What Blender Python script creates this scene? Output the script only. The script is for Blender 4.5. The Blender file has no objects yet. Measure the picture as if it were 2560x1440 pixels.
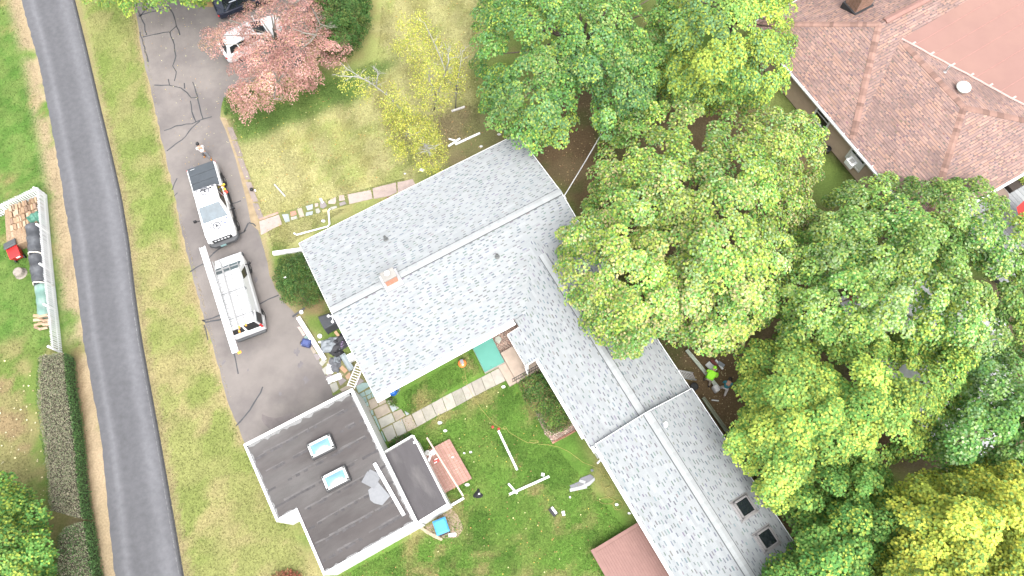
import bpy, math, random
import numpy as np
from mathutils import Vector, Matrix
random.seed(7)
RNG = np.random.default_rng(11)
sc = bpy.context.scene
COL = sc.collection

# ---------------------------------------------------------------- camera, sky, sun, exposure
CAM_H, F_PX, NADIR = 43.0, 1850.0, (1351.0, 1423.0)
_d = np.array([NADIR[0] - 1280, -(NADIR[1] - 720), -F_PX]); _d /= np.linalg.norm(_d)
_Z = -_d; _Y = np.array([0, 1.0, 0]); _Y -= _Y.dot(_Z) * _Z; _Y /= np.linalg.norm(_Y); _X = np.cross(_Y, _Z)
ROT = np.array([_X, _Y, _Z])
cam_data = bpy.data.cameras.new('camera')
cam_data.sensor_width = 36.0; cam_data.lens = F_PX / 2560 * 36.0; cam_data.clip_end = 500
cam = bpy.data.objects.new('camera', cam_data); COL.objects.link(cam)
cam.matrix_world = Matrix.Translation((0, 0, CAM_H)) @ Matrix([list(r) for r in ROT]).to_4x4()
sc.camera = cam

SUN_EL, SUN_AZ = math.radians(63), math.radians(292)      # azimuth of the sun in the ground plane, from +X
world = bpy.data.worlds.new('World'); sc.world = world; world.use_nodes = True
nt = world.node_tree; bg = nt.nodes['Background']
sky = nt.nodes.new('ShaderNodeTexSky'); sky.sky_type = 'NISHITA'; sky.sun_disc = False
sky.sun_elevation = SUN_EL; sky.sun_rotation = math.pi / 2 - SUN_AZ
sky.air_density = 1.6; sky.dust_density = 6.0; sky.ozone_density = 1.0
hs = nt.nodes.new('ShaderNodeHueSaturation'); hs.inputs['Saturation'].default_value = 0.22
nt.links.new(sky.outputs[0], hs.inputs['Color']); nt.links.new(hs.outputs[0], bg.inputs['Color'])
bg.inputs['Strength'].default_value = 0.15
sun_data = bpy.data.lights.new('sun', 'SUN'); sun_data.energy = .95; sun_data.angle = math.radians(55); sun_data.color = (1.0, 0.98, 0.955)
sun = bpy.data.objects.new('sun', sun_data); COL.objects.link(sun)
sdir = Vector((math.cos(SUN_EL) * math.cos(SUN_AZ), math.cos(SUN_EL) * math.sin(SUN_AZ), math.sin(SUN_EL)))
sun.rotation_euler = sdir.to_track_quat('Z', 'Y').to_euler(); sun.location = (0, 0, 60)
vs = sc.view_settings; vs.view_transform = 'Standard'; vs.look = 'None'; vs.gamma = 1.0; vs.use_curve_mapping = False
vs.exposure = 1.68

# ---------------------------------------------------------------- helpers
def P(px, py, z=0.0):
    """where the line of sight through a photograph pixel meets the level plane at height z"""
    r = ROT @ np.array([px - 1280, 720 - py, -F_PX]); t = (z - CAM_H) / r[2]
    return Vector((float(t * r[0]), float(t * r[1]), float(z)))
TH = math.radians(30.0); CT, ST = math.cos(TH), math.sin(TH)
def H(u, w, z=0.0):
    """both houses and the garage stand in one frame turned 30 degrees: u along, w across"""
    return Vector((u * CT - w * ST, u * ST + w * CT, z))
def wm(o):
    m = o.matrix_basis.copy()
    return wm(o.parent) @ m if o.parent else m
def tag(o, label=None, cat=None, group=None, kind=None):
    if label: o['label'] = label
    if cat: o['category'] = cat
    if group: o['group'] = group
    if kind: o['kind'] = kind
    return o
def thing(name, label, cat, loc=(0, 0, 0), rz=0.0, group=None):
    o = bpy.data.objects.new(name, None); COL.objects.link(o); o.empty_display_size = .3
    o.location = loc; o.rotation_euler = (0, 0, rz)
    return tag(o, label, cat, group)
def copy_tree(o, parent=None):
    c = o.copy(); COL.objects.link(c); c.parent = parent
    for ch in list(o.children): copy_tree(ch, c)
    return c

class MB:
    """collects faces of one mesh"""
    def __init__(s): s.v = []; s.f = []; s.m = []; s.c = []
    def face(s, pts, mi=0, col=None):
        b = len(s.v); s.v += [tuple(p) for p in pts]; s.f.append(tuple(range(b, b + len(pts)))); s.m.append(mi)
        s.c += [col or (1, 1, 1)] * len(pts); return s
    def poly(s, verts, faces, mi=0, col=None):
        b = len(s.v); s.v += [tuple(p) for p in verts]; s.c += [col or (1, 1, 1)] * len(verts)
        for f in faces: s.f.append(tuple(b + i for i in f)); s.m.append(mi)
        return s
    def hexa(s, lo, hi, mi=0, col=None):
        return s.poly(list(lo) + list(hi), [(3, 2, 1, 0), (4, 5, 6, 7), (0, 1, 5, 4), (1, 2, 6, 5), (2, 3, 7, 6), (3, 0, 4, 7)], mi, col)
    def box(s, c, d, rz=0.0, mi=0, M=None, col=None):
        x, y, z = d[0] / 2, d[1] / 2, d[2] / 2
        R = M or Matrix.Rotation(rz, 3, 'Z'); c = Vector(c)
        p = [c + R @ Vector(q) for q in ((-x, -y, -z), (x, -y, -z), (x, y, -z), (-x, y, -z), (-x, -y, z), (x, -y, z), (x, y, z), (-x, y, z))]
        return s.hexa(p[:4], p[4:], mi, col)
    def bar(s, a, b, w, h, mi=0, up=(0, 0, 1), col=None):
        """a beam from a to b; a and b lie on its centre line"""
        a, b = Vector(a), Vector(b); d = (b - a).normalized(); u = Vector(up)
        sd = d.cross(u)
        if sd.length < 1e-4: sd = d.cross(Vector((0, 1, 0)))
        sd.normalize(); up2 = sd.cross(d).normalized()
        sd *= w / 2; up2 *= h / 2
        return s.hexa([a - sd - up2, a + sd - up2, b + sd - up2, b - sd - up2], [a - sd + up2, a + sd + up2, b + sd + up2, b - sd + up2], mi, col)
    def prism(s, poly, z0, z1, mi=0, col=None):
        n = len(poly); area = sum(poly[i][0] * poly[(i + 1) % n][1] - poly[(i + 1) % n][0] * poly[i][1] for i in range(n))
        if area < 0: poly = poly[::-1]
        vs_ = [(p[0], p[1], z0) for p in poly] + [(p[0], p[1], z1) for p in poly]
        fs = [tuple(range(n, 2 * n)), tuple(range(n - 1, -1, -1))] + [(i, (i + 1) % n, n + (i + 1) % n, n + i) for i in range(n)]
        return s.poly(vs_, fs, mi, col)
    def tube(s, pts, r, n=7, mi=0, cap=True, col=None):
        pts = [Vector(p) for p in pts]; k = len(pts); rr = r if isinstance(r, (list, tuple)) else [r] * k
        vs_ = []
        for i, p in enumerate(pts):
            d = (pts[min(i + 1, k - 1)] - pts[max(i - 1, 0)]).normalized()
            a = d.cross(Vector((0, 0, 1)))
            if a.length < .05: a = d.cross(Vector((1, 0, 0)))
            a.normalize(); b = a.cross(d)
            vs_ += [p + (a * math.cos(t) + b * math.sin(t)) * rr[i] for t in [2 * math.pi * j / n for j in range(n)]]
        fs = [(i * n + j, i * n + (j + 1) % n, (i + 1) * n + (j + 1) % n, (i + 1) * n + j) for i in range(k - 1) for j in range(n)]
        if cap: fs += [tuple(range(n - 1, -1, -1)), tuple(range((k - 1) * n, k * n))]
        return s.poly(vs_, fs, mi, col)
    def lathe(s, c, prof, n=14, mi=0, axis=None, col=None):
        """prof: (radius, height) pairs about an axis (default Z) through c"""
        c = Vector(c); R = (Vector(axis).to_track_quat('Z', 'Y').to_matrix() if axis else Matrix.Identity(3)); vs_ = []
        for r, z in prof: vs_ += [c + R @ Vector((r * math.cos(2 * math.pi * j / n), r * math.sin(2 * math.pi * j / n), z)) for j in range(n)]
        k = len(prof)
        fs = [(i * n + j, i * n + (j + 1) % n, (i + 1) * n + (j + 1) % n, (i + 1) * n + j) for i in range(k - 1) for j in range(n)]
        fs += [tuple(range(n - 1, -1, -1)), tuple(range((k - 1) * n, k * n))]
        return s.poly(vs_, fs, mi, col)
    def loft(s, st, mi=0):
        """st: (x, [(y, z) half profile from bottom centre to top centre]); mirrored in y"""
        n = len(st[0][1]); ring = 2 * n - 2; vs_ = []
        for x, pr in st:
            vs_ += [(x, y, z) for y, z in pr] + [(x, -y, z) for y, z in pr[-2:0:-1]]
        fs = [(i * ring + j, i * ring + (j + 1) % ring, (i + 1) * ring + (j + 1) % ring, (i + 1) * ring + j) for i in range(len(st) - 1) for j in range(ring)]
        fs += [tuple(range(ring - 1, -1, -1)), tuple(range((len(st) - 1) * ring, len(st) * ring))]
        return s.poly(vs_, fs, mi)
    def build(s, name, mats, parent=None, local=False, smooth=False, bevel=0.0, seg=2, origin=None, col=False, subsurf=0):
        v = s.v
        if parent is not None and not local:
            inv = wm(parent).inverted(); v = [tuple(inv @ Vector(p)) for p in v]
        org = Vector((0, 0, 0))
        if parent is None:
            if origin is None:
                a = np.array(v); origin = (float(a[:, 0].mean()), float(a[:, 1].mean()), float(a[:, 2].min()))
            org = Vector(origin); v = [(p[0] - org[0], p[1] - org[1], p[2] - org[2]) for p in v]
        me = bpy.data.meshes.new(name); me.from_pydata(v, [], s.f)
        for m in (mats if isinstance(mats, (list, tuple)) else [mats]): me.materials.append(m)
        me.polygons.foreach_set('material_index', s.m)
        if col:
            at = me.color_attributes.new('Col', 'FLOAT_COLOR', 'POINT')
            at.data.foreach_set('color', np.concatenate([np.array(s.c, dtype=np.float32), np.ones((len(s.c), 1), np.float32)], 1).ravel())
        if smooth: me.polygons.foreach_set('use_smooth', [True] * len(s.f))
        o = bpy.data.objects.new(name, me); COL.objects.link(o); o.location = org
        if parent is not None: o.parent = parent
        if bevel:
            b = o.modifiers.new('bevel', 'BEVEL'); b.width = bevel; b.segments = seg; b.limit_method = 'ANGLE'; b.angle_limit = math.radians(35)
        if subsurf:
            b = o.modifiers.new('sub', 'SUBSURF'); b.levels = b.render_levels = subsurf
        return o

# ---------------------------------------------------------------- materials
MATS = {}; ALB = .88
def mat(name, col, rough=.75, var=.12, scale=2.0, bump=0.0, bscale=40.0, metal=0.0, spec=.3, src=None, col2=None, detail=6, stretch=None, objvar=0.0, mixscale=None, mixlo=.45, mixhi=.62, coat=0.0, trans=0.0):
    """procedural material: a base colour (or the 'Col' attribute), broken up by noise; optionally a second colour in patches and a per-object shift"""
    if name in MATS: return MATS[name]
    if col and src is None: col = tuple(x * ALB for x in col)
    if col2: col2 = tuple(x * ALB for x in col2)
    m = bpy.data.materials.new(name); m.use_nodes = True; MATS[name] = m
    t = m.node_tree; N = t.nodes; L = t.links; b = N['Principled BSDF']
    b.inputs['Roughness'].default_value = rough; b.inputs['Metallic'].default_value = metal; b.inputs['Specular IOR Level'].default_value = spec
    if coat: b.inputs['Coat Weight'].default_value = coat
    tc = N.new('ShaderNodeTexCoord'); vec = tc.outputs['Object']
    if stretch:
        mp = N.new('ShaderNodeMapping'); mp.inputs['Scale'].default_value = stretch[0]; mp.inputs['Rotation'].default_value = (0, 0, stretch[1]); L.new(vec, mp.inputs[0])
        mp.vector_type = 'TEXTURE'; vec = mp.outputs[0]
    def noise(sc_, d=detail, off=0.0):
        n = N.new('ShaderNodeTexNoise'); n.inputs['Scale'].default_value = sc_; n.inputs['Detail'].default_value = d; n.inputs['Roughness'].default_value = .62
        if off:
            a = N.new('ShaderNodeVectorMath'); a.operation = 'ADD'; a.inputs[1].default_value = (off, off * .7, off * .3); L.new(vec, a.inputs[0]); L.new(a.outputs[0], n.inputs['Vector'])
        else: L.new(vec, n.inputs['Vector'])
        return n.outputs['Fac']
    if src == 'Col':
        at = N.new('ShaderNodeAttribute'); at.attribute_name = 'Col'; c = at.outputs['Color']
    else:
        rgb = N.new('ShaderNodeRGB'); rgb.outputs[0].default_value = (*col, 1); c = rgb.outputs[0]
    if col2:
        r = N.new('ShaderNodeMapRange'); r.inputs[1].default_value = mixlo; r.inputs[2].default_value = mixhi; L.new(noise(mixscale or scale * .5, 5, 13.0), r.inputs[0])
        mx = N.new('ShaderNodeMix'); mx.data_type = 'RGBA'; L.new(r.outputs[0], mx.inputs['Factor']); L.new(c, mx.inputs['A']); mx.inputs['B'].default_value = (*col2, 1); c = mx.outputs['Result']
    if objvar:
        oi = N.new('ShaderNodeObjectInfo'); r = N.new('ShaderNodeMapRange'); r.inputs[3].default_value = 1 - objvar; r.inputs[4].default_value = 1 + objvar; L.new(oi.outputs['Random'], r.inputs[0])
        vm = N.new('ShaderNodeVectorMath'); vm.operation = 'SCALE'; L.new(c, vm.inputs[0]); L.new(r.outputs[0], vm.inputs['Scale']); c = vm.outputs[0]
    if var:
        r = N.new('ShaderNodeMapRange'); r.inputs[1].default_value = .25; r.inputs[2].default_value = .75; r.inputs[3].default_value = 1 - var; r.inputs[4].default_value = 1 + var; L.new(noise(scale), r.inputs[0])
        vm = N.new('ShaderNodeVectorMath'); vm.operation = 'SCALE'; L.new(c, vm.inputs[0]); L.new(r.outputs[0], vm.inputs['Scale']); c = vm.outputs[0]
    L.new(c, b.inputs['Base Color'])
    if bump:
        bp = N.new('ShaderNodeBump'); bp.inputs['Strength'].default_value = bump; bp.inputs['Distance'].default_value = .03; L.new(noise(bscale, 4, 5.0), bp.inputs['Height']); L.new(bp.outputs[0], b.inputs['Normal'])
    if trans:
        tr = N.new('ShaderNodeBsdfTranslucent'); L.new(c, tr.inputs['Color']); ms = N.new('ShaderNodeMixShader'); ms.inputs[0].default_value = trans
        L.new(b.outputs[0], ms.inputs[1]); L.new(tr.outputs[0], ms.inputs[2]); L.new(ms.outputs[0], N['Material Output'].inputs['Surface'])
    return m
WHITE = mat('white_paint', (.74, .75, .76), .45, .05, 3)
WHITEW = mat('weathered_white', (.66, .66, .65), .6, .1, 2.5, col2=(.45, .44, .42), mixlo=.6, mixhi=.75)
BLACK = mat('black_plastic', (.018, .018, .02), .5, .2)
GLASS = mat('dark_glass', (.012, .016, .018), .06, 0, spec=.6)
ALU = mat('aluminium', (.55, .56, .57), .38, .08, metal=.7)
# ---------------------------------------------------------------- ground
def vnoise(x, y, s, seed):
    """smooth value noise"""
    g = np.random.default_rng(seed).random((256, 256)); x = x / s + 77.3; y = y / s + 31.7
    xi = np.floor(x).astype(int); yi = np.floor(y).astype(int); fx = x - xi; fy = y - yi
    fx = fx * fx * (3 - 2 * fx); fy = fy * fy * (3 - 2 * fy); a = lambda i, j: g[(xi + i) % 256, (yi + j) % 256]
    return (a(0, 0) * (1 - fx) + a(1, 0) * fx) * (1 - fy) + (a(0, 1) * (1 - fx) + a(1, 1) * fx) * fy
def fbm(x, y, s, seed, o=4):
    r = 0; w = 1; t = 0
    for i in range(o): r = r + w * vnoise(x, y, s / 2 ** i, seed + i); t += w; w *= .55
    return r / t
def inpoly(x, y, poly):
    r = np.zeros(x.shape, bool); n = len(poly)
    for i in range(n):
        x0, y0 = poly[i]; x1, y1 = poly[(i + 1) % n]
        if y0 == y1: continue
        c = ((y0 > y) != (y1 > y)) & (x < (x1 - x0) * (y - y0) / (y1 - y0) + x0); r ^= c
    return r
def px_poly(pts, z=0.0): return [tuple(P(a, b, z)[:2]) for a, b in pts]
def seg_dist(x, y, pts):
    d = np.full(x.shape, 1e9)
    for (ax, ay), (bx, by) in zip(pts[:-1], pts[1:]):
        vx, vy = bx - ax, by - ay; t = np.clip(((x - ax) * vx + (y - ay) * vy) / (vx * vx + vy * vy), 0, 1)
        d = np.minimum(d, np.hypot(x - ax - t * vx, y - ay - t * vy))
    return d
ROAD_L = [(0, -190), (30, -80), (53, 0), (95, 150), (128, 310), (152, 450), (172, 570), (192, 710), (210, 860), (236, 1000), (258, 1140), (272, 1290), (287, 1440), (300, 1560), (312, 1700)]
ROAD_R = [(130, -190), (162, -80), (184, 0), (216, 130), (246, 260), (275, 380), (300, 490), (320, 610), (335, 740), (351, 850), (371, 960), (395, 1090), (421, 1240), (455, 1440), (475, 1560), (500, 1700)]
DRIVE_L = [(316, -120), (333, 0), (345, 60), (355, 130), (372, 200), (385, 260), (400, 330), (416, 400), (435, 480), (450, 560), (470, 640), (490, 720), (511, 800), (536, 880), (560, 970), (580, 1030), (600, 1078), (614, 1112)]
DRIVE_R = [(640, 1150), (890, 1010), (866, 975), (832, 990), (826, 962), (800, 905), (770, 840), (742, 790), (716, 762), (688, 722), (674, 690), (664, 640), (652, 595), (640, 555), (618, 470), (590, 385), (566, 320), (551, 290), (556, 255), (575, 222), (640, 205), (740, 190), (775, 120), (790, 20), (800, -120)]
rl = px_poly(ROAD_L); rr_ = px_poly(ROAD_R); dl = px_poly(DRIVE_L); dr = px_poly(DRIVE_R)
fx_ = np.arange(-52, 56, .3); xs = np.concatenate([[-220, -150, -100, -70], fx_, [70, 100, 150, 220]])
fy_ = np.arange(-9, 64, .3); ys = np.concatenate([[-220, -150, -90, -50, -25], fy_, [75, 100, 150, 220]])
GX, GY = np.meshgrid(xs, ys, indexing='ij')
wx = GX + 2.2 * (fbm(GX, GY, 2.6, 5) - .5); wy = GY + 2.2 * (fbm(GX, GY, 2.6, 15) - .5)
def lerp(a, b, t): return a * (1 - t[..., None]) + np.array(b) * t[..., None]
def step(x, a, b): t = np.clip((x - a) / (b - a), 0, 1); return t * t * (3 - 2 * t)
GSAT, GMID, GLIT, YEL, TAN, BRN = (.062, .125, .018), (.10, .145, .03), (.165, .19, .055), (.19, .165, .062), (.26, .20, .115), (.105, .072, .036)
base = np.zeros(GX.shape + (3,)) + np.array(GMID)
n1 = fbm(GX, GY, 5.0, 21); n2 = fbm(GX, GY, 1.7, 41); n3 = fbm(GX, GY, .8, 61, 2)
base = lerp(base, GLIT, step(n1, .42, .62) * .7); base = lerp(base, YEL, step(n2, .53, .74) * .6); base = lerp(base, GSAT, step(fbm(GX, GY, 3.1, 81), .55, .72) * .8)
def soft(mask, n=2):
    m = mask.astype(float)
    for _ in range(n):
        q = np.pad(m, 1, mode='edge'); m = (q[:-2, 1:-1] + q[2:, 1:-1] + q[1:-1, :-2] + q[1:-1, 2:] + 2 * q[1:-1, 1:-1]) / 6
    return m
def zone(poly, cols, seed, s=2.4, n=3):
    """a lawn area of its own mixture of greens, soft irregular border"""
    global base
    m = soft(inpoly(wx, wy, px_poly(poly)), n); c = np.zeros(GX.shape + (3,)) + np.array(cols[0])
    for i, k in enumerate(cols[1:]): c = lerp(c, k, step(fbm(GX, GY, s * (1 - .25 * i), seed + 9 * i), .44, .64))
    base = base * (1 - m[..., None]) + c * m[..., None]
zone([(-200, -200), (20, -200), (150, 450), (210, 860), (60, 900), (-200, 900)], [(.075, .145, .025), YEL, (.09, .15, .03), (.06, .125, .02), (.105, .16, .035)], 201, 2.6)
zone([(-200, 860), (215, 860), (250, 1100), (300, 1600), (-200, 1600)], [(.2, .15, .072), (.14, .155, .042), GMID, (.175, .165, .06)], 221)
zone([(160, -200), (340, -200), (420, 400), (620, 1120), (830, 1440), (900, 1700), (480, 1700), (330, 740)], [(.15, .175, .045), (.2, .195, .068), (.225, .2, .08), (.18, .19, .058)], 241)
zone([(160, -200), (340, -200), (420, 400), (455, 560), (330, 620), (300, 440)], [(.19, .19, .065), (.14, .175, .042), (.17, .19, .055), (.13, .17, .038)], 245)
zone([(555, 300), (600, 220), (900, -200), (1190, -200), (1200, 320), (1230, 360), (740, 620), (650, 600)], [(.22, .21, .072), (.28, .262, .108), (.2, .22, .066), (.265, .255, .1)], 261)
zone([(560, 270), (830, 180), (1000, 150), (900, 260), (700, 310), (570, 360)], [(.075, .125, .026), (.11, .16, .036)], 271, 2)
zone([(1000, 1300), (930, 990), (1290, 800), (1440, 1060), (1680, 1440), (1690, 1700), (800, 1700), (810, 1440)], [(.19, .18, .06), (.105, .175, .03), GSAT, (.085, .165, .024)], 281, 2.0)
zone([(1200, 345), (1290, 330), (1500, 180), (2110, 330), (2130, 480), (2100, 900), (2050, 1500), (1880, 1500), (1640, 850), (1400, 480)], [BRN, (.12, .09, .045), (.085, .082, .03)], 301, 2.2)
zone([(2030, 330), (2120, 440), (2120, 520), (2040, 520)], [(.08, .12, .025), GMID], 311, 2)
zone([(1080, 300), (1210, 250), (1290, 345), (1130, 430)], [(.15, .125, .06), (.12, .12, .045)], 315, 2)
zone([(760, 770), (840, 790), (830, 740), (790, 700), (740, 740)], [(.16, .12, .055), (.11, .13, .04)], 321, 1.5, 1)
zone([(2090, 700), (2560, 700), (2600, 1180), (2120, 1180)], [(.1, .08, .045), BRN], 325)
# mowing stripes on the lawn beyond the house
ms = soft(inpoly(GX, GY, px_poly([(640, 300), (880, 200), (930, -100), (1180, -100), (1160, 200), (1000, 440), (760, 560)])), 5)
base *= (1 + .13 * ms * np.sin((GX * math.cos(math.radians(28)) + GY * math.sin(math.radians(28))) * 2 * math.pi / 2.6))[..., None]
dv = np.minimum(seg_dist(GX, GY, rl), 99); dvr = seg_dist(GX, GY, rr_); ddl = seg_dist(GX, GY, dl); ddr = seg_dist(GX, GY, dr[4:18])
side = (P(240, 1100).x - GX)
base = lerp(base, TAN, step(n2 + .25 * n3, .35, .6) * (1 - step(dv, .5, 1.5)) * .95)
base = lerp(base, (.3, .23, .135), (1 - step(np.hypot(GX - P(240, 1150).x, (GY - P(240, 1150).y) * .18), .5, 1.3)) * step(n2, .3, .55) * .85)
base = lerp(base, (.2, .16, .08), (1 - step(dvr, .25, .6)) * .8)
base = lerp(base, (.25, .19, .1), (1 - step(ddl, .12, .5)) * step(n3, .2, .5) * .8)
base = lerp(base, (.24, .18, .1), (1 - step(ddr, .12, .55)) * step(n3, .2, .5) * .8)
hedge_line = px_poly([(190, 880), (205, 1060), (222, 1250), (238, 1440)])
base = lerp(base, (.13, .09, .045), (1 - step(seg_dist(GX, GY, hedge_line), .15, .5)) * .7)
base *= (.86 + .28 * fbm(GX, GY, .65, 131, 2))[..., None] * ALB
grey_ = base.mean(-1, keepdims=True); base = grey_ + (base - grey_) * .97; base *= np.array([1.0, 1.0, 1.1])
nx_, ny_ = GX.shape
verts = np.stack([GX, GY, np.zeros_like(GX)], -1).reshape(-1, 3)
ii, jj = np.meshgrid(np.arange(nx_ - 1), np.arange(ny_ - 1), indexing='ij'); q0 = (ii * ny_ + jj).ravel()
quads = np.stack([q0, q0 + ny_, q0 + ny_ + 1, q0 + 1], -1)
def np_mesh(name, v, f, cols=None, mats=(), parent=None, smooth=False, origin=None):
    me = bpy.data.meshes.new(name); me.vertices.add(len(v)); k = f.shape[1]
    me.vertices.foreach_set('co', v.astype(np.float32).ravel()); me.loops.add(f.size); me.loops.foreach_set('vertex_index', f.astype(np.int32).ravel())
    me.polygons.add(len(f)); me.polygons.foreach_set('loop_start', np.arange(0, f.size, k, dtype=np.int32)); me.polygons.foreach_set('loop_total', np.full(len(f), k, dtype=np.int32))
    if smooth: me.polygons.foreach_set('use_smooth', np.ones(len(f), bool))
    for m in mats: me.materials.append(m)
    if cols is not None:
        at = me.color_attributes.new('Col', 'FLOAT_COLOR', 'POINT'); at.data.foreach_set('color', np.concatenate([cols, np.ones((len(cols), 1))], 1).astype(np.float32).ravel())
    me.update(calc_edges=True); o = bpy.data.objects.new(name, me); COL.objects.link(o)
    if parent is not None: o.parent = parent
    return o
MLAWN = mat('lawn_grass', None, .9, .30, 9.0, bump=.7, bscale=16, spec=.1, src='Col', detail=9)
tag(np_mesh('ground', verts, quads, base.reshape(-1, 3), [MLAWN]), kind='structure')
# grass: short upright blades, thicker on the greener ground
def grass(n, polys, seed):
    r = np.random.default_rng(seed); out = []
    for poly, share in polys:
        w = np.array(px_poly(poly)); lo, hi = w.min(0), w.max(0); m = int(n * share * 3); p = r.random((m, 2)) * (hi - lo) + lo
        p = p[inpoly(p[:, 0], p[:, 1], [tuple(q) for q in w])][:int(n * share)]; out.append(p)
    p = np.concatenate(out)
    keep = np.minimum(np.minimum(seg_dist(p[:, 0], p[:, 1], dl), seg_dist(p[:, 0], p[:, 1], rl)), seg_dist(p[:, 0], p[:, 1], rr_)) > .12
    p = p[keep]; k = len(p)
    ix = np.clip(((p[:, 0] - xs[4]) / .3).astype(int) + 4, 0, nx_ - 1); iy = np.clip(((p[:, 1] - ys[5]) / .3).astype(int) + 5, 0, ny_ - 1)
    c = base[ix, iy] * (.6 + .85 * r.random((k, 1))); a = r.random(k) * 6.283; s = .04 + .055 * r.random(k); l = r.random(k) * 6.283; ln = .04 + .06 * r.random(k); hh = .02 + .035 * r.random(k)
    d = np.stack([np.cos(a), np.sin(a)], -1) * s[:, None] * .5; t = np.stack([np.cos(l), np.sin(l)], -1) * ln[:, None]
    v = np.zeros((k, 3, 3)); v[:, 0, :2] = p - d; v[:, 1, :2] = p + d; v[:, 2, :2] = p + t; v[:, 2, 2] = hh; v[:, :2, 2] = .002
    return v.reshape(-1, 3), np.arange(k * 3).reshape(-1, 3), np.repeat(c, 3, 0)
gv, gf, gc = grass(230000, [([(-60, -40), (40, -40), (150, 450), (210, 860), (60, 900), (100, 1460), (-60, 1460)], .13), ([(205, -40), (335, -40), (425, 440), (600, 1085), (800, 1460), (455, 1460), (320, 600)], .27),
    ([(560, 300), (700, 260), (940, 150), (960, -40), (1190, -40), (1200, 320), (1000, 470), (650, 540)], .28), ([(1000, 1010), (1280, 960), (1400, 1130), (1680, 1460), (820, 1460), (1060, 1330)], .28), ([(1000, 985), (1180, 880), (1200, 930), (1030, 1030)], .02), ([(660, 560), (870, 520), (740, 600), (690, 640)], .02)], 3)
tag(np_mesh('grass', gv, gf, gc, [mat('grass_blade', None, .8, .1, 4, src='Col', spec=.15, trans=.2)]), 'short mown grass blades over the lawns', 'grass', kind='stuff')
# leaves fallen on lawn and road
def fallen(n, poly, seed, cols, size=.09):
    r = np.random.default_rng(seed); w = np.array(px_poly(poly)); lo, hi = w.min(0), w.max(0); p = r.random((n * 3, 2)) * (hi - lo) + lo
    p = p[inpoly(p[:, 0], p[:, 1], [tuple(q) for q in w])][:n]; k = len(p); a = r.random(k) * 6.283; s = size * (.5 + r.random(k))
    o = np.array([(-.5, 0), (0, -.4), (.55, 0), (0, .4)]); ca, sa = np.cos(a)[:, None], np.sin(a)[:, None]
    v = np.zeros((k, 4, 3)); v[..., 0] = p[:, :1] + (o[:, 0] * ca - o[:, 1] * sa) * s[:, None]; v[..., 1] = p[:, 1:] + (o[:, 0] * sa + o[:, 1] * ca) * s[:, None]
    v[..., 2] = .045 + .03 * r.random((k, 4)); c = np.array(cols)[r.integers(0, len(cols), k)] * (.7 + .6 * r.random((k, 1)))
    return v.reshape(-1, 3), np.arange(k * 4).reshape(-1, 4), np.repeat(c, 4, 0)
FALL = [(.35, .28, .06), (.3, .17, .06), (.42, .4, .2), (.22, .13, .06)]
fl = [fallen(650, [(560, 300), (960, 150), (960, -40), (1190, -40), (1200, 320), (650, 600)], 1, FALL, .07), fallen(350, [(1000, 1010), (1280, 960), (1680, 1460), (820, 1460)], 2, FALL, .06), fallen(130, [(-40, 900), (90, 900), (130, 1460), (-40, 1460)], 3, [(.4, .36, .2), (.3, .24, .12), (.45, .42, .28)], .1),
      fallen(420, [(1080, 330), (1250, 300), (1500, 250), (1480, 420), (1420, 480), (1290, 340), (1150, 400)], 4, [(.2, .14, .07), (.16, .09, .05), (.24, .19, .1)], .08), fallen(700, [(1640, 850), (1820, 850), (1850, 1050), (1990, 1340), (1900, 1250)], 5, [(.18, .13, .07), (.12, .08, .05), (.26, .22, .12)], .07), fallen(300, [(340, 20), (560, 20), (640, 560), (500, 560)], 6, FALL, .05)]
off = np.cumsum([0] + [len(a[0]) for a in fl[:-1]])
tag(np_mesh('fallen_leaves', np.concatenate([a[0] for a in fl]), np.concatenate([a[1] + o for a, o in zip(fl, off)]), np.concatenate([a[2] for a in fl]), [mat('dead_leaf', None, .8, 0, src='Col')]), 'dry yellow and brown leaves scattered on the grass', 'leaves', kind='stuff')

# ---------------------------------------------------------------- road
def resample(pts, n):
    a = np.array([p[:2] for p in pts], float); d = np.concatenate([[0], np.cumsum(np.hypot(*np.diff(a, axis=0).T))]); t = np.linspace(0, d[-1], n)
    for _ in range(1): a = np.stack([np.interp(t, d, a[:, 0]), np.interp(t, d, a[:, 1])], -1)
    k = np.array([1, 2, 3, 2, 1]) / 9; q = np.pad(a, ((2, 2), (0, 0)), mode='edge'); b = sum(k[i] * q[i:i + n] for i in range(5)); b[0], b[-1] = a[0], a[-1]
    return b
NR, NC = 160, 25
A, B = resample(rl, NR), resample(rr_, NR)
A = A + (.07 * (np.random.default_rng(3).random((NR, 1)) - .5)); tt = np.linspace(0, 1, NC)
rv = A[:, None] * (1 - tt[None, :, None]) + B[:, None] * tt[None, :, None]
lane = .078 * (1 + .34 * np.exp(-((tt - .2) / .055) ** 2) - .1 * np.exp(-((tt - .36) / .08) ** 2) - .03 * np.exp(-((tt - .02) / .05) ** 2) - .07 * np.exp(-((tt - .55) / .1) ** 2) + .3 * np.exp(-((tt - .8) / .1) ** 2) - .04 * np.exp(-((tt - .97) / .03) ** 2))
along = fbm(np.arange(NR)[:, None] * .5 + 0 * tt, tt[None] * 9 + 0 * np.arange(NR)[:, None], 3, 7)
rc = (lane[None] * (.9 + .22 * along))[..., None] * np.array([.98, .985, 1.07])
ii, jj = np.meshgrid(np.arange(NR - 1), np.arange(NC - 1), indexing='ij'); q0 = (ii * NC + jj).ravel()
road = np_mesh('road', np.concatenate([rv.reshape(-1, 2), np.full((NR * NC, 1), .008)], 1), np.stack([q0, q0 + 1, q0 + NC + 1, q0 + NC], -1), rc.reshape(-1, 3), [mat('road_asphalt', None, .85, .17, 3, bump=.35, bscale=90, src='Col', detail=12)])
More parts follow.
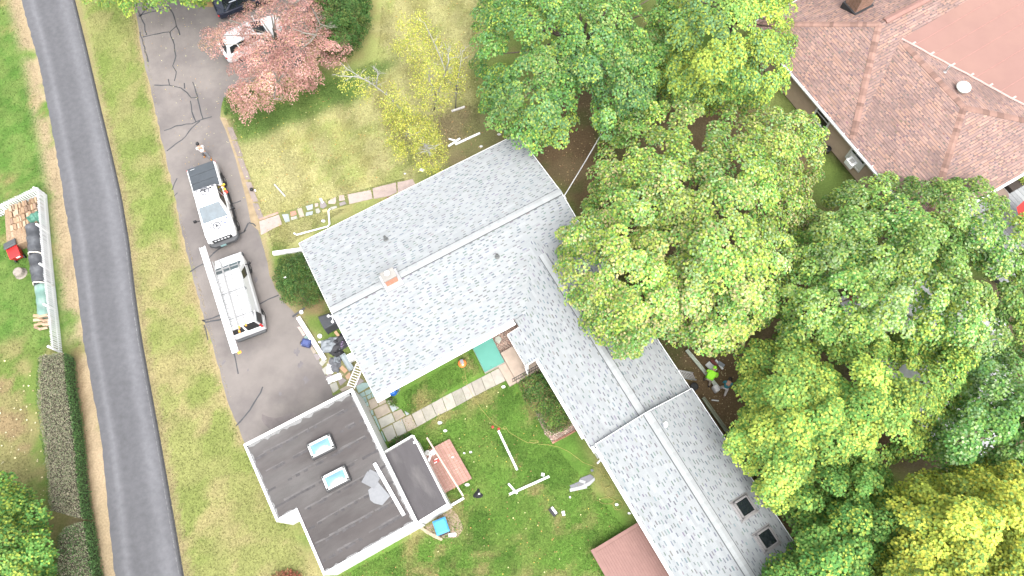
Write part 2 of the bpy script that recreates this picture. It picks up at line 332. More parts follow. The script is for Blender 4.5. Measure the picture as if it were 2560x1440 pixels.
tag(road, kind='structure')
kb = MB(); dash = MB(); nrm = (B - A); nrm /= np.linalg.norm(nrm, axis=1)[:, None]
for i in range(NR - 1):
    j = .02 * math.sin(i * 1.7)
    def kp(k, o, z): return (B[k][0] + nrm[k][0] * o, B[k][1] + nrm[k][1] * o, z)
    for (o0, z0), (o1, z1) in zip([(-.09, .004), (-.05, .1), (.05, .12), (.12, .0)][:-1], [(-.05, .1), (.05, .12), (.12, .0)]):
        kb.face([kp(i, o0, z0), kp(i + 1, o0, z0), kp(i + 1, o1, z1), kp(i, o1, z1)])
    if i % 1 == 0:
        o = -.17 - .03 * random.random(); e = .55 + .25 * random.random(); p0, p1 = Vector(kp(i, o, .0125)), Vector(kp(i + 1, o, .0125)); s_ = (p1 - p0) * e; w_ = Vector((nrm[i][0], nrm[i][1], 0)) * (.02 + .025 * random.random())
        dash.face([p0, p0 + s_, p0 + s_ + w_, p0 + w_])
kb.build('asphalt_kerb', mat('kerb_asphalt', (.06, .06, .064), .9, .3, 8, bump=.5), road)
tag(dash.build('edge_dashes', mat('pale_dash', (.14, .14, .145), .9, .45, 9), road), kind='stuff')  # short pale dashes on the road beside the kerb
MSEAL = mat('crack_seal', (.045, .047, .052), .55, .25, 7)
def ribbon(mb, pts, w, z, jit=.25):
    pts = [Vector((p[0], p[1], z)) for p in pts]; dense = []
    for a, b in zip(pts[:-1], pts[1:]):
        n = max(1, int((b - a).length / .35)); nv = (b - a).orthogonal()
        for i in range(n):
            q = a.lerp(b, i / n); q.x += random.uniform(-.05, .05) * (i > 0); q.y += random.uniform(-.05, .05) * (i > 0); dense.append(q)
    dense.append(pts[-1]); L_, R_ = [], []
    for i, p in enumerate(dense):
        d = (dense[min(i + 1, len(dense) - 1)] - dense[max(i - 1, 0)]).normalized(); s_ = Vector((-d.y, d.x, 0)) * w * .5 * random.uniform(1 - jit, 1 + jit); L_.append(p + s_); R_.append(p - s_)
    for i in range(len(dense) - 1): mb.face([R_[i], R_[i + 1], L_[i + 1], L_[i]])
def jagged(poly, amp, step_=.5):
    """a polygon whose edges wander a little"""
    out = []; n = len(poly)
    for i in range(n):
        a, b = Vector(poly[i][:2]), Vector(poly[(i + 1) % n][:2]); k = max(1, int((b - a).length / step_)); d = (b - a).normalized(); s_ = Vector((-d.y, d.x))
        out += [tuple(a.lerp(b, j / k) + s_ * random.uniform(-amp, amp) * (j > 0)) for j in range(k)]
    return out
dpoly = jagged(dl + dr, .05, .4)
drive = MB().face([(x, y, .012) for x, y in dpoly][::-1] if sum(dpoly[i][0] * dpoly[(i + 1) % len(dpoly)][1] - dpoly[(i + 1) % len(dpoly)][0] * dpoly[i][1] for i in range(len(dpoly))) < 0 else [(x, y, .012) for x, y in dpoly]).build('driveway', mat('driveway_asphalt', (.16, .143, .134), .85, .15, .55, bump=.3, bscale=70, col2=(.124, .111, .107), mixscale=.3, detail=10), None)
tag(drive, kind='structure')
cracks = [[(347, 42), (352, 40), (372, 12), (385, 22)], [(340, 20), (352, 42), (362, 62), (367, 88)], [(345, 40), (390, 28), (420, 15), (432, 32), (441, 66), (450, 88)], [(441, 66), (425, 80), (395, 85), (357, 93)], [(425, 80), (436, 112), (440, 140), (432, 165), (441, 180), (436, 203)], [(350, 80), (358, 110), (368, 140), (371, 155)],
          [(386, 213), (422, 213), (452, 220), (468, 232), (478, 245), (492, 244)], [(421, 198), (424, 213)], [(461, 208), (462, 222)], [(482, 205), (490, 230), (500, 270), (508, 298)], [(476, 252), (480, 280), (490, 305)], [(410, 327), (440, 315), (480, 310), (508, 298), (530, 292)], [(417, 378), (455, 350), (480, 320), (500, 303)],
          [(431, 475), (443, 446)], [(574, 510), (603, 502)], [(533, 634), (560, 615), (590, 590), (610, 580), (621, 558)], [(610, 580), (615, 575)], [(622, 557), (634, 560), (640, 566)], [(506, 802), (530, 796), (552, 787)], [(506, 800), (515, 806), (560, 797)], [(475, 680), (508, 660), (533, 634)], [(510, 812), (520, 850)], [(585, 882), (592, 915), (596, 935)],
          [(650, 760), (672, 748), (697, 738)], [(657, 967), (643, 995), (625, 1025), (600, 1055), (590, 1065)], [(436, 490), (444, 482)]]
for c in cracks:
    mb = MB(); ribbon(mb, px_poly(c), .085, .0165); mb.build('crack_seal', MSEAL, drive)
for (x_, y_, s_) in ((742, 880, .3), (752, 912, .26), (766, 950, .3), (700, 985, .18), (620, 925, .1), (560, 905, .2), (640, 700, .22), (480, 420, .25), (455, 250, .2)):
    p_ = P(x_, y_); stn = MB().face([Vector((p_.x + s_ * random.uniform(.3, 1) * math.cos(a_) * .8, p_.y + s_ * random.uniform(.4, 1.2) * math.sin(a_), .0143 + x_ * 1e-6)) for a_ in np.arange(0, 6.2, .35)]); stn.build('oil_stain', mat('oil_stain', (.128, .118, .122), .8, .2, 3), drive)
stn = MB().face([Vector((*q, .0143)) for q in jagged(px_poly([(655, 1035), (690, 1045), (735, 1030), (750, 1045), (690, 1075), (660, 1060)]), .15, .3)]); stn.build('damp_patch', mat('damp_patch', (.14, .122, .119), .8, .2, 2), drive)

# ---------------------------------------------------------------- stones, slabs, beds
STONE = {}
def stone_mat(c):
    k = tuple(round(x, 3) for x in c)
    if k not in STONE: STONE[k] = mat('flagstone_%d' % len(STONE), c, .85, .16, 3, bump=.4, bscale=30, objvar=.1)
    return STONE[k]
CB, CT_, CM, CO, CG, CP, CTEAL = (.27, .305, .31), (.285, .245, .2), (.22, .195, .195), (.33, .17, .125), (.275, .27, .24), (.33, .265, .24), (.2, .275, .262)
def stone(parent, pts, c, z1=.03, name='flagstone'):
    w = px_poly(pts); cx = sum(p[0] for p in w) / len(w); cy = sum(p[1] for p in w) / len(w)
    w = [(cx + (x - cx) * .97, cy + (y - cy) * .97) for x, y in w]
    return MB().prism(jagged(w, .012, .3), -.02, z1 + random.uniform(-.006, .006)).build(name, stone_mat(c), parent, bevel=.01, seg=1)
def zs(x0, y0, s, pts): return [(x0 + a / s, y0 + b / s) for a, b in pts]
path = tag(MB().face([P(650, 545), P(1010, 445), P(1018, 470), P(655, 575)][::-1]).build('front_path', mat('path_soil', (.12, .13, .045), .9, .3, 5), None), kind='structure'); path.location.z = .004
for pts, c in [([(30, 905), (245, 830), (280, 935), (50, 1055)], CP), ([(30, 875), (237, 800), (243, 822), (33, 898)], (.3, .2, .16)), ([(275, 830), (345, 825), (360, 905), (310, 918)], CB), ([(360, 805), (420, 790), (435, 830), (370, 855)], CO), ([(370, 862), (430, 845), (440, 875), (370, 895)], CG), ([(435, 770), (485, 760), (515, 850), (465, 865)], CT_),
               ([(525, 745), (605, 720), (600, 775), (545, 790)], CB), ([(530, 810), (605, 795), (600, 835), (525, 850)], CB), ([(620, 715), (660, 710), (660, 745), (625, 755)], CP), ([(630, 775), (665, 765), (685, 800), (660, 825), (635, 815)], CG), ([(675, 700), (725, 690), (755, 740), (715, 770), (680, 760)], CM), ([(700, 785), (755, 770), (760, 800), (705, 810)], (.36, .28, .14)),
               ([(765, 690), (845, 645), (850, 690), (840, 720), (765, 720)], CP), ([(785, 755), (855, 740), (860, 760), (800, 785)], CG), ([(880, 630), (930, 625), (945, 680), (880, 690)], CP), ([(880, 710), (940, 690), (960, 720), (890, 745)], CM), ([(965, 620), (1220, 570), (1240, 665), (985, 725)], (.33, .27, .245)), ([(1230, 555), (1485, 490), (1495, 600), (1410, 640), (1245, 670)], CP), ([(1495, 490), (1660, 455), (1720, 560), (1500, 630)], CP)]:
    stone(path, zs(640, 340, 4.235, pts), c)
patio = tag(MB().face([Vector((*q, .006)) for q in px_poly([(742, 815), (768, 830), (835, 900), (900, 880), (950, 985), (1000, 1040), (1030, 1035), (1042, 1066), (975, 1110), (965, 1090), (870, 960), (826, 985)])]).build('stone_patio', mat('patio_joint', (.14, .135, .06), .9, .3, 5), None), kind='structure')
for pts, c in [([(150, 245), (195, 235), (290, 375), (245, 400)], CP), ([(260, 410), (315, 380), (375, 455), (330, 470), (280, 450)], CTEAL), ([(360, 590), (390, 560), (470, 660), (420, 690)], CT_), ([(415, 700), (480, 680), (540, 740), (510, 780), (470, 790)], CM), ([(510, 840), (550, 780), (640, 800), (560, 890)], CG), ([(555, 940), (650, 860), (670, 960), (605, 1030)], CG), ([(610, 1060), (700, 990), (730, 1040), (640, 1130)], CM), ([(680, 1190), (790, 1140), (835, 1260), (740, 1330)], CG),
               ([(810, 1110), (880, 1060), (960, 1120), (860, 1210)], CM), ([(840, 920), (890, 870), (980, 960), (930, 1010)], (.38, .24, .15)), ([(930, 1050), (1010, 980), (1040, 1060), (970, 1110)], (.36, .24, .16)), ([(650, 840), (690, 730), (710, 800), (680, 870)], CT_), ([(840, 1270), (1020, 1170), (1040, 1240), (880, 1310)], CT_), ([(1090, 1190), (1150, 1060), (1250, 1130), (1130, 1210)], CM), ([(740, 1060), (800, 1030), (830, 1060), (790, 1120), (740, 1110)], CG), ([(860, 990), (910, 1030), (850, 1050)], CT_)]:
    stone(patio, zs(720, 780, 6.545, pts), c)
for pts, c in [([(195, 430), (290, 375), (380, 370), (430, 425), (235, 545)], CTEAL), ([(210, 580), (330, 515), (360, 580), (260, 625)], CTEAL), ([(340, 510), (410, 480), (435, 550), (365, 580)], CTEAL), ([(410, 480), (465, 445), (495, 510), (430, 545)], CTEAL), ([(370, 600), (435, 555), (450, 620), (395, 650)], CTEAL), ([(445, 550), (500, 520), (515, 590), (460, 620)], CTEAL), ([(270, 625), (355, 595), (385, 680), (320, 705)], CTEAL), ([(325, 715), (390, 685), (410, 745), (350, 770)], CTEAL), ([(355, 775), (405, 755), (445, 820), (425, 830), (365, 800)], CG), ([(395, 665), (510, 615), (570, 750), (440, 820)], CT_), ([(520, 610), (600, 560), (660, 600), (700, 690), (580, 750)], CT_), ([(480, 815), (700, 705), (770, 850), (545, 965)], CT_),
               ([(695, 640), (730, 640), (810, 710), (735, 745)], CG), ([(745, 755), (825, 715), (870, 805), (795, 855)], CB), ([(845, 745), (905, 785), (875, 805)], CG), ([(790, 865), (935, 800), (1010, 910), (850, 1005)], CT_), ([(985, 825), (1085, 885), (1020, 910)], CB), ([(555, 975), (780, 865), (840, 1005), (610, 1120)], CG), ([(620, 1135), (790, 1050), (870, 1270), (720, 1340)], CG), ([(795, 1040), (950, 960), (1030, 1185), (880, 1265)], CG), ([(950, 960), (1095, 890), (1200, 1100), (1035, 1180)], CT_), ([(430, 830), (470, 815), (490, 900), (455, 910)], CTEAL), ([(475, 920), (515, 905), (600, 1130), (580, 1150)], CTEAL), ([(600, 1170), (620, 1160), (690, 1330), (670, 1340)], CTEAL)]:
    stone(patio, zs(860, 900, 6.546, pts), c)
walk = tag(MB().face([Vector((*q, .006)) for q in px_poly([(1028, 1036), (1271, 907), (1288, 940), (1043, 1067)])]).build('walkway', mat('walk_joint', (.1, .1, .06), .9, .3, 5), None), kind='structure')
up = zs(860, 900, 6.546, [(1105, 885), (1265, 800), (1430, 710)]) + zs(1100, 760, 4, [(20, 935), (115, 885), (215, 838), (310, 785), (410, 735), (505, 685), (600, 635), (682, 592)])
lo = zs(860, 900, 6.546, [(1200, 1100), (1350, 1015), (1520, 918)]) + zs(1100, 760, 4, [(70, 1075), (165, 1025), (265, 970), (360, 918), (460, 865), (560, 815), (655, 768), (752, 716)])
for i in range(len(up) - 1): stone(walk, [up[i], up[i + 1], lo[i + 1], lo[i]], [(.27, .25, .215), (.255, .24, .205), (.285, .262, .23)][i % 3], .04, 'paving_slab')
# old concrete strip along the driveway
strip = tag(MB().face([Vector((*q, .014)) for q in px_poly([(549, 292), (566, 296), (592, 370), (620, 455), (644, 540), (650, 580), (628, 560), (616, 500), (590, 400), (566, 330)])]).build('driveway_edging', mat('edging_dirt', (.24, .185, .115), .9, .25, 3), None), kind='structure')
for a, b in [(318, 350), (352, 392), (395, 450), (455, 505), (508, 548)]:
    f_ = lambda y, k: (553 + (y - 292) * .335 + k, y)
    stone(strip, [f_(a, 6), f_(a, 20), f_(b, 22), f_(b, 7)], (.2, .165, .15), .03, 'concrete_strip')
def gravel(name, poly, n, seed, cols, soil=(.2, .15, .12), zz=.012):
    w = px_poly(poly); o = tag(MB().face([Vector((*q, zz)) for q in w]).build(name, mat(name + '_soil', soil, .9, .25, 6), None), kind='structure')
    r = random.Random(seed); a = np.array(w); lo, hi = a.min(0), a.max(0); mb = MB(); k = 0
    while k < n:
        x, y = r.uniform(lo[0], hi[0]), r.uniform(lo[1], hi[1])
        if not inpoly(np.array([x]), np.array([y]), w)[0]: continue
        s_ = r.uniform(.025, .06); c = r.choice(cols); f_ = r.uniform(.75, 1.25); t = r.random() * 6.28; q = [Vector((x + s_ * math.cos(t + i * 1.2566) * r.uniform(.7, 1.1), y + s_ * math.sin(t + i * 1.2566) * r.uniform(.7, 1.1), zz)) for i in range(5)]
        mb.poly(q + [Vector((x, y, zz + s_ * .8))], [(i, (i + 1) % 5, 5) for i in range(5)], 0, tuple(v * f_ for v in c)); k += 1
    tag(mb.build('pebbles', mat('pebble', None, .8, .08, 10, src='Col'), o, col=True), kind='stuff'); return o
PEB = [(.36, .27, .22), (.27, .19, .16), (.42, .34, .29), (.2, .15, .13), (.32, .21, .17)]
gravel('gravel_bed', [(1226, 846), (1290, 803), (1304, 812), (1302, 850), (1292, 888), (1262, 906), (1245, 880)], 1300, 4, PEB)
bed2 = gravel('shrub_bed', [(1300, 945), (1345, 900), (1446, 1070), (1382, 1107), (1362, 1085)], 1500, 6, PEB)
for i in range(13):
    a = P(1382, 1107).lerp(P(1448, 1072), (i + .5) / 13); b = P(1448, 1072) - P(1382, 1107)
    MB().box((a.x, a.y, .04), (.21, .1, .09), math.atan2(b.y, b.x) + random.uniform(-.06, .06)).build('brick', mat('edging_brick', (.34, .17, .12), .85, .2, 8, bump=.3, objvar=.2), bed2, bevel=.008, seg=1)
sand = tag(MB().face([Vector((*q, .01)) for q in jagged(px_poly(zs(1000, 1060, 4.8, [(590, 1010), (650, 1040), (700, 1110), (745, 1200), (760, 1260), (690, 1365), (560, 1372), (480, 1370), (380, 1335), (280, 1250), (410, 1190), (440, 1100), (560, 1060)])), .05, .3)]).build('dirt_patch', mat('sandy_dirt', (.27, .2, .15), .95, .15, 3, bump=.4), None), kind='structure')
for i in range(15):
    a = P(*zs(1000, 1060, 4.8, [(215 + i * 19.5, 1205 + 175 * (i / 14) ** .75)])[0]); r = .1 + .05 * random.random()
    MB().prism([(a.x + r * 1.2 * math.cos(t + .3) * random.uniform(.8, 1.1), a.y + r * math.sin(t) * random.uniform(.7, 1)) for t in np.arange(0, 6.2, .9)], 0, .07 + .04 * random.random()).build('edging_stone', stone_mat((.33, .27, .19)), sand, bevel=.02)
isl = tag(MB().face([Vector((*q, .03)) for q in jagged(px_poly([(455, -60), (478, 6), (500, 16), (530, 18), (556, 10), (600, -20), (620, -60)]), .04, .3)]).build('planting_island', mat('dry_mulch', (.27, .19, .085), .95, .25, 4, bump=.6), None), kind='structure')
conc = tag(MB().prism(px_poly([(2090, 745), (2300, 690), (2520, 800), (2540, 1080), (2440, 1150), (2330, 1120), (2260, 1000)]), -.05, .03).build('concrete_patio', mat('pale_concrete', (.6, .6, .61), .85, .12, 1.2, bump=.2), None), kind='structure')
# ---------------------------------------------------------------- roofs
def clip2(poly, cvx):
    out = poly; n = len(cvx)
    for i in range(n):
        ax, ay = cvx[i]; bx, by = cvx[(i + 1) % n]; ins = lambda p: (bx - ax) * (p[1] - ay) - (by - ay) * (p[0] - ax) >= 0; src = out; out = []
        for j in range(len(src)):
            p, q = src[j], src[(j + 1) % len(src)]; ip, iq = ins(p), ins(q)
            if ip: out.append(p)
            if ip != iq:
                d1 = (bx - ax) * (p[1] - ay) - (by - ay) * (p[0] - ax); d2 = (bx - ax) * (q[1] - ay) - (by - ay) * (q[0] - ax); t = d1 / (d1 - d2); out.append((p[0] + (q[0] - p[0]) * t, p[1] + (q[1] - p[1]) * t))
        if len(out) < 3: return None
    return out
def roof_face(parent, pts, style, name='roof_slope', thick=.09, sheet=None):
    """one plane of a roof; pts[0] to pts[1] is its lower edge. A slab that carries courses of laminated shingles with real butts and gaps"""
    pts = [Vector(p) for p in pts]; e = (pts[1] - pts[0]).normalized(); n = (pts[1] - pts[0]).cross(pts[2] - pts[0]).normalized()
    if n.z < 0: n = -n
    s_ = n.cross(e)
    if s_.z < 0: s_ = -s_
    loc = lambda p: ((p - pts[0]).dot(e), (p - pts[0]).dot(s_)); W = lambda a, b, h=0: pts[0] + e * a + s_ * b + n * h
    poly = [loc(p) for p in pts]
    area = sum(poly[i][0] * poly[(i + 1) % len(poly)][1] - poly[(i + 1) % len(poly)][0] * poly[i][1] for i in range(len(poly)))
    cv = poly if area > 0 else poly[::-1]
    k = len(pts); base_ = MB(); top = [W(*p) for p in cv]; bot = [p - Vector((0, 0, thick)) for p in top]
    base_.poly(top + bot, [tuple(range(k)), tuple(range(2 * k - 1, k - 1, -1))] + [(i, k + i, k + (i + 1) % k, (i + 1) % k) for i in range(k)])
    o = base_.build(name, style['base'], parent)
    ex, gapw, light, dark = style['ex'], style['gap'], style['light'], style['dark']; r = random.Random(style['seed'] + int(abs(pts[0].x * 31 + pts[2].y * 17))); mb = MB()
    amin = min(p[0] for p in cv); amax = max(p[0] for p in cv); bmax = max(p[1] for p in cv); bmin = min(p[1] for p in cv)
    def put(a0, a1, b0, b1, h0, h1, c):
        q = [(a0, b0), (a1, b0), (a1, b1), (a0, b1)]; q2 = clip2(q, cv)
        if not q2: return
        mb.face([W(a, b, h0 + (h1 - h0) * (b - b0) / (b1 - b0)) for a, b in q2], 0, c)
        if abs(q2[0][1] - b0) < 1e-6 and h0 > .008 and len(q2) == 4: mb.face([W(a0, b0, .0015), W(a1, b0, .0015), W(a1, b0, h0), W(a0, b0, h0)], 0, tuple(x * .8 for x in c))
    b = bmin; row = 0; ln = style.get('line', 0)
    while b < bmax:
        if ln:  # dark strip along each course, painted as the shadow below the next butt
            a = amin
            while a < amax: wl = r.uniform(.3, .9); f = r.uniform(.75, 1.1); put(a, a + wl, b + ex - ln * r.uniform(.7, 1.2), b + ex, .0065, .0055, tuple(x * f for x in dark[0])); a += wl
        a = amin - r.random() * .5; rowf = 1 + r.uniform(-.02, .02)
        while a < amax:
            wp = r.uniform(*style['tab']); wg = r.uniform(*gapw); f = rowf * (1 + r.uniform(-1, 1) * style['jit']); lc = r.choice(light); c = tuple(x * f for x in lc); dc = r.choice(dark); dc = tuple(x * r.uniform(.86, 1.14) for x in dc)
            put(a, a + wp, b, b + ex, .012, .003, c)
            if r.random() < style['gapp']:
                gb = ex * style['gapb'] * r.uniform(.85, 1.1); put(a + wp, a + wp + wg, b, b + gb, .005, .004, dc); put(a + wp, a + wp + wg, b + gb, b + ex, .012 - .009 * gb / ex, .003, c)
            else: put(a + wp, a + wp + wg, b, b + ex, .012, .003, c)
            a += wp + wg
        b += ex; row += 1
    tag(mb.build('shingles', style['mat'], o, col=True), kind='stuff')
    return o
GREY = dict(ex=.150, gap=(.14, .28), tab=(.24, .4), gapb=.42, gapp=.86, jit=.04, light=[(.21, .222, .229), (.2, .213, .22), (.22, .231, .237)], dark=[(.112, .122, .129), (.095, .104, .112), (.135, .145, .152)], seed=1, base=mat('grey_roof_deck', (.2, .21, .215), .9, .1), mat=mat('grey_shingle', None, .9, .07, 25, bump=.3, bscale=150, src='Col', spec=.2, col2=(.19, .2, .207), mixscale=.25, mixlo=.6, mixhi=.9))
REDS = dict(line=.04, ex=.168, gap=(.1, .18), tab=(.16, .34), gapb=.5, gapp=.6, jit=.12, light=[(.222, .143, .122), (.2, .132, .115), (.245, .153, .122), (.185, .125, .113)], dark=[(.118, .088, .083), (.14, .096, .087), (.105, .084, .082), (.155, .104, .09)], seed=5, base=mat('red_roof_deck', (.15, .09, .075), .9, .1), mat=mat('red_shingle', None, .9, .16, .7, bump=.3, bscale=150, src='Col', spec=.2, col2=(.13, .092, .085), mixscale=.3, mixlo=.52, mixhi=.8))
def cap_row(parent, a, b, mesh_name, material, pitch, w, drop, thick=.03, lift=.04):
    """ridge or hip caps: bent shingles laid one over the next, sharing one mesh"""
    a, b = Vector(a), Vector(b); d = (b - a).normalized(); sd = Vector((-d.y, d.x, 0)).normalized(); up = d.cross(sd); up = up if up.z > 0 else -up
    n = max(1, int((b - a).length / pitch)); L_ = pitch * 1.35; mb = MB()
    for s in (1, -1):
        q = [Vector((0, 0, 0)), Vector((L_, 0, -.018)), Vector((L_, s * w, -drop - .018)), Vector((0, s * w, -drop))]; t = Vector((0, 0, thick))
        mb.hexa([p - t for p in q] if s > 0 else [p - t for p in q][::-1], q if s > 0 else q[::-1])
    R = Matrix((d, sd, up)).transposed().to_4x4(); first = None; inv = wm(parent).inverted()
    for i in range(n):
        m = inv @ Matrix.Translation(a.lerp(b, i / n) + up * lift) @ R
        if first is None: first = mb.build(mesh_name, material, parent, local=True); o = first
        else: o = first.copy(); COL.objects.link(o)
        o.matrix_basis = m
    return first
def wall_block(parent, pts2, z0, z1, material, name='wall'):
    return MB().prism([p[:2] for p in pts2], z0, z1).build(name, material, parent)
def pipe_vent(parent, p, r, h, m, tilt=0):
    o = MB().lathe(p, [(r * 1.9, -.05), (r * 1.8, .03), (r * 1.05, .09), (r, h - .02), (r * 1.12, h), (r * .75, h + .001), (r * .7, h - .1)], 14).build('vent_pipe', m, parent, smooth=False); return o

# ---------------------------------------------------------------- the grey-roofed house
house = thing('ranch_house', 'long white house under a pale grey shingle roof with a wing to the lower right', 'house', H(4, 14))
WALLW = mat('white_siding', (.6, .6, .585), .6, .08, 2)
TAUPE = mat('shaded_siding', (.42, .38, .33), .7, .1, 2)
EZ, RZ = 2.8, 3.8; U0, U1, W0, W1, WR = -3.5, 11.55, 12.3, 22.95, 17.62
wall_block(house, [H(U0 + .35, W0 + .55), H(U1 - .35, W0 + .55), H(U1 - .35, W1 - .6), H(U0 + .35, W1 - .6)], 0, EZ - .1, WALLW)
for s, u in ((-1, U0 + .352), (1, U1 - .352)):
    MB().poly([H(u, W0 + .6, EZ - .15), H(u, W1 - .6, EZ - .15), H(u, WR, RZ - .14), H(u - s * .2, W0 + .6, EZ - .15), H(u - s * .2, W1 - .6, EZ - .15), H(u - s * .2, WR, RZ - .14)], [(0, 1, 2), (5, 4, 3), (0, 3, 4, 1), (1, 4, 5, 2), (2, 5, 3, 0)]).build('gable_wall', WALLW, house)
roof_face(house, [H(U0, W0, EZ), H(U1, W0, EZ), H(U1, WR, RZ), H(U0, WR, RZ)], GREY)
roof_face(house, [H(U1, W1, EZ), H(U0, W1, EZ), H(U0, WR, RZ), H(U1, WR, RZ)], GREY)
# the wing: two lengths, the far one higher
VU0, VU1, VR, VE, VRZ = 5.42, 11.83, 8.63, 2.6, 3.5
wall_block(house, [H(VU0 + .35, 3.5), H(VU1 - .35, 3.5), H(VU1 - .35, 13.2), H(VU0 + .35, 13.2)], 0, VE - .1, WALLW)
roof_face(house, [H(VU0, 13.5, VE), H(VU0, 3.7, VE), H(VR, 3.7, VRZ), H(VR, 16.4, VRZ)], GREY)
roof_face(house, [H(VU1, 3.7, VE), H(VU1, 13.5, VE), H(VR, 16.4, VRZ), H(VR, 3.7, VRZ)], GREY)
sl = (VRZ - VE) / (VR - VU0)
roof_face(house, [H(4.65, 11.8, VE - .77 * sl), H(4.65, 9.72, VE - .77 * sl), H(5.5, 9.72, VE + .08 * sl + .02), H(5.5, 11.8, VE + .08 * sl + .02)], GREY, 'porch_roof')
FU0, FU1, FR, FE, FRZ, FW = 5.68, 11.82, 8.75, 2.92, 4.0, 3.95
wall_block(house, [H(FU0 + .35, -9), H(FU1 - .35, -9), H(FU1 - .35, FW - .1), H(FU0 + .35, FW - .1)], 0, FE - .08, WALLW)
MB().poly([H(FU0 + .35, FW - .12, FE - .1), H(FU1 - .35, FW - .12, FE - .1), H(FR, FW - .12, FRZ - .12), H(FU0 + .35, FW - .3, FE - .1), H(FU1 - .35, FW - .3, FE - .1), H(FR, FW - .3, FRZ - .12)], [(0, 1, 2), (5, 4, 3), (0, 3, 4, 1), (1, 4, 5, 2), (2, 5, 3, 0)]).build('gable_wall', WALLW, house)
roof_face(house, [H(FU0, FW, FE), H(FU0, -9.4, FE), H(FR, -9.4, FRZ), H(FR, FW, FRZ)], GREY)
roof_face(house, [H(FU1, -9.4, FE), H(FU1, FW, FE), H(FR, FW, FRZ), H(FR, -9.4, FRZ)], GREY)
# ridge vents: strip under light caps, coloured dark as the gap's shadow line
CAPM = mat('grey_cap_shingle', (.27, .283, .288), .9, .08, 9, bump=.3, objvar=.07); GAPSHADE = mat('vent_gap_shade', (.085, .088, .092), .8, .1)
def ridge_vent(a, b, slope):
    o = MB(); a, b = Vector(a), Vector(b); d = (b - a).normalized(); sd = Vector((-d.y, d.x, 0)); w, dz = .245, .245 * slope
    o.poly([p + sd * s * w - Vector((0, 0, dz - h)) for p in (a, b) for s in (1, -1) for h in (-.01, .052)] + [a + Vector((0, 0, .055)), b + Vector((0, 0, .055))], [(0, 4, 5, 1), (2, 3, 7, 6), (1, 5, 9, 8), (3, 8, 9, 7), (0, 1, 8, 3, 2), (4, 6, 7, 9, 5)])
    v = o.build('ridge_vent', GAPSHADE, house); cap_row(v, a, b, 'ridge_cap', CAPM, .2, .205, .205 * slope, .02, .07); return v
ms_ = 1.0 / 5.33
ridge_vent(H(U0 + .02, WR, RZ), H(-.35, WR, RZ), ms_); ridge_vent(H(.85, WR, RZ), H(U1 - .02, WR, RZ), ms_)
ridge_vent(H(VR, 14.75, VRZ), H(VR, 4.0, VRZ), sl); ridge_vent(H(FR, FW - .02, FRZ), H(FR, -9.3, FRZ), (FRZ - FE) / (FR - FU0))
# trim, gutters and drip edges
def gutter(parent, a, b, w=.14, h=.13, name='gutter', m=None):
    """an open trough"""
    a, b = Vector(a), Vector(b); d = (b - a).normalized(); sd = Vector((-d.y, d.x, 0)); mb = MB(); t = .012
    mb.bar(a, b, w, t); mb.bar(a + sd * (w / 2) + Vector((0, 0, h / 2)), b + sd * (w / 2) + Vector((0, 0, h / 2)), t, h); mb.bar(a - sd * (w / 2) + Vector((0, 0, h / 2)), b - sd * (w / 2) + Vector((0, 0, h / 2)), t, h)
    for p in (a, b): mb.bar(p - sd * w / 2 + Vector((0, 0, h / 2)), p + sd * w / 2 + Vector((0, 0, h / 2)), t, h)
    return mb.build(name, m or WHITE, parent)
def fascia(a, b, h=.17, parent=house, w=.03, name='fascia', m=None): return MB().bar(Vector(a) - Vector((0, 0, h / 2 - .012)), Vector(b) - Vector((0, 0, h / 2 - .012)), w, h).build(name, m or WHITE, parent)
SOF = MB().bar(H(U0 + .1, W0 - .12, EZ - .06), H(5.3, W0 - .12, EZ - .06), .34, .14).build('boxed_gutter', WHITE, house, bevel=.02)
MB().bar(H(U0 - .05, W0 - .13, EZ - .1), H(U0 + .75, W0 - .13, EZ - .1), .62, .12).build('eave_return', WHITE, house, bevel=.015)
fascia(H(U0 - .02, W0, EZ), H(U0 - .02, WR, RZ)); fascia(H(U0 - .02, WR, RZ), H(U0 - .02, W1, EZ)); fascia(H(U1 + .02, W0, EZ), H(U1 + .02, WR, RZ)); fascia(H(U1 + .02, WR, RZ), H(U1 + .02, W1, EZ))
fascia(H(U0, W1 + .02, EZ), H(U1, W1 + .02, EZ), .14)
fascia(H(VU0 - .02, 9.7, VE), H(VU0 - .02, 3.96, VE)); fascia(H(VU1 + .02, 3.96, VE), H(VU1 + .02, 12.3, VE), .1)
fascia(H(4.63, 9.74, VE - .77 * sl), H(4.63, 11.8, VE - .77 * sl)); fascia(H(4.65, 9.7, VE - .77 * sl), H(5.45, 9.7, VE)); fascia(H(4.65, 11.82, VE - .77 * sl), H(5.45, 11.82, VE))
fascia(H(FU0 - .02, FW, FE), H(FU0 - .02, -9.4, FE)); fascia(H(FU1 + .02, -9.4, FE), H(FU1 + .02, FW, FE), .1); fascia(H(FU0, FW + .02, FE), H(FR, FW + .02, FRZ), .1); fascia(H(FR, FW + .02, FRZ), H(FU1, FW + .02, FE), .1)
gutter(house, H(FU0 - .1, FW - .2, FE - .13), H(FU0 - .1, -9.3, FE - .13))
gutter(house, H(VU0 - .1, 9.6, VE - .13), H(VU0 - .1, 4.6, VE - .13))
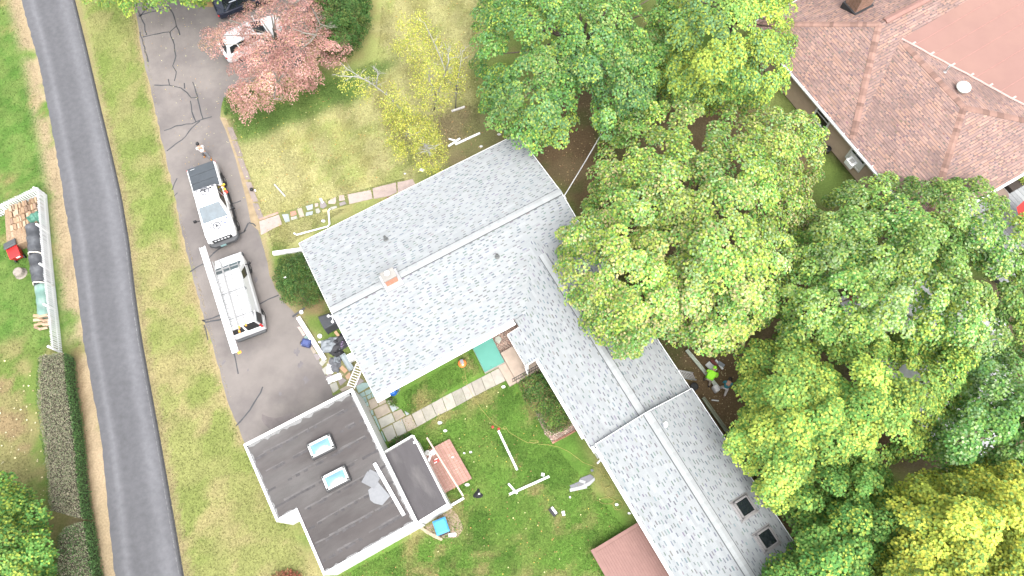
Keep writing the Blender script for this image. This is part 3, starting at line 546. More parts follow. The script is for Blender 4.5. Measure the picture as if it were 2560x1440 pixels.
# chimney
def chimney(parent, u, w, zr, su, sw, h, mbrick, mcap):
    c = MB().prism([H(u - su / 2, w - sw / 2)[:2], H(u + su / 2, w - sw / 2)[:2], H(u + su / 2, w + sw / 2)[:2], H(u - su / 2, w + sw / 2)[:2]], zr - .4, zr + h).build('chimney', mat('mortar', (.3, .27, .25), .9, .1), parent)
    first = {}
    nrow = int(h / .085)
    for k in range(nrow):
        z = zr - .02 + (k + .5) * (h + .02) / nrow
        for ax, half, ln in (('u', sw / 2, su), ('w', su / 2, sw)):
            n = max(2, round(ln / .22))
            for s in (1, -1):
                for i in range(n):
                    o_ = (i + .5 - n / 2) * ln / n; p = H(u + o_, w + s * half, z) if ax == 'u' else H(u + s * half, w + o_, z)
                    key = (ax, round(ln / n, 3))
                    if key not in first:
                        b = MB().box((0, 0, 0), (ln / n - .014, .03, .085 - .014)).build('brick', mbrick, c, local=True); first[key] = b
                    else: b = first[key].copy(); COL.objects.link(b)
                    b.location = wm(c).inverted() @ p; b.rotation_euler = (0, 0, TH + (0 if ax == 'u' else math.pi / 2))
    for a in (su,): MB().prism([H(u - su / 2 - .06, w - sw / 2 - .06)[:2], H(u + su / 2 + .06, w - sw / 2 - .06)[:2], H(u + su / 2 + .06, w + sw / 2 + .06)[:2], H(u - su / 2 - .06, w + sw / 2 + .06)[:2]], zr + h, zr + h + .1).build('crown', mcap, c, bevel=.02)
    return c
ch = chimney(house, .28, WR - .05, RZ - .06, .7, .5, .85, mat('chimney_brick', (.42, .2, .135), .85, .15, 6, objvar=.12), mat('cement_crown', (.24, .23, .215), .8, .1))
MB().prism([H(-.25, WR - .6)[:2], H(.82, WR - .6)[:2], H(.82, WR + .5)[:2], H(-.25, WR + .5)[:2]], RZ - .16, RZ + .015).build('flashing', mat('lead_flashing', (.42, .42, .43), .5, .1, metal=.3), ch)
MB().lathe(H(.25, WR, RZ + .86), [(.09, 0), (.09, .14), (.15, .14), (.16, .17), (.04, .24)], 16).build('chimney_cap', WHITE, ch)
vgrey = mat('vent_lead', (.12, .125, .125), .6, .1); pp = wm(house)
def slope_main(w): return EZ + (w - W0) / (WR - W0) * (RZ - EZ) if w < WR else EZ + (W1 - w) / (W1 - WR) * (RZ - EZ)
def on_main(px, py):
    z = 3.3
    for _ in range(6):
        p = P(px, py, z); w = -p.x * ST + p.y * CT; z = slope_main(w)
    return P(px, py, z)
pipe_vent(house, on_main(965, 599), .085, .42, vgrey); pipe_vent(house, on_main(1243, 642), .085, .3, vgrey)
def on_wing(px, py):
    z = 3.4
    for _ in range(6):
        p = P(px, py, z); u = p.x * CT + p.y * ST; z = FRZ - abs(u - FR) * (FRZ - FE) / (FR - FU0)
    return P(px, py, z)
pipe_vent(house, on_wing(1663, 1061), .1, .2, ALU)
for (cx, cy) in ((1860, 1268), (1916, 1347)):
    c = on_wing(cx, cy); an = -math.atan((FRZ - FE) / (FR - FU0)); R = Matrix.Rotation(TH, 3, 'Z') @ Matrix.Rotation(-an, 3, 'Y')
    f = MB(); SW, SL = .92, .98
    for sx, sy, dx, dy in ((0, 1, SL, .1), (0, -1, SL, .1), (1, 0, .1, SW), (-1, 0, .1, SW)): f.box(c + R @ Vector((sx * (SL / 2 - .05), sy * (SW / 2 - .05), .07)), (dx if not sx else .1, dy if not sy else .1, .16), M=R)
    s = f.build('skylight', mat('skylight_frame', (.2, .19, .19), .5, .1), house, bevel=.01)
    MB().box(c + R @ Vector((0, 0, .1)), (SL - .18, SW - .18, .02), M=R).build('pane', GLASS, s)
    fl = MB()
    for sx, sy, dx, dy in ((0, 1, SL + .3, .1), (0, -1, SL + .3, .1), (1, 0, .12, SW + .1), (-1, 0, .12, SW + .1)): fl.box(c + R @ Vector((sx * (SL / 2 + .06), sy * (SW / 2 + .05), .02)), (dx, dy, .03), M=R)
    fl.build('flashing', mat('skylight_flashing', (.3, .29, .29), .5, .1, metal=.4), s)
# porch: concrete landing, white column, black rail
porch = MB().prism([H(3.95, 9.55)[:2], H(5.75, 9.55)[:2], H(5.75, 11.6)[:2], H(3.95, 11.6)[:2]], 0, .45).build('porch_floor', mat('porch_concrete', (.33, .265, .215), .85, .14, 2.5, bump=.3), house, bevel=.02)
MB().prism([H(3.45, 9.62)[:2], H(3.95, 9.62)[:2], H(3.95, 11.5)[:2], H(3.45, 11.5)[:2]], 0, .2).build('porch_step', mat('porch_concrete', (.33, .265, .215)), house, bevel=.02)
col = MB().box(H(4.78, 9.8, 1.35), (.13, .13, 1.95), TH).build('porch_column', WHITE, house, bevel=.01)
rail = MB(); rail.bar(H(3.7, 9.66, 1.28), H(5.7, 9.66, 1.3), .035, .035); rail.bar(H(3.7, 9.66, .62), H(5.7, 9.66, .62), .03, .03)
rail = rail.build('porch_rail', BLACK, house)
for i in range(15): MB().bar(H(3.7 + i * .142, 9.66, .45), H(3.7 + i * .142, 9.66, 1.27), .016, .016, up=(1, 0, 0)).build('baluster', BLACK, rail)
MB().tube([H(4.62, 9.68, VE - .35), H(4.62, 9.66, 1.9), H(4.7, 9.55, .3), H(4.7, 9.3, .12)], .045, 8).build('downspout', WHITE, house)
# downspout stub and box on the wing
MB().bar(P(1494, 1158, .9), P(1512, 1138, 1.6), .09, .07).build('downspout', WHITE, house)
MB().box(P(1484, 1124, 2.7), (.2, .35, .2), TH).build('gutter_outlet', WHITE, house, bevel=.02)
MB().box(P(958, 982, 2.72), (.3, .22, .1), TH).build('gutter_outlet', WHITE, house, bevel=.02)
# security lamps on the gable
lamp = MB().lathe(H(U0 - .08, WR - .15, 3.3), [(.09, 0), (.09, .05)], 10).build('security_lamp', WHITE, house)
for dx, dy in ((-.2, .15), (-.14, -.28)): MB().lathe(H(U0 - .1 + dx, WR - .15 + dy, 3.22), [(.03, 0), (.07, .04), (.08, .12), (.02, .15)], 12).build('lamp_head', WHITE, lamp)
MB().tube([H(U0 - .3, WR, 3.3), H(U0 - .08, WR - .15, 3.33), H(U0 - .24, WR - .43, 3.3)], .025, 6).build('lamp_arm', WHITE, lamp)
# service cable
cb = MB(); a, b = P(1411, 489, 3.75), P(1492, 352, 3.6); far = a + (b - a) * 1.5
cb.tube([a.lerp(far, t) - Vector((0, 0, math.sin(math.pi * t) * .15)) for t in np.linspace(0, 1, 14)], .028, 5)
tag(cb.build('service_cable', mat('cable_grey', (.5, .5, .5), .6, .1), None), 'grey overhead service cable running from the gable into the maples', 'cable')
sb = MB().tube([a, a + Vector((.12, -.1, -.25)), P(1414, 498, 3.5), P(1412, 512, 3.3)], .03, 6).build('service_drop', mat('cable_grey', None), house)
# dark red deck behind the house with balustrade and steps
DR = mat('deck_red_stain', (.2, .085, .065), .7, .18, 4, stretch=((.15, 1, 1), TH)); deckr = thing('rear_deck', 'dark red stained deck with slatted rails along the back of the grey house', 'deck', H(4, 23))
wd = lambda u: (H(u, 22.3), H(u, 23.15))
for i in range(7): MB().bar(H(2.2, 22.3 + i * .145, .55), H(11.3, 22.3 + i * .145, .55), .135, .03).build('board', DR, deckr)
MB().bar(H(3.2, 23.28, 1.45), H(11.3, 23.28, 1.45), .14, .04).build('top_rail', DR, deckr)
for u in np.arange(3.2, 11.4, 1.35): MB().bar(H(u, 23.25, 0), H(u, 23.25, 1.43), .09, .09, up=(1, 0, 0)).build('post', DR, deckr)
for u in np.arange(3.4, 11.3, .16): MB().bar(H(u, 23.24, .6), H(u, 23.24, 1.42), .035, .035, up=(1, 0, 0)).build('baluster', DR, deckr)
MB().bar(H(3.2, 23.3, 1.45), H(2.55, 24.1, .95), .14, .04).build('stair_rail', DR, deckr)
for k in range(9): p = H(3.2, 23.28).lerp(H(2.55, 24.08), k / 9); MB().bar(p + Vector((0, 0, .3)), p + Vector((0, 0, 1.42 - .5 * k / 9)), .035, .035, up=(1, 0, 0)).build('baluster', DR, deckr)
MB().bar(H(1.5, 22.9, 1.2), H(.95, 23.6, .8), .14, .04).build('stair_rail', DR, deckr)
for k in range(3): MB().box(H(1.95 - k * .1, 23.2 + k * .28, .4 - k * .17), (1.5, .3, .05), TH + .35).build('tread', DR, deckr, bevel=.008)
# composite deck by the lower wing
DC = mat('composite_red', (.205, .115, .1), .65, .1, 3); dk = thing('composite_deck', 'salmon red composite deck with a plank border at the foot of the wing', 'deck', H(4, -2))
d0, d1, dz = 2.93, 5.72, .55
MB().bar(H(d0 + .1, -.62, dz), H(d1 + .3, -.62, dz), .2, .05).build('border_board', DC, dk, bevel=.006); MB().bar(H(d0, -.5, dz), H(d0, -9, dz), .2, .052).build('border_board', DC, dk, bevel=.006)
for i in range(21): u = d0 + .17 + i * .143; MB().bar(H(u, -.73, dz - .002), H(u, -9, dz - .002), .134, .03).build('board', DC, dk)
MB().prism([H(d0 + .02, -.55)[:2], H(d1 + .3, -.55)[:2], H(d1 + .3, -9)[:2], H(d0 + .02, -9)[:2]], 0, dz - .05).build('skirting', mat('deck_skirt', (.1, .05, .045), .8, .1), dk)
# green cellar bulkhead
bk = thing('cellar_bulkhead', 'flat sea green cellar hatch beside the gravel bed', 'hatch', P(1222, 890))
c4 = [P(1180, 868, .32), P(1228, 840, .45), P(1262, 906, .42), P(1212, 932, .3)]
MB().hexa([Vector((p.x, p.y, 0)) for p in c4], [p - Vector((0, 0, .02)) for p in c4]).build('kerb', mat('hatch_kerb', (.3, .27, .24), .85, .1), bk)
cc = sum(c4, Vector()) / 4; HG = mat('hatch_green', (.075, .235, .19), .5, .08, 2)
MB().hexa([cc + (p - cc) * .98 for p in c4], [cc + (p - cc) * .98 + Vector((0, 0, .04)) for p in c4]).build('lid', HG, bk, bevel=.012)
lip = MB()
for i in range(4): a, b = [cc + (c4[j % 4] - cc) * .95 + Vector((0, 0, .05)) for j in (i, i + 1)]; lip.bar(a, b, .05, .03)
lip.build('rim', HG, bk); MB().box(P(1228, 917, .37), (.14, .05, .04), .3).build('handle', mat('hatch_pull', (.06, .17, .14), .5), bk, bevel=.01)

# ---------------------------------------------------------------- flat-roofed garage
gar = thing('flat_garage', 'white garage with a black felt flat roof, white parapet and two skylights', 'garage', H(-7.5, 9.5))
GZ = 2.8; go = [(-10.95, 13.42), (-4.43, 13.3), (-4.43, 5.1), (-9.82, 5.15), (-9.82, 8.74), (-10.92, 8.76)]
gw = [H(*p) for p in go]; gc_ = H(-7.4, 9.3)
inset = lambda p, d: (p[0] + (d if p[0] < -7 else -d) * (1 if p[0] < -9.9 or p[0] > -7 else 1), p[1] + (d if p[1] < 8 else -d))
gi = [(-10.83, 13.26), (-4.6, 13.14), (-4.6, 5.24), (-9.7, 5.27), (-9.7, 8.87), (-10.8, 8.89)]
MB().prism([p[:2] for p in gw], 0, GZ - .2).build('wall', WALLW, gar)
for i in range(6):
    a, b, c, d = [H(*q, GZ) for q in (go[i], go[(i + 1) % 6], gi[(i + 1) % 6], gi[i])]; lo = [Vector((p.x, p.y, GZ - .16)) for p in (a, b, c, d)]
    MB().hexa(lo[::-1], [a, b, c, d][::-1]).build('coping', WHITEW if i == 0 else WHITE, gar)
FELT = mat('roof_felt', (.076, .069, .068), .95, .25, .9, spec=.1, bump=.4, bscale=30, col2=(.1, .095, .093), mixscale=.35, stretch=((3.2, 1, 1), TH), detail=9)
gm = MB().prism([H(*q)[:2] for q in gi], GZ - .3, GZ - .07).build('felt_roof', FELT, gar)
for i, w in enumerate([12.35, 11.4, 10.45, 9.5, 8.55, 7.6, 6.65, 5.8]):
    u0 = -10.74 if w > 8.95 else -9.62; mb = MB(); n = 26
    for k in range(n):
        if random.random() < .35: continue
        a = H(u0 + (-4.66 - u0) * k / n, w + random.uniform(-.02, .02), GZ - .063); b = H(u0 + (-4.66 - u0) * (k + 1) / n, w, GZ - .063); mb.bar(a, b, .1 + .05 * random.random(), .008)
    mb = mb if mb.v else MB().bar(H(u0, w, GZ - .063), H(u0 + 1, w, GZ - .063), .1, .008); seam_ = mb.build('felt_seam', mat('felt_seam', (.062, .058, .06), .85, .3, 5, objvar=.15), gm); tag(seam_, kind='stuff'); mb2 = MB()
    for k in range(9):
        uu0 = random.uniform(u0, -5.6); mb2.bar(H(uu0, w + .11 + random.uniform(-.03, .05), GZ - .066 + k * .0004), H(min(-4.66, uu0 + random.uniform(.4, 1.4)), w + .11, GZ - .066 + k * .0004), random.uniform(.03, .1), .004)
    tag(mb2.build('lap_dust', mat('lap_dust', (.098, .093, .092), .95, .35, 3), gm), kind='stuff')
edge = MB(); q = [H(*p, GZ - .06) for p in gi]
for i in range(6):
    a, b = q[i], q[(i + 1) % 6]; n = int((b - a).length / .16); inn = (Vector((gc_.x, gc_.y, a.z)) - (a + b) / 2); d = (b - a).normalized(); sdv = Vector((-d.y, d.x, 0)); sdv = sdv if sdv.dot(inn) > 0 else -sdv
    if i in (3,): continue
    prev = .1
    for k in range(n):
        w_ = random.uniform(.03, .13) * (1.9 if i == 0 else 1); p0, p1 = a.lerp(b, k / n), a.lerp(b, (k + 1) / n); edge.face([p0, p1, p1 + sdv * w_, p0 + sdv * prev]); prev = w_
edge.build('silver_coating', mat('silver_coat', (.17, .17, .17), .6, .25, 5, bump=.3), gm)
LB = mat('skylight_dome', (.13, .25, .3), .15, .05, 1, spec=.6)
def dome(px, py):
    c = P(px, py, GZ + .12); R = Matrix.Rotation(TH - .04, 3, 'Z'); f = MB().box(c - Vector((0, 0, .08)), (1.42, .95, .3), M=R).build('skylight', mat('skylight_kerb', (.05, .05, .052), .8, .15), gar, bevel=.05)
    fr = MB(); 
    for sx, sy in ((0, 1), (0, -1), (1, 0), (-1, 0)): fr.box(c + R @ Vector((sx * .58, sy * .33, .1)), (1.28 if not sx else .12, .12 if not sx else .78, .09), M=R)
    fr.build('skylight_frame', WHITEW, f, bevel=.015)
    g = MB(); n = 7
    for i in range(n):
        for j in range(n):
            def dp(a, b): x, y = a / n * 2 - 1, b / n * 2 - 1; return c + R @ Vector((x * .52, y * .27, .1 + .09 * (1 - x * x) * (1 - y * y)))
            g.face([dp(i, j), dp(i + 1, j), dp(i + 1, j + 1), dp(i, j + 1)])
    g.build('acrylic_dome', LB, f, smooth=True)
dome(803, 1116); dome(840, 1196)
for pts, c in [([(915, 1185), (925, 1173), (952, 1186), (940, 1210), (915, 1205)], 0), ([(903, 1205), (918, 1178), (950, 1195), (935, 1222)], 1), ([(920, 1225), (945, 1205), (975, 1240), (955, 1263), (935, 1258), (925, 1250)], 0)]:
    sh = MB().prism(px_poly(pts, GZ), GZ - .05 + c * .012, GZ - .035 + c * .012).build('loose_shingle_sheet', mat('slate_sheet', (.17, .175, .185), .85, .1, 5, objvar=.12), None); tag(sh, 'grey shingle sheet lying on the black garage roof, ' + ('uppermost of the pile' if c else ('beside the white board' if pts[0][0] == 920 else 'under the uppermost sheet')), 'shingle', 'shingle sheets on the garage roof')
tag(MB().bar(P(936, 1158, GZ + .02), P(1010, 1288, GZ + .02), .19, .1).build('white_board', WHITE, None, bevel=.012), 'long white board lying on the black garage roof', 'board')
# lean-to
AZ = 2.45; an_ = thing('garage_lean_to', 'narrow black-roofed lean-to with white edging on the side of the garage', 'shed', H(-3.5, 7.2))
MB().prism([H(-4.4, 5.15)[:2], H(-2.66, 5.2)[:2], H(-2.66, 9.3)[:2], H(-4.4, 9.25)[:2]], 0, AZ - .1).build('wall', WALLW, an_)
MB().prism([H(-4.42, 5.2)[:2], H(-2.72, 5.25)[:2], H(-2.72, 9.25)[:2], H(-4.42, 9.2)[:2]], AZ - .12, AZ).build('felt_roof', mat('lean_felt', (.068, .063, .066), .9, .2, 1.2, bump=.4, col2=(.115, .108, .106), mixscale=.8, mixlo=.56, mixhi=.75, stretch=((1, 3.5, 1), TH)), an_)
MB().bar(H(-2.66, 5.15, AZ - .05), H(-2.66, 9.33, AZ - .05), .1, .16).build('coping', WHITEW, an_); MB().bar(H(-4.4, 5.11, AZ - .1), H(-2.6, 5.16, AZ - .1), .14, .28).build('fascia', WHITE, an_); MB().bar(H(-4.4, 9.3, AZ - .04), H(-2.68, 9.35, AZ - .04), .08, .12).build('fascia', WHITEW, an_)
MB().box(P(1036, 1106, AZ), (.12, .12, .05), TH).build('roof_clip', WHITE, an_)
# small timber platform
pl = thing('timber_platform', 'weathered red timber platform beside the lean-to', 'deck', P(1130, 1170)); PT = mat('weathered_redwood', (.29, .16, .13), .8, .2, 6, col2=(.38, .27, .22), mixlo=.5, mixhi=.7, stretch=((1, .12, 1), TH), objvar=.12)
o0, o1, o2 = P(1124, 1097, .3), P(1180, 1196, .3), P(1062, 1130, .3); nb = 13
uu = (o2 - o0); uu = uu.normalized() * 2.55; ll = o1 - o0
for i in range(nb): a = o0 + uu * ((i + .5) / nb); MB().bar(a, a + ll, uu.length / nb - .012, .035).build('board', PT, pl)
for t in (.08, .5, .92): MB().bar(o0 + ll * t - Vector((0, 0, .15)), o0 + uu + ll * t - Vector((0, 0, .15)), .06, .24).build('joist', PT, pl)
# ---------------------------------------------------------------- the red-roofed neighbour
red = thing('hip_roof_house', 'neighbouring house with brown siding and a red-brown shingle hip roof', 'house', H(34, 14)); RE = 2.6
BRS = mat('brown_siding', (.42, .32, .245), .7, .08, 3)
wall_block(red, [H(29.53, 5.5), H(41, 5.5), H(48, 12.3), H(48, 22.2), H(29.53, 22.2)], 0, RE - .12, mat('siding_backing', (.13, .09, .065), .8, .1))
for k in range(16):
    z = .12 + k * .15; MB().poly([H(29.52, 5.5, z), H(29.52, 22.2, z), H(29.505, 22.2, z + .148), H(29.505, 5.5, z + .148), H(29.48, 5.5, z), H(29.48, 22.2, z), H(29.5, 22.2, z + .148), H(29.5, 5.5, z + .148)], [(4, 5, 6, 7)[::-1], (0, 1, 5, 4), (3, 7, 6, 2)]).build('siding_board', BRS, red)
AP = (34.5, 17.3, 4.72)
roof_face(red, [H(29.2, 22.6, RE), H(29.2, 12, RE), H(*AP)], REDS); roof_face(red, [H(48, 22.6, RE), H(29.2, 22.6, RE), H(*AP), H(48, 17.3, 4.72)], REDS); roof_face(red, [H(29.2, 12, RE), H(48, 12, RE), H(48, 17.3, 4.72), H(*AP)], REDS)
R2 = (35.35, 10.1, 4.17)
roof_face(red, [H(29.2, 12, RE), H(29.2, 5.15, RE), H(*R2), H(35.35, 15.98, 4.17)], REDS); roof_face(red, [H(29.2, 5.15, RE), H(41.97, 5.15, RE), H(*R2)], REDS)
roof_face(red, [H(41.97, 5.15, 2.59), H(41.97, 16, 2.59), H(35.35, 16, 4.17), H(*R2)], REDS)
A_, B_ = H(35.42, 15.93, 4.19), H(39.4, 8.58, 3.24)
z = 4.0
for _ in range(8): p = P(2422, 0, z); z = RE + .4 * ((-p.x * ST + p.y * CT) - 12)
C_ = p.copy(); C_.z = z + .03; far = B_ + (B_ - A_) * .7; out = C_ + (C_ - A_) * 1.5; q = far + (out - A_)
nS = (B_ - A_).cross(C_ - A_).normalized(); q.z = A_.z - ((q.x - A_.x) * nS.x + (q.y - A_.y) * nS.y) / nS.z
mem = MB().poly([A_, far, q, out] + [v - Vector((0, 0, .08)) for v in (A_, far, q, out)], [(0, 1, 2, 3), (7, 6, 5, 4), (0, 4, 5, 1), (3, 7, 4, 0), (1, 5, 6, 2)]).build('membrane_roof', mat('salmon_membrane', (.208, .12, .103), .8, .06, .4, col2=(.222, .13, .108), mixscale=.2), red)
dS = (far - A_); lS = (out - A_)
for t in (.06, .15, .24, .35, .47, .6, .75):
    a = A_ + dS * t + Vector((0, 0, .006)); e_ = a + lS * .95; e_.z = A_.z - ((e_.x - A_.x) * nS.x + (e_.y - A_.y) * nS.y) / nS.z + .006; MB().bar(a, e_, .05, .01).build('membrane_seam', mat('membrane_seam', (.26, .14, .12), .6, .1), mem)
PINK = mat('pink_sealant', (.42, .29, .265), .6, .1); bd = MB(); pr = None
pts_ = [A_ + dS * t + Vector((random.uniform(-.04, .04), random.uniform(-.04, .04), .02)) for t in np.linspace(0, 1, 30)]
bd.tube(pts_, .06, 5); bd.build('sealant_bead', PINK, mem)
for t in (.05, .14, .24, .33, .42, .53, .62, .72, .82): a = A_ + dS * t + Vector((0, 0, .03)); MB().bar(a, a + lS.normalized() * .3 + Vector((0, 0, .0)), .12, .02).build('sealant_tab', PINK, mem)
CAPR = mat('red_cap_shingle', (.2, .122, .1), .9, .15, 5, bump=.3, objvar=.32); CM_ = Vector((0, 0, 0))
def hips(a, b, pitch=.235): cap_row(red, H(*a), H(*b), 'hip_cap', CAPR, pitch, .2, .055, .02, .045)
hips((29.25, 22.55, RE + .02), AP); hips((29.35, 12.15, RE + .06), AP); hips((29.3, 5.25, RE + .03), R2); hips((41.9, 5.2, RE + .02), R2); hips((35.35, 15.5, 4.17), R2)
MB().poly([H(34.95, 17.3 + s * w, z) for w, z in ((.2, 4.66), (.2, 4.76), (0, 4.84)) for s in (1, -1)] + [H(48, 17.3 + s * w, z) for w, z in ((.2, 4.66), (.2, 4.76), (0, 4.84)) for s in (1, -1)], [(0, 2, 8, 6), (1, 7, 9, 3), (2, 4, 10, 8), (3, 9, 11, 5), (0, 1, 3, 5, 4, 2)]).build('ridge_vent', mat('red_vent', (.23, .13, .11), .8, .12, 2), red)
gutter(red, H(29.12, 22.6, RE - .14), H(29.12, 5.15, RE - .14), .13, .12); gutter(red, H(29.3, 5.07, RE - .14), H(41.9, 5.07, RE - .14), .13, .12); fascia(H(29.2, 22.63, RE), H(48, 22.63, RE), .12, red)
for w in np.arange(6, 22.5, 1.35): MB().bar(H(29.05, w, RE - .01), H(29.35, w, RE + .03), .03, .015).build('gutter_hanger', WHITE, red)
cr = chimney(red, 34.95, 19.55, 3.75, 1.25, 1.0, 1.7, mat('dark_brick', (.22, .13, .095), .85, .2, 6, objvar=.25), WHITEW)
MB().prism([H(34.2, 18.9)[:2], H(35.7, 18.9)[:2], H(35.7, 20.15)[:2], H(34.2, 20.15)[:2]], 3.4, 4.12).build('flashing', mat('tar_flashing', (.03, .03, .033), .7, .2), cr)
def on_f5(px, py):
    z = 3.8
    for _ in range(8): p = P(px, py, z); z = 4.17 - .239 * ((p.x * CT + p.y * ST) - 35.35)
    return P(px, py, z)
mv = MB().lathe(on_f5(2402, 226), [(.24, -.1), (.24, .3), (.42, .3), (.44, .36), (.34, .47), (.12, .52)], 20).build('mushroom_vent', mat('vent_enamel', (.48, .49, .46), .5, .06), red, bevel=.01)
pipe_vent(red, on_f5(2362, 180), .06, .55, ALU)
def on_wall(px, py):
    lo, hi = -1.0, 4.0
    for _ in range(40):
        m = (lo + hi) / 2; p = P(px, py, m)
        if p.x * CT + p.y * ST > 29.48: lo = m
        else: hi = m
    return P(px, py, (lo + hi) / 2)
def window(px, py, ac=False):
    c = on_wall(px, py); w = -c.x * ST + c.y * CT; z = 1.65; W2, H2 = .62, .72; f = MB()
    for dw, dz, sw_, sz_ in ((W2, 0, .12, 2 * H2 + .12), (-W2, 0, .12, 2 * H2 + .12), (0, -H2, 2 * W2 + .12, .12), (0, H2, 2 * W2 + .12, .12)): f.box(H(29.43, w + dw, z + dz), (.09, sw_, sz_), TH)
    o = f.build('window', WHITEW, red, bevel=.008); MB().box(H(29.47, w, z), (.03, 2 * W2 - .1, 2 * H2 - .1), TH).build('pane', GLASS, o); MB().box(H(29.44, w, z + .02), (.05, 2 * W2 - .1, .05), TH).build('sash_bar', WHITEW, o)
    if ac:
        a = MB().box(H(29.22, w + .05, z - .42), (.5, .62, .42), TH).build('air_conditioner', WHITE, o, bevel=.02); MB().box(H(29.2, w + .05, z - .205), (.3, .3, .012), TH).build('grille', mat('ac_grille', (.35, .35, .34), .6), a); MB().box(H(29.44, w, z - .3), (.04, 1.1, .7), TH).build('side_panel', WHITEW, o)
window(2058, 292); window(2146, 392, True)
# neighbour's deck
nd = thing('grey_deck', 'silvery grey plank deck beside the red-roofed house', 'deck', P(2540, 520)); GW = mat('silver_wood', (.27, .28, .285), .85, .15, 5, stretch=((1, .12, 1), TH), objvar=.1)
for i in range(26): u = 32.4 + i * .29; MB().bar(H(u, 5.2, .42), H(u, .2, .42), .275, .04).build('board', GW, nd)
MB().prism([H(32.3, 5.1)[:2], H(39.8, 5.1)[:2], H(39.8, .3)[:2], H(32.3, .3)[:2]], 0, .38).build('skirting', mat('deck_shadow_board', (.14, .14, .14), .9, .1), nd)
pb = thing('planter_box', 'dark brown planter box with a lime green plant on the grey deck', 'planter', P(2535, 460, .44)); cpb = P(2538, 458, .62)
MB().box(cpb, (1.3, .75, .36), TH).build('box', mat('planter_brown', (.045, .035, .03), .8, .15), pb, bevel=.02)
pf = MB(); rp = random.Random(4)
for i in range(140):
    a = cpb + Vector((rp.gauss(.35, .2), rp.gauss(.15, .16), .2 + rp.random() * .3)); d = Vector((rp.gauss(0, 1), rp.gauss(0, 1), .4)).normalized() * .12; s_ = d.cross(Vector((0, 0, 1))) * .35; f_ = rp.uniform(.7, 1.3); pf.face([a, a + d * .5 + s_, a + d, a + d * .5 - s_], 0, (.2 * f_, .26 * f_, .04 * f_))
pf.build('foliage', mat('planter_leaf', None, .6, 0, src='Col', trans=.25), pb, col=True)
um = thing('parasol', 'red parasol over the grey deck at the picture edge', 'parasol', P(2590, 560, .44)); uc = P(2608, 535, 2.5); uc0 = Vector((uc.x, uc.y, 2.6)); UR = mat('parasol_red', (.42, .035, .03), .7, .1); mb = MB()
for i in range(8):
    t0, t1 = i * math.pi / 4 + .3, (i + 1) * math.pi / 4 + .3; a, b = [uc0 + Vector((1.35 * math.cos(t), 1.35 * math.sin(t), -.45)) for t in (t0, t1)]; m = (a + b) / 2 + Vector((0, 0, .06)); mb.poly([uc0, a, m, b], [(0, 1, 2), (0, 2, 3)])
mb.build('canopy', UR, um); MB().tube([Vector((uc0.x, uc0.y, .44)), uc0], .025, 8).build('pole', ALU, um)
tb = thing('patio_table', 'brown oval table on the grey deck under the leaves', 'table', P(2500, 490, .44)); MB().lathe(P(2500, 487, 1.1), [(.5, 0), (.52, .02), (.5, .04)], 20).build('top', mat('table_brown', (.2, .15, .12), .6), tb)
for dx, dy in ((.3, .3), (-.3, .3), (.3, -.3), (-.3, -.3)): p = P(2500, 487, 1.1); MB().tube([(p.x + dx, p.y + dy, .44), (p.x + dx * .8, p.y + dy * .8, 1.1)], .02, 6).build('leg', BLACK, tb)
rc_ = thing('patio_chair', 'red chair glimpsed through the maple leaves', 'chair', P(2126, 752)); p = P(2126, 752)
MB().box((p.x, p.y, .45), (.5, .5, .08), .4).build('seat', UR, rc_, bevel=.03); MB().box((p.x - .2, p.y + .12, .75), (.08, .5, .6), .4).build('backrest', UR, rc_, bevel=.03)
for dx, dy in ((.2, .2), (-.2, .2), (.2, -.2), (-.2, -.2)): MB().tube([(p.x + dx, p.y + dy, 0), (p.x + dx, p.y + dy, .45)], .02, 6).build('leg', BLACK, rc_)

# ---------------------------------------------------------------- picket fence, firewood, tarps
fen = thing('picket_fence', 'white picket fence beside the road with a short return at its corner', 'fence', P(120, 490)); FM = mat('fence_vinyl', (.76, .77, .79), .5, .05, 3, objvar=.04)
def fence(pts, n0=None, posts=()):
    wpts = [P(*q) for q in pts]; L_ = [0]
    for a, b in zip(wpts[:-1], wpts[1:]): L_.append(L_[-1] + (b - a).length)
    def at(s):
        for i in range(len(wpts) - 1):
            if s <= L_[i + 1] + 1e-6: return wpts[i].lerp(wpts[i + 1], (s - L_[i]) / (L_[i + 1] - L_[i])), (wpts[i + 1] - wpts[i]).normalized()
    n = int(L_[-1] / .152); first = None; inv = wm(fen).inverted()
    for k in range(n):
        p, d = at((k + .5) * L_[-1] / n)
        if first is None:
            first = MB().poly([(-.042, -.012, .08), (.042, -.012, .08), (.042, .012, .08), (-.042, .012, .08), (-.042, -.012, 1.14), (.042, -.012, 1.14), (.042, .012, 1.14), (-.042, .012, 1.14), (0, -.012, 1.22), (0, .012, 1.22)], [(3, 2, 1, 0), (0, 1, 5, 8, 4), (2, 3, 7, 9, 6), (1, 2, 6, 9, 8, 5), (3, 0, 4, 8, 9, 7)]).build('picket', FM, fen, local=True); o = first
        else: o = first.copy(); COL.objects.link(o)
        o.location = inv @ p; o.rotation_euler = (random.uniform(-.02, .02), 0, math.atan2(d.y, d.x))
    for a, b in zip(wpts[:-1], wpts[1:]):
        for z in (.35, .95): off = Vector((-(b - a).y, (b - a).x, 0)).normalized() * -.035; MB().bar(a + off + Vector((0, 0, z)), b + off + Vector((0, 0, z)), .035, .09).build('rail', FM, fen)
    for s in posts:
        p, d = at(s * L_[-1]); off = Vector((-d.y, d.x, 0)) * -.1; MB().box(p + off + Vector((0, 0, .65)), (.11, .11, 1.3), math.atan2(d.y, d.x)).build('post', FM, fen, bevel=.01); MB().lathe(p + off + Vector((0, 0, 1.3)), [(.09, 0), (.09, .03), (.0, .1)], 4).build('post_cap', FM, fen)
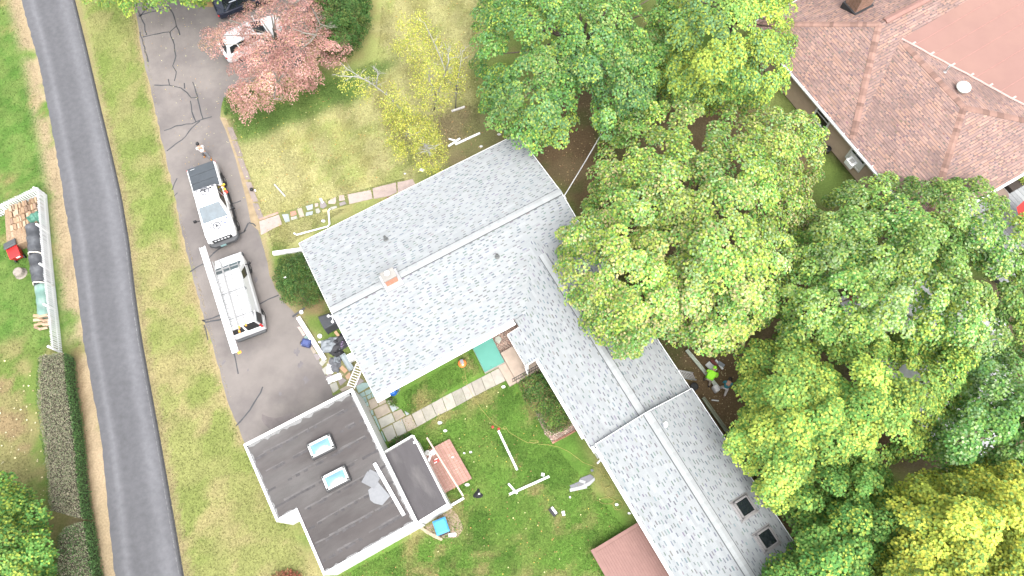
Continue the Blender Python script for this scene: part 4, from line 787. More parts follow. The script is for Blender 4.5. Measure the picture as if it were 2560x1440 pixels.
fence([(119, 488), (125, 560), (132, 640), (140, 720), (149, 800), (158, 884)], posts=(.01, .25, .5, .745, .99)); fence([(119, 488), (30, 530), (-70, 577)], posts=(.5,))
LOG = [mat('split_wood_%d' % i, c, .85, .2, 7, stretch=((1, .2, 1), 0)) for i, c in enumerate([(.32, .22, .14), (.27, .18, .115), (.35, .265, .19), (.22, .15, .105)])]
def log(a, b, r, label, group):
    a, b = Vector(a), Vector(b); d = (b - a).normalized(); s_ = d.cross(Vector((0, 0, 1))).normalized(); u = s_.cross(d); k = random.choice([3, 4, 5]); t0 = random.random() * 6; v = []
    for p in (a, b): v += [p + (s_ * math.cos(t0 + 6.283 * j / k) + u * math.sin(t0 + 6.283 * j / k)) * r * (1 + .15 * math.sin(j * 2.1 + t0)) for j in range(k)]
    return tag(MB().poly(v, [tuple(range(k - 1, -1, -1)), tuple(range(k, 2 * k))] + [(j, (j + 1) % k, k + (j + 1) % k, k + j) for j in range(k)]).build('firewood_log', random.choice(LOG), None, bevel=.008, seg=1), label, 'log', group)
e1 = P(-30, 545, .8) - P(78, 505, .8); e1.z = 0; e1.normalize(); e2 = Vector((-e1.y, e1.x, 0))
if e2.y > 0: e2 = -e2
c0 = P(90, 491, .85)
for row in range(6):
    for k in range(9):
        p = c0 + e2 * (.2 + row * .46 + random.uniform(-.03, .03)) + e1 * (.1 + k * .2 + random.uniform(-.04, .04) + row * .07); zz = .82 - row * .05 + random.uniform(-.05, .05)
        if row > 2 and k < 2: continue
        log(Vector((p.x, p.y, zz)) - e2 * .2, Vector((p.x, p.y, zz)) + e2 * .2, .1 + random.uniform(-.02, .03), 'pale split firewood log on top of the open stack in the fence corner', 'logs of the open firewood stack')
base_w = MB(); q = [c0 + e1 * .02 + e2 * .02, c0 + e1 * 2.2 + e2 * .02, c0 + e1 * 2.5 + e2 * 2.9, c0 + e1 * .6 + e2 * 2.9]
tag(base_w.prism([(v.x, v.y) for v in q], 0, .68).build('firewood_stack', mat('wood_ends', (.24, .17, .11), .9, .4, 9, bump=.8, bscale=14), None), 'stacked firewood body beneath the pale top logs in the fence corner', 'firewood')
def tarp(name, pts, w, h, m, label, seed):
    """a sheet draped over a long low stack; pts are points on its crest"""
    r = np.random.default_rng(seed); C_ = [P(a, b, h) for a, b in pts]; n = 14; k = 11; mb = MB(); L_ = [0]
    for a, b in zip(C_[:-1], C_[1:]): L_.append(L_[-1] + (b - a).length)
    rows = []
    for i in range(n):
        s = L_[-1] * i / (n - 1); j = max(0, min(len(C_) - 2, sum(1 for l in L_[1:] if l < s))); p = C_[j].lerp(C_[j + 1], (s - L_[j]) / (L_[j + 1] - L_[j])); d = (C_[j + 1] - C_[j]).normalized(); sd = Vector((-d.y, d.x, 0)); row = []
        for q_ in range(k):
            t = q_ / (k - 1) * 2 - 1; dr_ = abs(t) ** 3.2; row.append(p + sd * (t * w / 2 * (1 + .05 * math.sin(i * 1.9 + q_))) + Vector((0, 0, -h * .92 * dr_ + r.normal(0, .035) + .05 * math.sin(i * 1.3) * (1 - dr_))) + d * r.normal(0, .02))
        rows.append(row)
    v = [p for row in rows for p in row]; f = [(i * k + j, i * k + j + 1, (i + 1) * k + j + 1, (i + 1) * k + j) for i in range(n - 1) for j in range(k - 1)]
    f += [tuple(range(k))[::-1], tuple(range((n - 1) * k, n * k))]
    return tag(mb.poly(v, f).build(name, m, None, smooth=True, subsurf=1), label, 'tarp')
TG = mat('tarp_charcoal', (.055, .058, .065), .6, .3, 1.6, bump=.5, bscale=5, col2=(.1, .105, .115), mixscale=1.0); TN = mat('tarp_green', (.03, .12, .08), .5, .25, 2, bump=.5, bscale=5, col2=(.08, .19, .145), mixscale=1.4); TT = mat('tarp_teal', (.13, .22, .19), .55, .2, 2, bump=.5, bscale=5, col2=(.19, .26, .235))
tarp('tarp', [(66, 548), (82, 537), (96, 531)], .95, .95, TN, 'dark green tarp over the end of the firewood in the fence corner', 1)
tarp('tarp', [(72, 556), (77, 590), (80, 629)], 1.25, .95, TG, 'charcoal tarp over the firewood, the length beside the red cart', 2)
tarp('tarp', [(81, 631), (84, 665), (92, 704)], 1.25, .9, TG, 'charcoal tarp over the firewood, the length above the teal tarp', 3)
tarp('tarp', [(95, 706), (99, 740), (104, 790)], 1.15, .85, TT, 'pale teal tarp over the firewood along the fence', 4)
ROPE = mat('pale_rope', (.5, .47, .42), .9, .2, 12)
for (x, y), nm in (((81, 630), 'pale rope tied across the charcoal tarps'), ((93, 705), 'pale rope tied between charcoal and teal tarps')):
    c = P(x, y, .98); tag(MB().tube([c + Vector((t * .6, t * .02 + random.uniform(-.02, .02), .02 - .75 * abs(t) ** 3)) for t in np.linspace(-1, 1, 13)], .045, 6).build('rope', ROPE, None), nm, 'rope')
for i in range(11):
    x, y = 96 + (i % 3) * 11 + random.uniform(-2, 2), 790 + (i // 3) * 10; a = P(x, y, .75 - .12 * (i // 3)); t = random.uniform(-.35, .35); d = Vector((math.cos(t), math.sin(t), 0)) * .27; log(a - d, a + d, .1, 'bark-brown log at the open end of the teal-tarped firewood', 'logs at the open end of the tarped firewood')
cart = thing('garden_cart', 'red tub cart with a dark grey lid beside the charcoal tarps', 'cart', P(42, 650)); cpt = P(38, 632, .5); ca = -1.0
MB().poly([cpt + Matrix.Rotation(ca, 3, 'Z') @ Vector(v) for v in [(-.32, -.26, -.4), (.3, -.26, -.4), (.3, .26, -.4), (-.32, .26, -.4), (-.45, -.36, .25), (.48, -.36, .25), (.48, .36, .25), (-.45, .36, .25)]], [(3, 2, 1, 0), (4, 5, 6, 7), (0, 1, 5, 4), (1, 2, 6, 5), (2, 3, 7, 6), (3, 0, 4, 7)]).build('tub', mat('cart_red', (.45, .03, .03), .4, .08), cart, bevel=.04)
MB().box(cpt + Matrix.Rotation(ca, 3, 'Z') @ Vector((-.5, .05, .36)), (.62, .8, .12), M=Matrix.Rotation(ca, 3, 'Z') @ Matrix.Rotation(-.35, 3, 'Y')).build('lid', mat('lid_grey', (.075, .08, .085), .5, .1), cart, bevel=.05)
for s in (1, -1): MB().lathe(cpt + Matrix.Rotation(ca, 3, 'Z') @ Vector((.3, .3 * s, -.34)), [(.15, -.04), (.15, .04)], 14, axis=Matrix.Rotation(ca, 3, 'Z') @ Vector((0, 1, 0))).build('wheel', BLACK, cart, bevel=.015)
MB().box(cpt + Matrix.Rotation(ca, 3, 'Z') @ Vector((.44, .1, .05)), (.02, .25, .14), ca).build('white_label', WHITE, cart)
sp = P(53, 684); tag(MB().lathe((sp.x, sp.y, 0), [(.42, 0), (.34, .12), (.3, .38), (.26, .4)], 12).build('tree_stump', mat('grey_stump', (.25, .22, .19), .9, .3, 8, bump=.8), None, bevel=.02), 'weathered grey tree stump beside the tarped firewood', 'stump')

# ---------------------------------------------------------------- vehicles
PAINTW = mat('car_white', (.62, .62, .63), .25, .02, 1, coat=.5, spec=.5); TYRE = mat('tyre_rubber', (.03, .03, .032), .8, .15); RIM = mat('wheel_rim', (.4, .41, .42), .3, .05, metal=.8); BUMP = mat('bumper_grey', (.06, .062, .066), .5, .1); RLAMP = mat('red_lamp', (.5, .02, .02), .25, .05); CLAMP = mat('clear_lamp', (.6, .6, .6), .15, .05)
def wheels(t, xf, xr, y, r, wd=.24):
    first = None
    for x in (xf, xr):
        for s in (1, -1):
            w = MB().lathe((x, s * y, r), [(r * .72, -wd / 2), (r, -wd / 2 + .03), (r, wd / 2 - .03), (r * .72, wd / 2)], 20, axis=(0, 1, 0)).build('wheel', TYRE, t, local=True, bevel=.012)
            MB().lathe((x, s * (y + .02), r), [(r * .66, -wd / 2 + .02), (r * .62, wd / 2 - .04), (r * .2, wd / 2 - .01)], 12, axis=(0, s, 0)).build('rim', RIM, w, local=True)
def frustum(lo, hi, zl, zh, wl, wh, bow=.05):
    """glasshouse corners: x range low/high, z low/high, half width low/high -> 8 points FL FR RR RL low then high"""
    return [Vector(p) for p in ((lo[1], wl, zl), (lo[1], -wl, zl), (lo[0], -wl, zl), (lo[0], wl, zl), (hi[1], wh, zh), (hi[1], -wh, zh), (hi[0], -wh, zh), (hi[0], wh, zh))]
def pane(t, name, quad, a0, a1, b0, b1, m, off=.006, mod=None):
    """a pane set on a quad (p00 p10 p11 p01), between fractions a0..a1 along and b0..b1 up"""
    p = [Vector(v) for v in quad]; f = lambda a, b: p[0].lerp(p[1], a).lerp(p[3].lerp(p[2], a), b); n = (p[1] - p[0]).cross(p[3] - p[0]).normalized() * off
    c = [f(a0, b0), f(a1, b0), f(a1, b1), f(a0, b1)]; return MB().hexa([v - n * 2 for v in c], [v + n for v in c]).build(name, m, t, local=True)
def body_profile(hw, zb, belt, top, roof=None): return [(0, zb), (hw * .86, zb), (hw * .97, zb + .14), (hw, zb + .35), (hw * .985, belt - .05), (hw * .93, top), (hw * .6, top + .025), (0, top + .035)]
def glass_side(t, G, cuts, b0=.1, b1=.9):
    for q in ([G[3], G[0], G[4], G[7]], [G[1], G[2], G[6], G[5]]):
        fl_ = q[0].y < 0
        for a, b in cuts: pane(t, 'side_window', q, 1 - b if fl_ else a, 1 - a if fl_ else b, b0, b1, GLASS)
def mirror(t, x, y, z, s, m=BLACK): MB().bar((x, y, z), (x - .03, y + s * .2, z + .02), .06, .06).box((x - .03, y + s * .27, z + .06), (.1, .2, .22), mi=0).build('wing_mirror', m, t, local=True, bevel=.02)
# pickup
tk = thing('pickup_truck', 'white pickup truck with a dark folding bed cover parked on the driveway', 'pickup', (-21.2, 21.82, 0), math.radians(-67.3))
hw = .98
MB().loft([(2.72, body_profile(.8, .5, .9, .88)), (2.62, body_profile(.92, .42, 1.0, 1.0)), (2.2, body_profile(hw, .42, 1.1, 1.12)), (1.35, body_profile(hw, .42, 1.15, 1.2)), (.9, body_profile(hw, .42, 1.15, 1.17)), (-.95, body_profile(hw, .42, 1.15, 1.17)), (-2.8, body_profile(hw, .45, 1.17, 1.19)), (-2.88, body_profile(.95, .5, 1.17, 1.17))]).build('body', PAINTW, tk, local=True, smooth=False, bevel=.03)
G = frustum((-.95, 1.45), (-.72, .52), 1.17, 1.86, .93, .74)
MB().poly(G, [(0, 1, 5, 4), (1, 2, 6, 5), (2, 3, 7, 6), (3, 0, 4, 7), (4, 5, 6, 7), (3, 2, 1, 0)]).build('cab', PAINTW, tk, local=True, bevel=.07, seg=3)
pane(tk, 'windshield', [G[1], G[0], G[4], G[5]], .06, .94, .06, .93, mat('windshield_glass', (.05, .075, .095), .15, .3, 2, spec=.4), .012); pane(tk, 'rear_window', [G[3], G[2], G[6], G[7]], .12, .88, .2, .85, GLASS, .012); glass_side(tk, G, [(.05, .38), (.42, .8)], .12, .86)
TON = mat('bed_cover_vinyl', (.05, .058, .067), .6, .12, 2)
for i in range(3): MB().box((-1.33 - i * .62, 0, 1.245), (.6, 1.72, .06)).build('bed_cover', TON, tk, local=True, bevel=.018)
MB().box((-2.72, -.55, 1.28), (.03, .3, .006)).build('cover_logo', mat('logo_grey', (.45, .46, .47), .6), tk, local=True)
wheels(tk, 1.78, -1.75, .92, .41, .28)
for x in (1.78, -1.75):
    for s in (1, -1): MB().tube([(x + .5 * math.cos(a), s * 1.0, .4 + .5 * math.sin(a)) for a in np.linspace(.1, 3.04, 9)], .045, 6).build('wheel_arch', BLACK, tk, local=True)
MB().loft([(2.98, [(0, .45), (.6, .47), (.72, .55), (.6, .7), (0, .72)]), (2.78, [(0, .4), (.85, .42), (.98, .52), (.92, .74), (0, .76)]), (2.45, [(0, .4), (.95, .42), (1.02, .55), (.98, .74), (0, .76)])]).build('front_bumper', BUMP, tk, local=True, bevel=.02)
MB().box((2.72, 0, .93), (.1, 1.25, .26)).build('grille', BLACK, tk, local=True, bevel=.03)
gl = MB()
for i in range(5): gl.box((2.78, .42 - i * .21, 1.0), (.03, .12, .09))
gl.build('grille_lettering', mat('chrome_letter', (.6, .6, .62), .3, .05), tk, local=True)
for s in (1, -1): MB().box((2.66, s * .78, .95), (.14, .26, .2)).build('headlight', CLAMP, tk, local=True, bevel=.03)
MB().box((3.0, -.12, .6), (.02, .36, .17)).build('number_plate', mat('plate_teal', (.22, .36, .36), .5), tk, local=True); MB().box((-2.95, 0, .6), (.16, 1.8, .18)).build('rear_bumper', BUMP, tk, local=True, bevel=.03)
for s in (1, -1): mirror(tk, 1.1, s * .98, 1.2, s); MB().box((-2.86, s * .9, 1.0), (.06, .12, .3)).build('tail_light', RLAMP, tk, local=True); MB().bar((-.9, s * 1.02, .38), (1.3, s * 1.02, .38), .1, .06).build('running_board', BLACK, tk, local=True)
WRAPG = mat('wrap_grey', (.09, .094, .105), .35, .4, 4, col2=(.17, .17, .185), mixscale=3); WRAPB = mat('wrap_blue', (.06, .07, .15), .35, .3, 4); YST = mat('stripe_yellow', (.6, .42, .04), .4)
def ring(c, r, w, tilt, nm, m, gaps=(0, 6.283)):
    mb = MB(); R = Matrix.Rotation(tilt, 3, 'Y')
    for k in range(28):
        a0, a1 = [gaps[0] + (gaps[1] - gaps[0]) * j / 28 for j in (k, k + 1)]; mb.face([Vector(c) + R @ Vector((q * math.cos(a), q * math.sin(a), 0)) for q, a in ((r, a0), (r + w, a0), (r + w, a1), (r, a1))])
    for k in range(9): a = k * .7; mb.face([Vector(c) + R @ Vector((r * .5 * math.cos(a) * ((k % 3) / 2) + dx, r * .5 * math.sin(a) * ((k % 3) / 2) + dy, .001)) for dx, dy in ((-.05, -.03), (.06, -.02), (.05, .03), (-.04, .04))])
    mb.build(nm, m, tk, local=True)
ring((1.85, -.05, 1.213), .2, .07, .07, 'hood_emblem', WRAPG); ring((-.42, 0, 1.872), .22, .07, 0, 'roof_emblem', WRAPG)
rw = random.Random(8)
for i in range(34):
    x, y = rw.uniform(1.42, 1.85), rw.uniform(-.7, .7); L_ = rw.uniform(.08, .25); a = rw.uniform(-.6, .6) + (1.57 if i % 2 else 0); MB().box((x, y, 1.226 - (x - 1.35) * .09 + (.0 if abs(y) < .55 else -.012)), (L_, rw.uniform(.03, .09), .01), a).build('hood_graphic', WRAPB if y > .1 else WRAPG, tk, local=True)
for i in range(22): MB().box((rw.uniform(-.7, -.5), rw.uniform(-.62, .62), 1.87), (rw.uniform(.03, .12), rw.uniform(.05, .2), .008), rw.uniform(-.5, .5)).build('roof_graphic', WRAPG, tk, local=True)
MB().box((2.25, .62, 1.1), (.7, .05, .02), .03).build('hood_stripe', YST, tk, local=True)
# open rear door with tools heaped inside
for i, (x, y, z, sx, sy, c) in enumerate([(-.75, -1.0, 1.2, .28, .16, (.55, .2, .03)), (-.55, -1.05, 1.12, .3, .14, (.5, .42, .04)), (-.35, -1.1, 1.15, .26, .15, (.5, .06, .04)), (-.62, -.98, 1.3, .16, .12, (.6, .57, .5)), (-.85, -1.12, 1.25, .14, .1, (.6, .5, .05))]):
    nm = [('safety_vest', 'orange folded vest heaped on the side of the white pickup'), ('safety_strap', 'olive yellow bundle heaped on the side of the white pickup'), ('fuel_can', 'red can heaped on the side of the white pickup'), ('work_glove', 'pale glove lying on the bundle at the pickup side'), ('strap_coil', 'yellow strap coil at the back of the bundle on the pickup side')][i]
    p = wm(tk) @ Vector((x, -y, z)); tag(MB().box(p, (sx, sy, .14), math.radians(-71) + .3 * i).build(nm[0], mat(nm[0] + '_cloth', c, .7, .2, 8), None, bevel=.04, seg=3), nm[1], nm[0].split('_')[1])
dq = MB().hexa([Vector(v) for v in ((-.6, .92, .5), (.25, .93, .5), (.25, .99, .5), (-.6, .98, .5))], [Vector(v) for v in ((-.6, .98, 1.12), (.25, .98, 1.12), (.25, 1.04, 1.12), (-.6, 1.04, 1.12))]).build('rear_door', PAINTW, tk, local=True, bevel=.02)
# van
vn = thing('cargo_van', 'white cargo van with ladder rack and one rear door open on the driveway', 'van', (-18.6, 15.6, 0), math.radians(112.6)); VW = .98
MB().loft([(2.74, body_profile(.62, .45, .82, .84)), (2.66, body_profile(.78, .42, .9, .93)), (2.45, body_profile(.9, .4, .98, 1.02)), (2.05, body_profile(VW, .4, 1.05, 1.13)), (1.75, body_profile(VW, .4, 1.12, 1.2)), (-2.6, body_profile(VW, .4, 1.15, 1.2)), (-2.72, body_profile(.96, .45, 1.15, 1.18))]).build('body', PAINTW, vn, local=True, bevel=.04)
G = frustum((-2.7, 2.02), (-2.62, 1.05), 1.18, 2.04, .95, .76)
MB().poly(G, [(0, 1, 5, 4), (1, 2, 6, 5), (2, 3, 7, 6), (3, 0, 4, 7), (4, 5, 6, 7), (3, 2, 1, 0)]).build('upper_body', PAINTW, vn, local=True, bevel=.17, seg=5)
pane(vn, 'windshield', [G[1], G[0], G[4], G[5]], .07, .93, .1, .9, mat('van_windshield', (.12, .15, .16), .15, .3, 2, spec=.4), .014); glass_side(vn, G, [(.76, .9)], .1, .8); pane(vn, 'rear_window', [G[3], G[2], G[6], G[7]], .08, .46, .15, .85, GLASS, .02)
pane(vn, 'rear_opening_shade', [G[3], G[2], G[6], G[7]], .54, .95, .05, .9, BLACK, .018)  # black panel on the closed body stands in for the unlit interior
for i in range(11): MB().bar((-1.9 + i * .27, -.62, 2.05), (-1.9 + i * .27, .62, 2.05), .03, .02).build('roof_rib', PAINTW, vn, local=True)
wheels(vn, 1.72, -1.65, .9, .37); MB().box((2.72, 0, .52), (.2, 1.8, .22)).build('front_bumper', BUMP, vn, local=True, bevel=.04); MB().box((-2.78, 0, .5), (.18, 1.86, .2)).build('rear_bumper', BUMP, vn, local=True, bevel=.04); MB().box((2.7, 0, .78), (.06, 1.0, .2)).build('grille', BLACK, vn, local=True)
for s in (1, -1): mirror(vn, 1.55, s * .97, 1.25, s, BLACK if s < 0 else PAINTW); MB().box((-2.7, s * .9, 1.25), (.07, .12, .4)).build('tail_light', RLAMP, vn, local=True); MB().box((2.66, s * .72, .8), (.1, .26, .18)).build('headlight', CLAMP, vn, local=True, bevel=.02)
dh = thing('d', 'd', 'd'); bpy.data.objects.remove(dh)
da = math.radians(-152)
dR = lambda x, y, z: Vector((-2.7, -.93, 0)) + Matrix.Rotation(da + math.pi / 2 + .95, 3, 'Z') @ Vector((x, y, 0)) + Vector((0, 0, z))
dd = MB().hexa([dR(0, -.03, .5), dR(.88, -.03, .5), dR(.88, .03, .5), dR(0, .03, .5)], [dR(0, .1, 1.98), dR(.8, .1, 1.98), dR(.8, .16, 1.98), dR(0, .16, 1.98)]).build('rear_door', PAINTW, vn, local=True, bevel=.03)
MB().hexa([dR(.1, -.045, 1.2), dR(.76, -.045, 1.2), dR(.76, .1, 1.2), dR(.1, .1, 1.2)], [dR(.12, .035, 1.8), dR(.72, .035, 1.8), dR(.72, .17, 1.8), dR(.12, .17, 1.8)]).build('door_window', GLASS, dd, local=True); MB().box(dR(.45, -.03, .85), (.36, .03, .14), da + math.pi / 2 + .95).build('number_plate', mat('plate_white', (.6, .6, .6), .5), dd, local=True)
RK = mat('rack_steel', (.2, .205, .21), .4, .06)
for x in (1.2, -.4, -2.1):
    mb = MB().bar((x, -.86, 2.28), (x, .86, 2.28), .05, .04)
    for s in (1, -1): mb.bar((x, s * .84, 1.95), (x, s * .84, 2.28), .05, .04, up=(1, 0, 0))
    mb.build('rack_bar', RK, vn, local=True)
for s in (1, -1): MB().bar((1.75, s * .84, 2.3), (-2.5, s * .84, 2.3), .035, .035).build('rack_side_rail', RK, vn, local=True)
def ladder(name, label, frame, rail_w, L_, n, z, m, xoff, yoff, feet=False, group=None):
    M4 = frame; t = thing(name, label, 'ladder'); t.matrix_basis = M4
    for s in (1, -1): MB().bar((xoff, yoff + s * rail_w / 2, z), (xoff + L_, yoff + s * rail_w / 2, z), .035, .085).build('rail', m, t, local=True)
    first = None
    for i in range(n):
        x = xoff + (i + .5) * L_ / n
        if first is None: first = MB().bar((0, -rail_w / 2, 0), (0, rail_w / 2, 0), .035, .03).build('rung', m, t, local=True); o = first
        else: o = first.copy(); COL.objects.link(o)
        o.location = (x, yoff, z)
    if feet:
        for s in (1, -1): MB().box((xoff - .05, yoff + s * rail_w / 2, z - .02), (.16, .09, .1)).build('foot', mat('ladder_orange', (.62, .27, .04), .6), t, local=True)
    return t
VM = wm(vn)
LW = mat('ladder_white', (.25, .25, .25), .45, .06); ladder('extension_ladder', 'white ladder strapped to the van rack beside the bare half of the roof', VM, .4, 4.4, 15, 2.36, LW, -2.75, -.12, True)
ladder('extension_ladder', 'white ladder with orange feet strapped to the middle of the van rack', VM, .42, 4.9, 17, 2.36, LW, -3.0, .34, True)
pk = thing('aluminium_plank', 'long white walkboard overhanging both ends of the van roof', 'plank', (0, 0, 0)); pk.matrix_basis = VM @ Matrix.Translation((-.6, .76, 0)) @ Matrix.Rotation(.035, 4, 'Z')
mb = MB().bar((-3.64, 0, 2.40), (3.64, 0, 2.40), .3, .03); mb.build('deck', WHITE, pk, local=True)
for s in (1, -1): MB().bar((-3.64, s * .165, 2.43), (3.64, s * .165, 2.43), .03, .13).build('side_rail', WHITE, pk, local=True)
for x in (-3.55, 0, 3.5): MB().bar((x, -.15, 2.44), (x, .15, 2.44), .05, .05).build('end_bar', ALU, pk, local=True)
MB().box((-3.72, -.2, 2.38), (.16, .22, .06)).build('warning_flag', mat('ladder_orange', None), pk, local=True, bevel=.015)
for x in (1.0, -1.9): MB().tube([(x, -.2, 2.36), (x, -.19, 2.5), (x, .19, 2.52), (x, .2, 2.36)], .018, 5).build('strap', mat('strap_grey', (.2, .2, .2), .8), pk, local=True)
# cars under the red tree
def sedan(name, label, cat, loc, rz, m, roofm, suv=False):
    t = thing(name, label, cat, loc, rz); h = 1.12 if suv else .92; top = 1.68 if suv else 1.42
    MB().loft([(2.35, body_profile(.66, .4, h - .25, h - .28)), (2.25, body_profile(.82, .32, h - .15, h - .15)), (1.5, body_profile(.9, .3, h, h - .03)), (.9, body_profile(.92, .3, h, h + .02)), (-1.7, body_profile(.92, .3, h, h + .02)), (-2.2, body_profile(.86, .32, h - .05, h)), (-2.32, body_profile(.72, .4, h - .1, h - .06))]).build('body', m, t, local=True, bevel=.05)
    G = frustum((-2.15 if suv else -1.75, 1.15), (-1.85 if suv else -1.0, .25), h, top, .84, .62)
    MB().poly(G, [(0, 1, 5, 4), (1, 2, 6, 5), (2, 3, 7, 6), (3, 0, 4, 7), (4, 5, 6, 7), (3, 2, 1, 0)]).build('cabin', roofm, t, local=True, bevel=.07, seg=3)
    pane(t, 'windshield', [G[1], G[0], G[4], G[5]], .08, .92, .08, .92, GLASS, .014); pane(t, 'rear_window', [G[3], G[2], G[6], G[7]], .08, .92, .1, .9, GLASS, .014); glass_side(t, G, [(.08, .3), (.33, .62), (.65, .92)], .1, .88)
    wheels(t, 1.38, -1.35, .84, .32, .21)
    for s in (1, -1): mirror(t, .8, s * .9, h, s, m); MB().box((-2.26, s * .66, h - .18), (.12, .32, .14)).build('tail_light', RLAMP, t, local=True, bevel=.03); MB().box((2.22, s * .62, h - .25), (.16, .34, .12)).build('headlight', CLAMP, t, local=True, bevel=.03)
    for s in (1, -1): MB().bar((-1.2, s * .66, top + .01), (.2, s * .66, top + .01), .035, .04).build('roof_rail', mat('rail_silver', (.5, .53, .58), .3, .05), t, local=True)
    return t
NAVY = mat('car_navy', (.012, .016, .03), .15, .02, 1, coat=.6); SLV = mat('car_silver_blue', (.26, .31, .39), .25, .02, 1, coat=.5)
sedan('parked_sedan', 'dark blue sedan half hidden by the red tree at the top edge', 'car', P(622, 10), math.radians(27), NAVY, NAVY); sedan('parked_suv', 'white car seen in gaps through the red-leaved tree', 'car', P(640, 112), math.radians(33), PAINTW, PAINTW, True)
# ---------------------------------------------------------------- people
SKIN = mat('skin', (.36, .22, .16), .6, .05)
def skinned(name, pts, edges, rad, m, parent, root=0, sub=1):
    me = bpy.data.meshes.new(name); me.from_pydata([tuple(p) for p in pts], edges, []); me.materials.append(m); o = bpy.data.objects.new(name, me); COL.objects.link(o); o.parent = parent
    md = o.modifiers.new('skin', 'SKIN'); md.use_smooth_shade = True
    if not me.skin_vertices: return o
    for i, r in enumerate(rad): me.skin_vertices[0].data[i].radius = (r, r) if not isinstance(r, tuple) else r
    me.skin_vertices[0].data[root].use_root = True; s_ = o.modifiers.new('sub', 'SUBSURF'); s_.levels = s_.render_levels = sub
    return o
def person(label, loc, rz, bend, legs, arms, shirt, trousers, boots, hat, look=(0, 0), bulk=1.0):
    """bend: forward lean of the trunk; legs: ((hip x offset of the foot forward, foot sideways), ...) left, right; arms: hand positions in the trunk frame"""
    t = thing('person', label, 'person', loc, rz); pel = Vector((0, 0, .93 - .06 * abs(bend))); Rb = Matrix.Rotation(bend, 3, 'Y'); up = lambda x, y, z: pel + Rb @ Vector((x, y, z))
    pts, ed, rad = [], [], []
    def add(p, r, par=None):
        pts.append(p); rad.append(r)
        if par is not None: ed.append((par, len(pts) - 1))
        return len(pts) - 1
    p0 = add(pel, (.15, .12)); p1 = add(up(0, 0, .2), (.135, .11), p0); p2 = add(up(.01, 0, .42), (.16, .12), p1); p3 = add(up(.01, 0, .53), .06, p2); hd = add(up(.03 + .05 * look[0], 0, .63), (.08, .085), p3); h2 = add(up(.05, 0, .74), (.085, .1), hd); add(up(.14, 0, .66), .02, hd)
    for s in (1, -1): add(up(.03, s * .1, .66), .018, hd)
    sh, lg = [], []
    for k, s in enumerate((1, -1)):
        ar = arms[k]; a = add(up(0, s * .2, .44), .06, p2); el = add(up(*[(x + y) / 2 for x, y in zip((0, s * .24, .40), ar)]) + Rb @ Vector((-.06, s * .06, -.03)), .045, a); hn = add(up(*ar), .035, el); pm = add(up(ar[0] + .03, ar[1], ar[2] - .07), (.035, .018), hn); sh.append((a, el, hn))
        dirv = (pts[pm] - pts[hn]).normalized(); sd = Rb @ Vector((0, 1, 0))
        for f in range(4): b0 = add(pts[pm] + sd * (f - 1.5) * .02 + dirv * .03, .009, pm); b1 = add(pts[b0] + dirv * (.035 + .006 * (f in (1, 2))) + Vector((.012, 0, 0)), .008, b0)
        th = add(pts[hn] + dirv * .03 + sd * (-s) * .035, .01, hn); add(pts[th] + dirv * .03, .009, th)
        fx, fy = legs[k]; hp = add(pel + Vector((0, s * .09, -.06)), .09, p0); kn = add(pel * .5 + Vector((fx * .5 + .05, s * (.1 + fy * .5), .06)), .065, hp); an = add(Vector((fx, s * (.1 + fy), .09)), .045, kn); tt_ = add(Vector((fx + .13, s * (.11 + fy), .04)), .035, an); lg.append((hp, kn, an, tt_))
    skinned('body', pts, ed, rad, SKIN, t)
    S = [pts[i] for i in (p0, p1, p2)] + [up(.01, 0, .5)]; E_ = [(0, 1), (1, 2), (2, 3)]; Rr = [(.17 * bulk, .135 * bulk), (.155 * bulk, .13 * bulk), (.18 * bulk, .14 * bulk), (.075 * bulk, .075 * bulk)]
    S[0] = S[0] + Rb @ Vector((0, 0, .03))
    for a, el, hn in sh: b = len(S); S += [pts[a], pts[el]]; E_ += [(2, b), (b, b + 1)]; Rr += [.08 * bulk, .066 * bulk]
    skinned('shirt', S, E_, Rr, shirt, t, 1)
    S = [pel + Rb @ Vector((0, 0, .06)), pel]; E_ = [(0, 1)]; Rr = [(.155, .13), (.165, .14)]
    for hp, kn, an, tt_ in lg: b = len(S); S += [pts[hp], pts[kn], pts[an] + Vector((0, 0, .05))]; E_ += [(1, b), (b, b + 1), (b + 1, b + 2)]; Rr += [.105, .082, .066]
    skinned('trousers', S, E_, Rr, trousers, t, 1)
    for hp, kn, an, tt_ in lg:
        f = pts[an]; MB().loft([(-.09, [(0, 0), (.045, 0), (.05, .06), (.04, .12), (0, .13)]), (.06, [(0, 0), (.05, 0), (.055, .05), (.045, .1), (0, .12)]), (.2, [(0, 0), (.045, 0), (.048, .03), (.035, .06), (0, .065)])]).build('boot', boots, t, local=True, bevel=.01).location = (f.x, f.y, 0)
    hc = up(.045, 0, .73); q = Rb.to_euler()
    h = MB().lathe((0, 0, 0), [(.112, -.06), (.115, 0), (.1, .06), (.06, .1), (.01, .115)], 14).build('cap' if hat[1] else 'hair', hat[0], t, local=True, smooth=True); h.location = hc; h.rotation_euler = q
    if hat[1]: MB().box((.13, 0, -.01), (.1, .15, .012)).build('peak', hat[0], h, local=True, bevel=.005)
    for s in (1, -1): e = MB().lathe((0, 0, 0), [(.004, -.008), (.012, 0), (.004, .008)], 8).build('eye', BLACK, t, local=True); e.location = up(.125, s * .035, .685)
    return t
CL = lambda n, c: mat('cloth_' + n, c, .85, .12, 6, bump=.3, bscale=25)
BK = (BLACK, True); HAIR = (mat('dark_hair', (.02, .015, .012), .6), False)
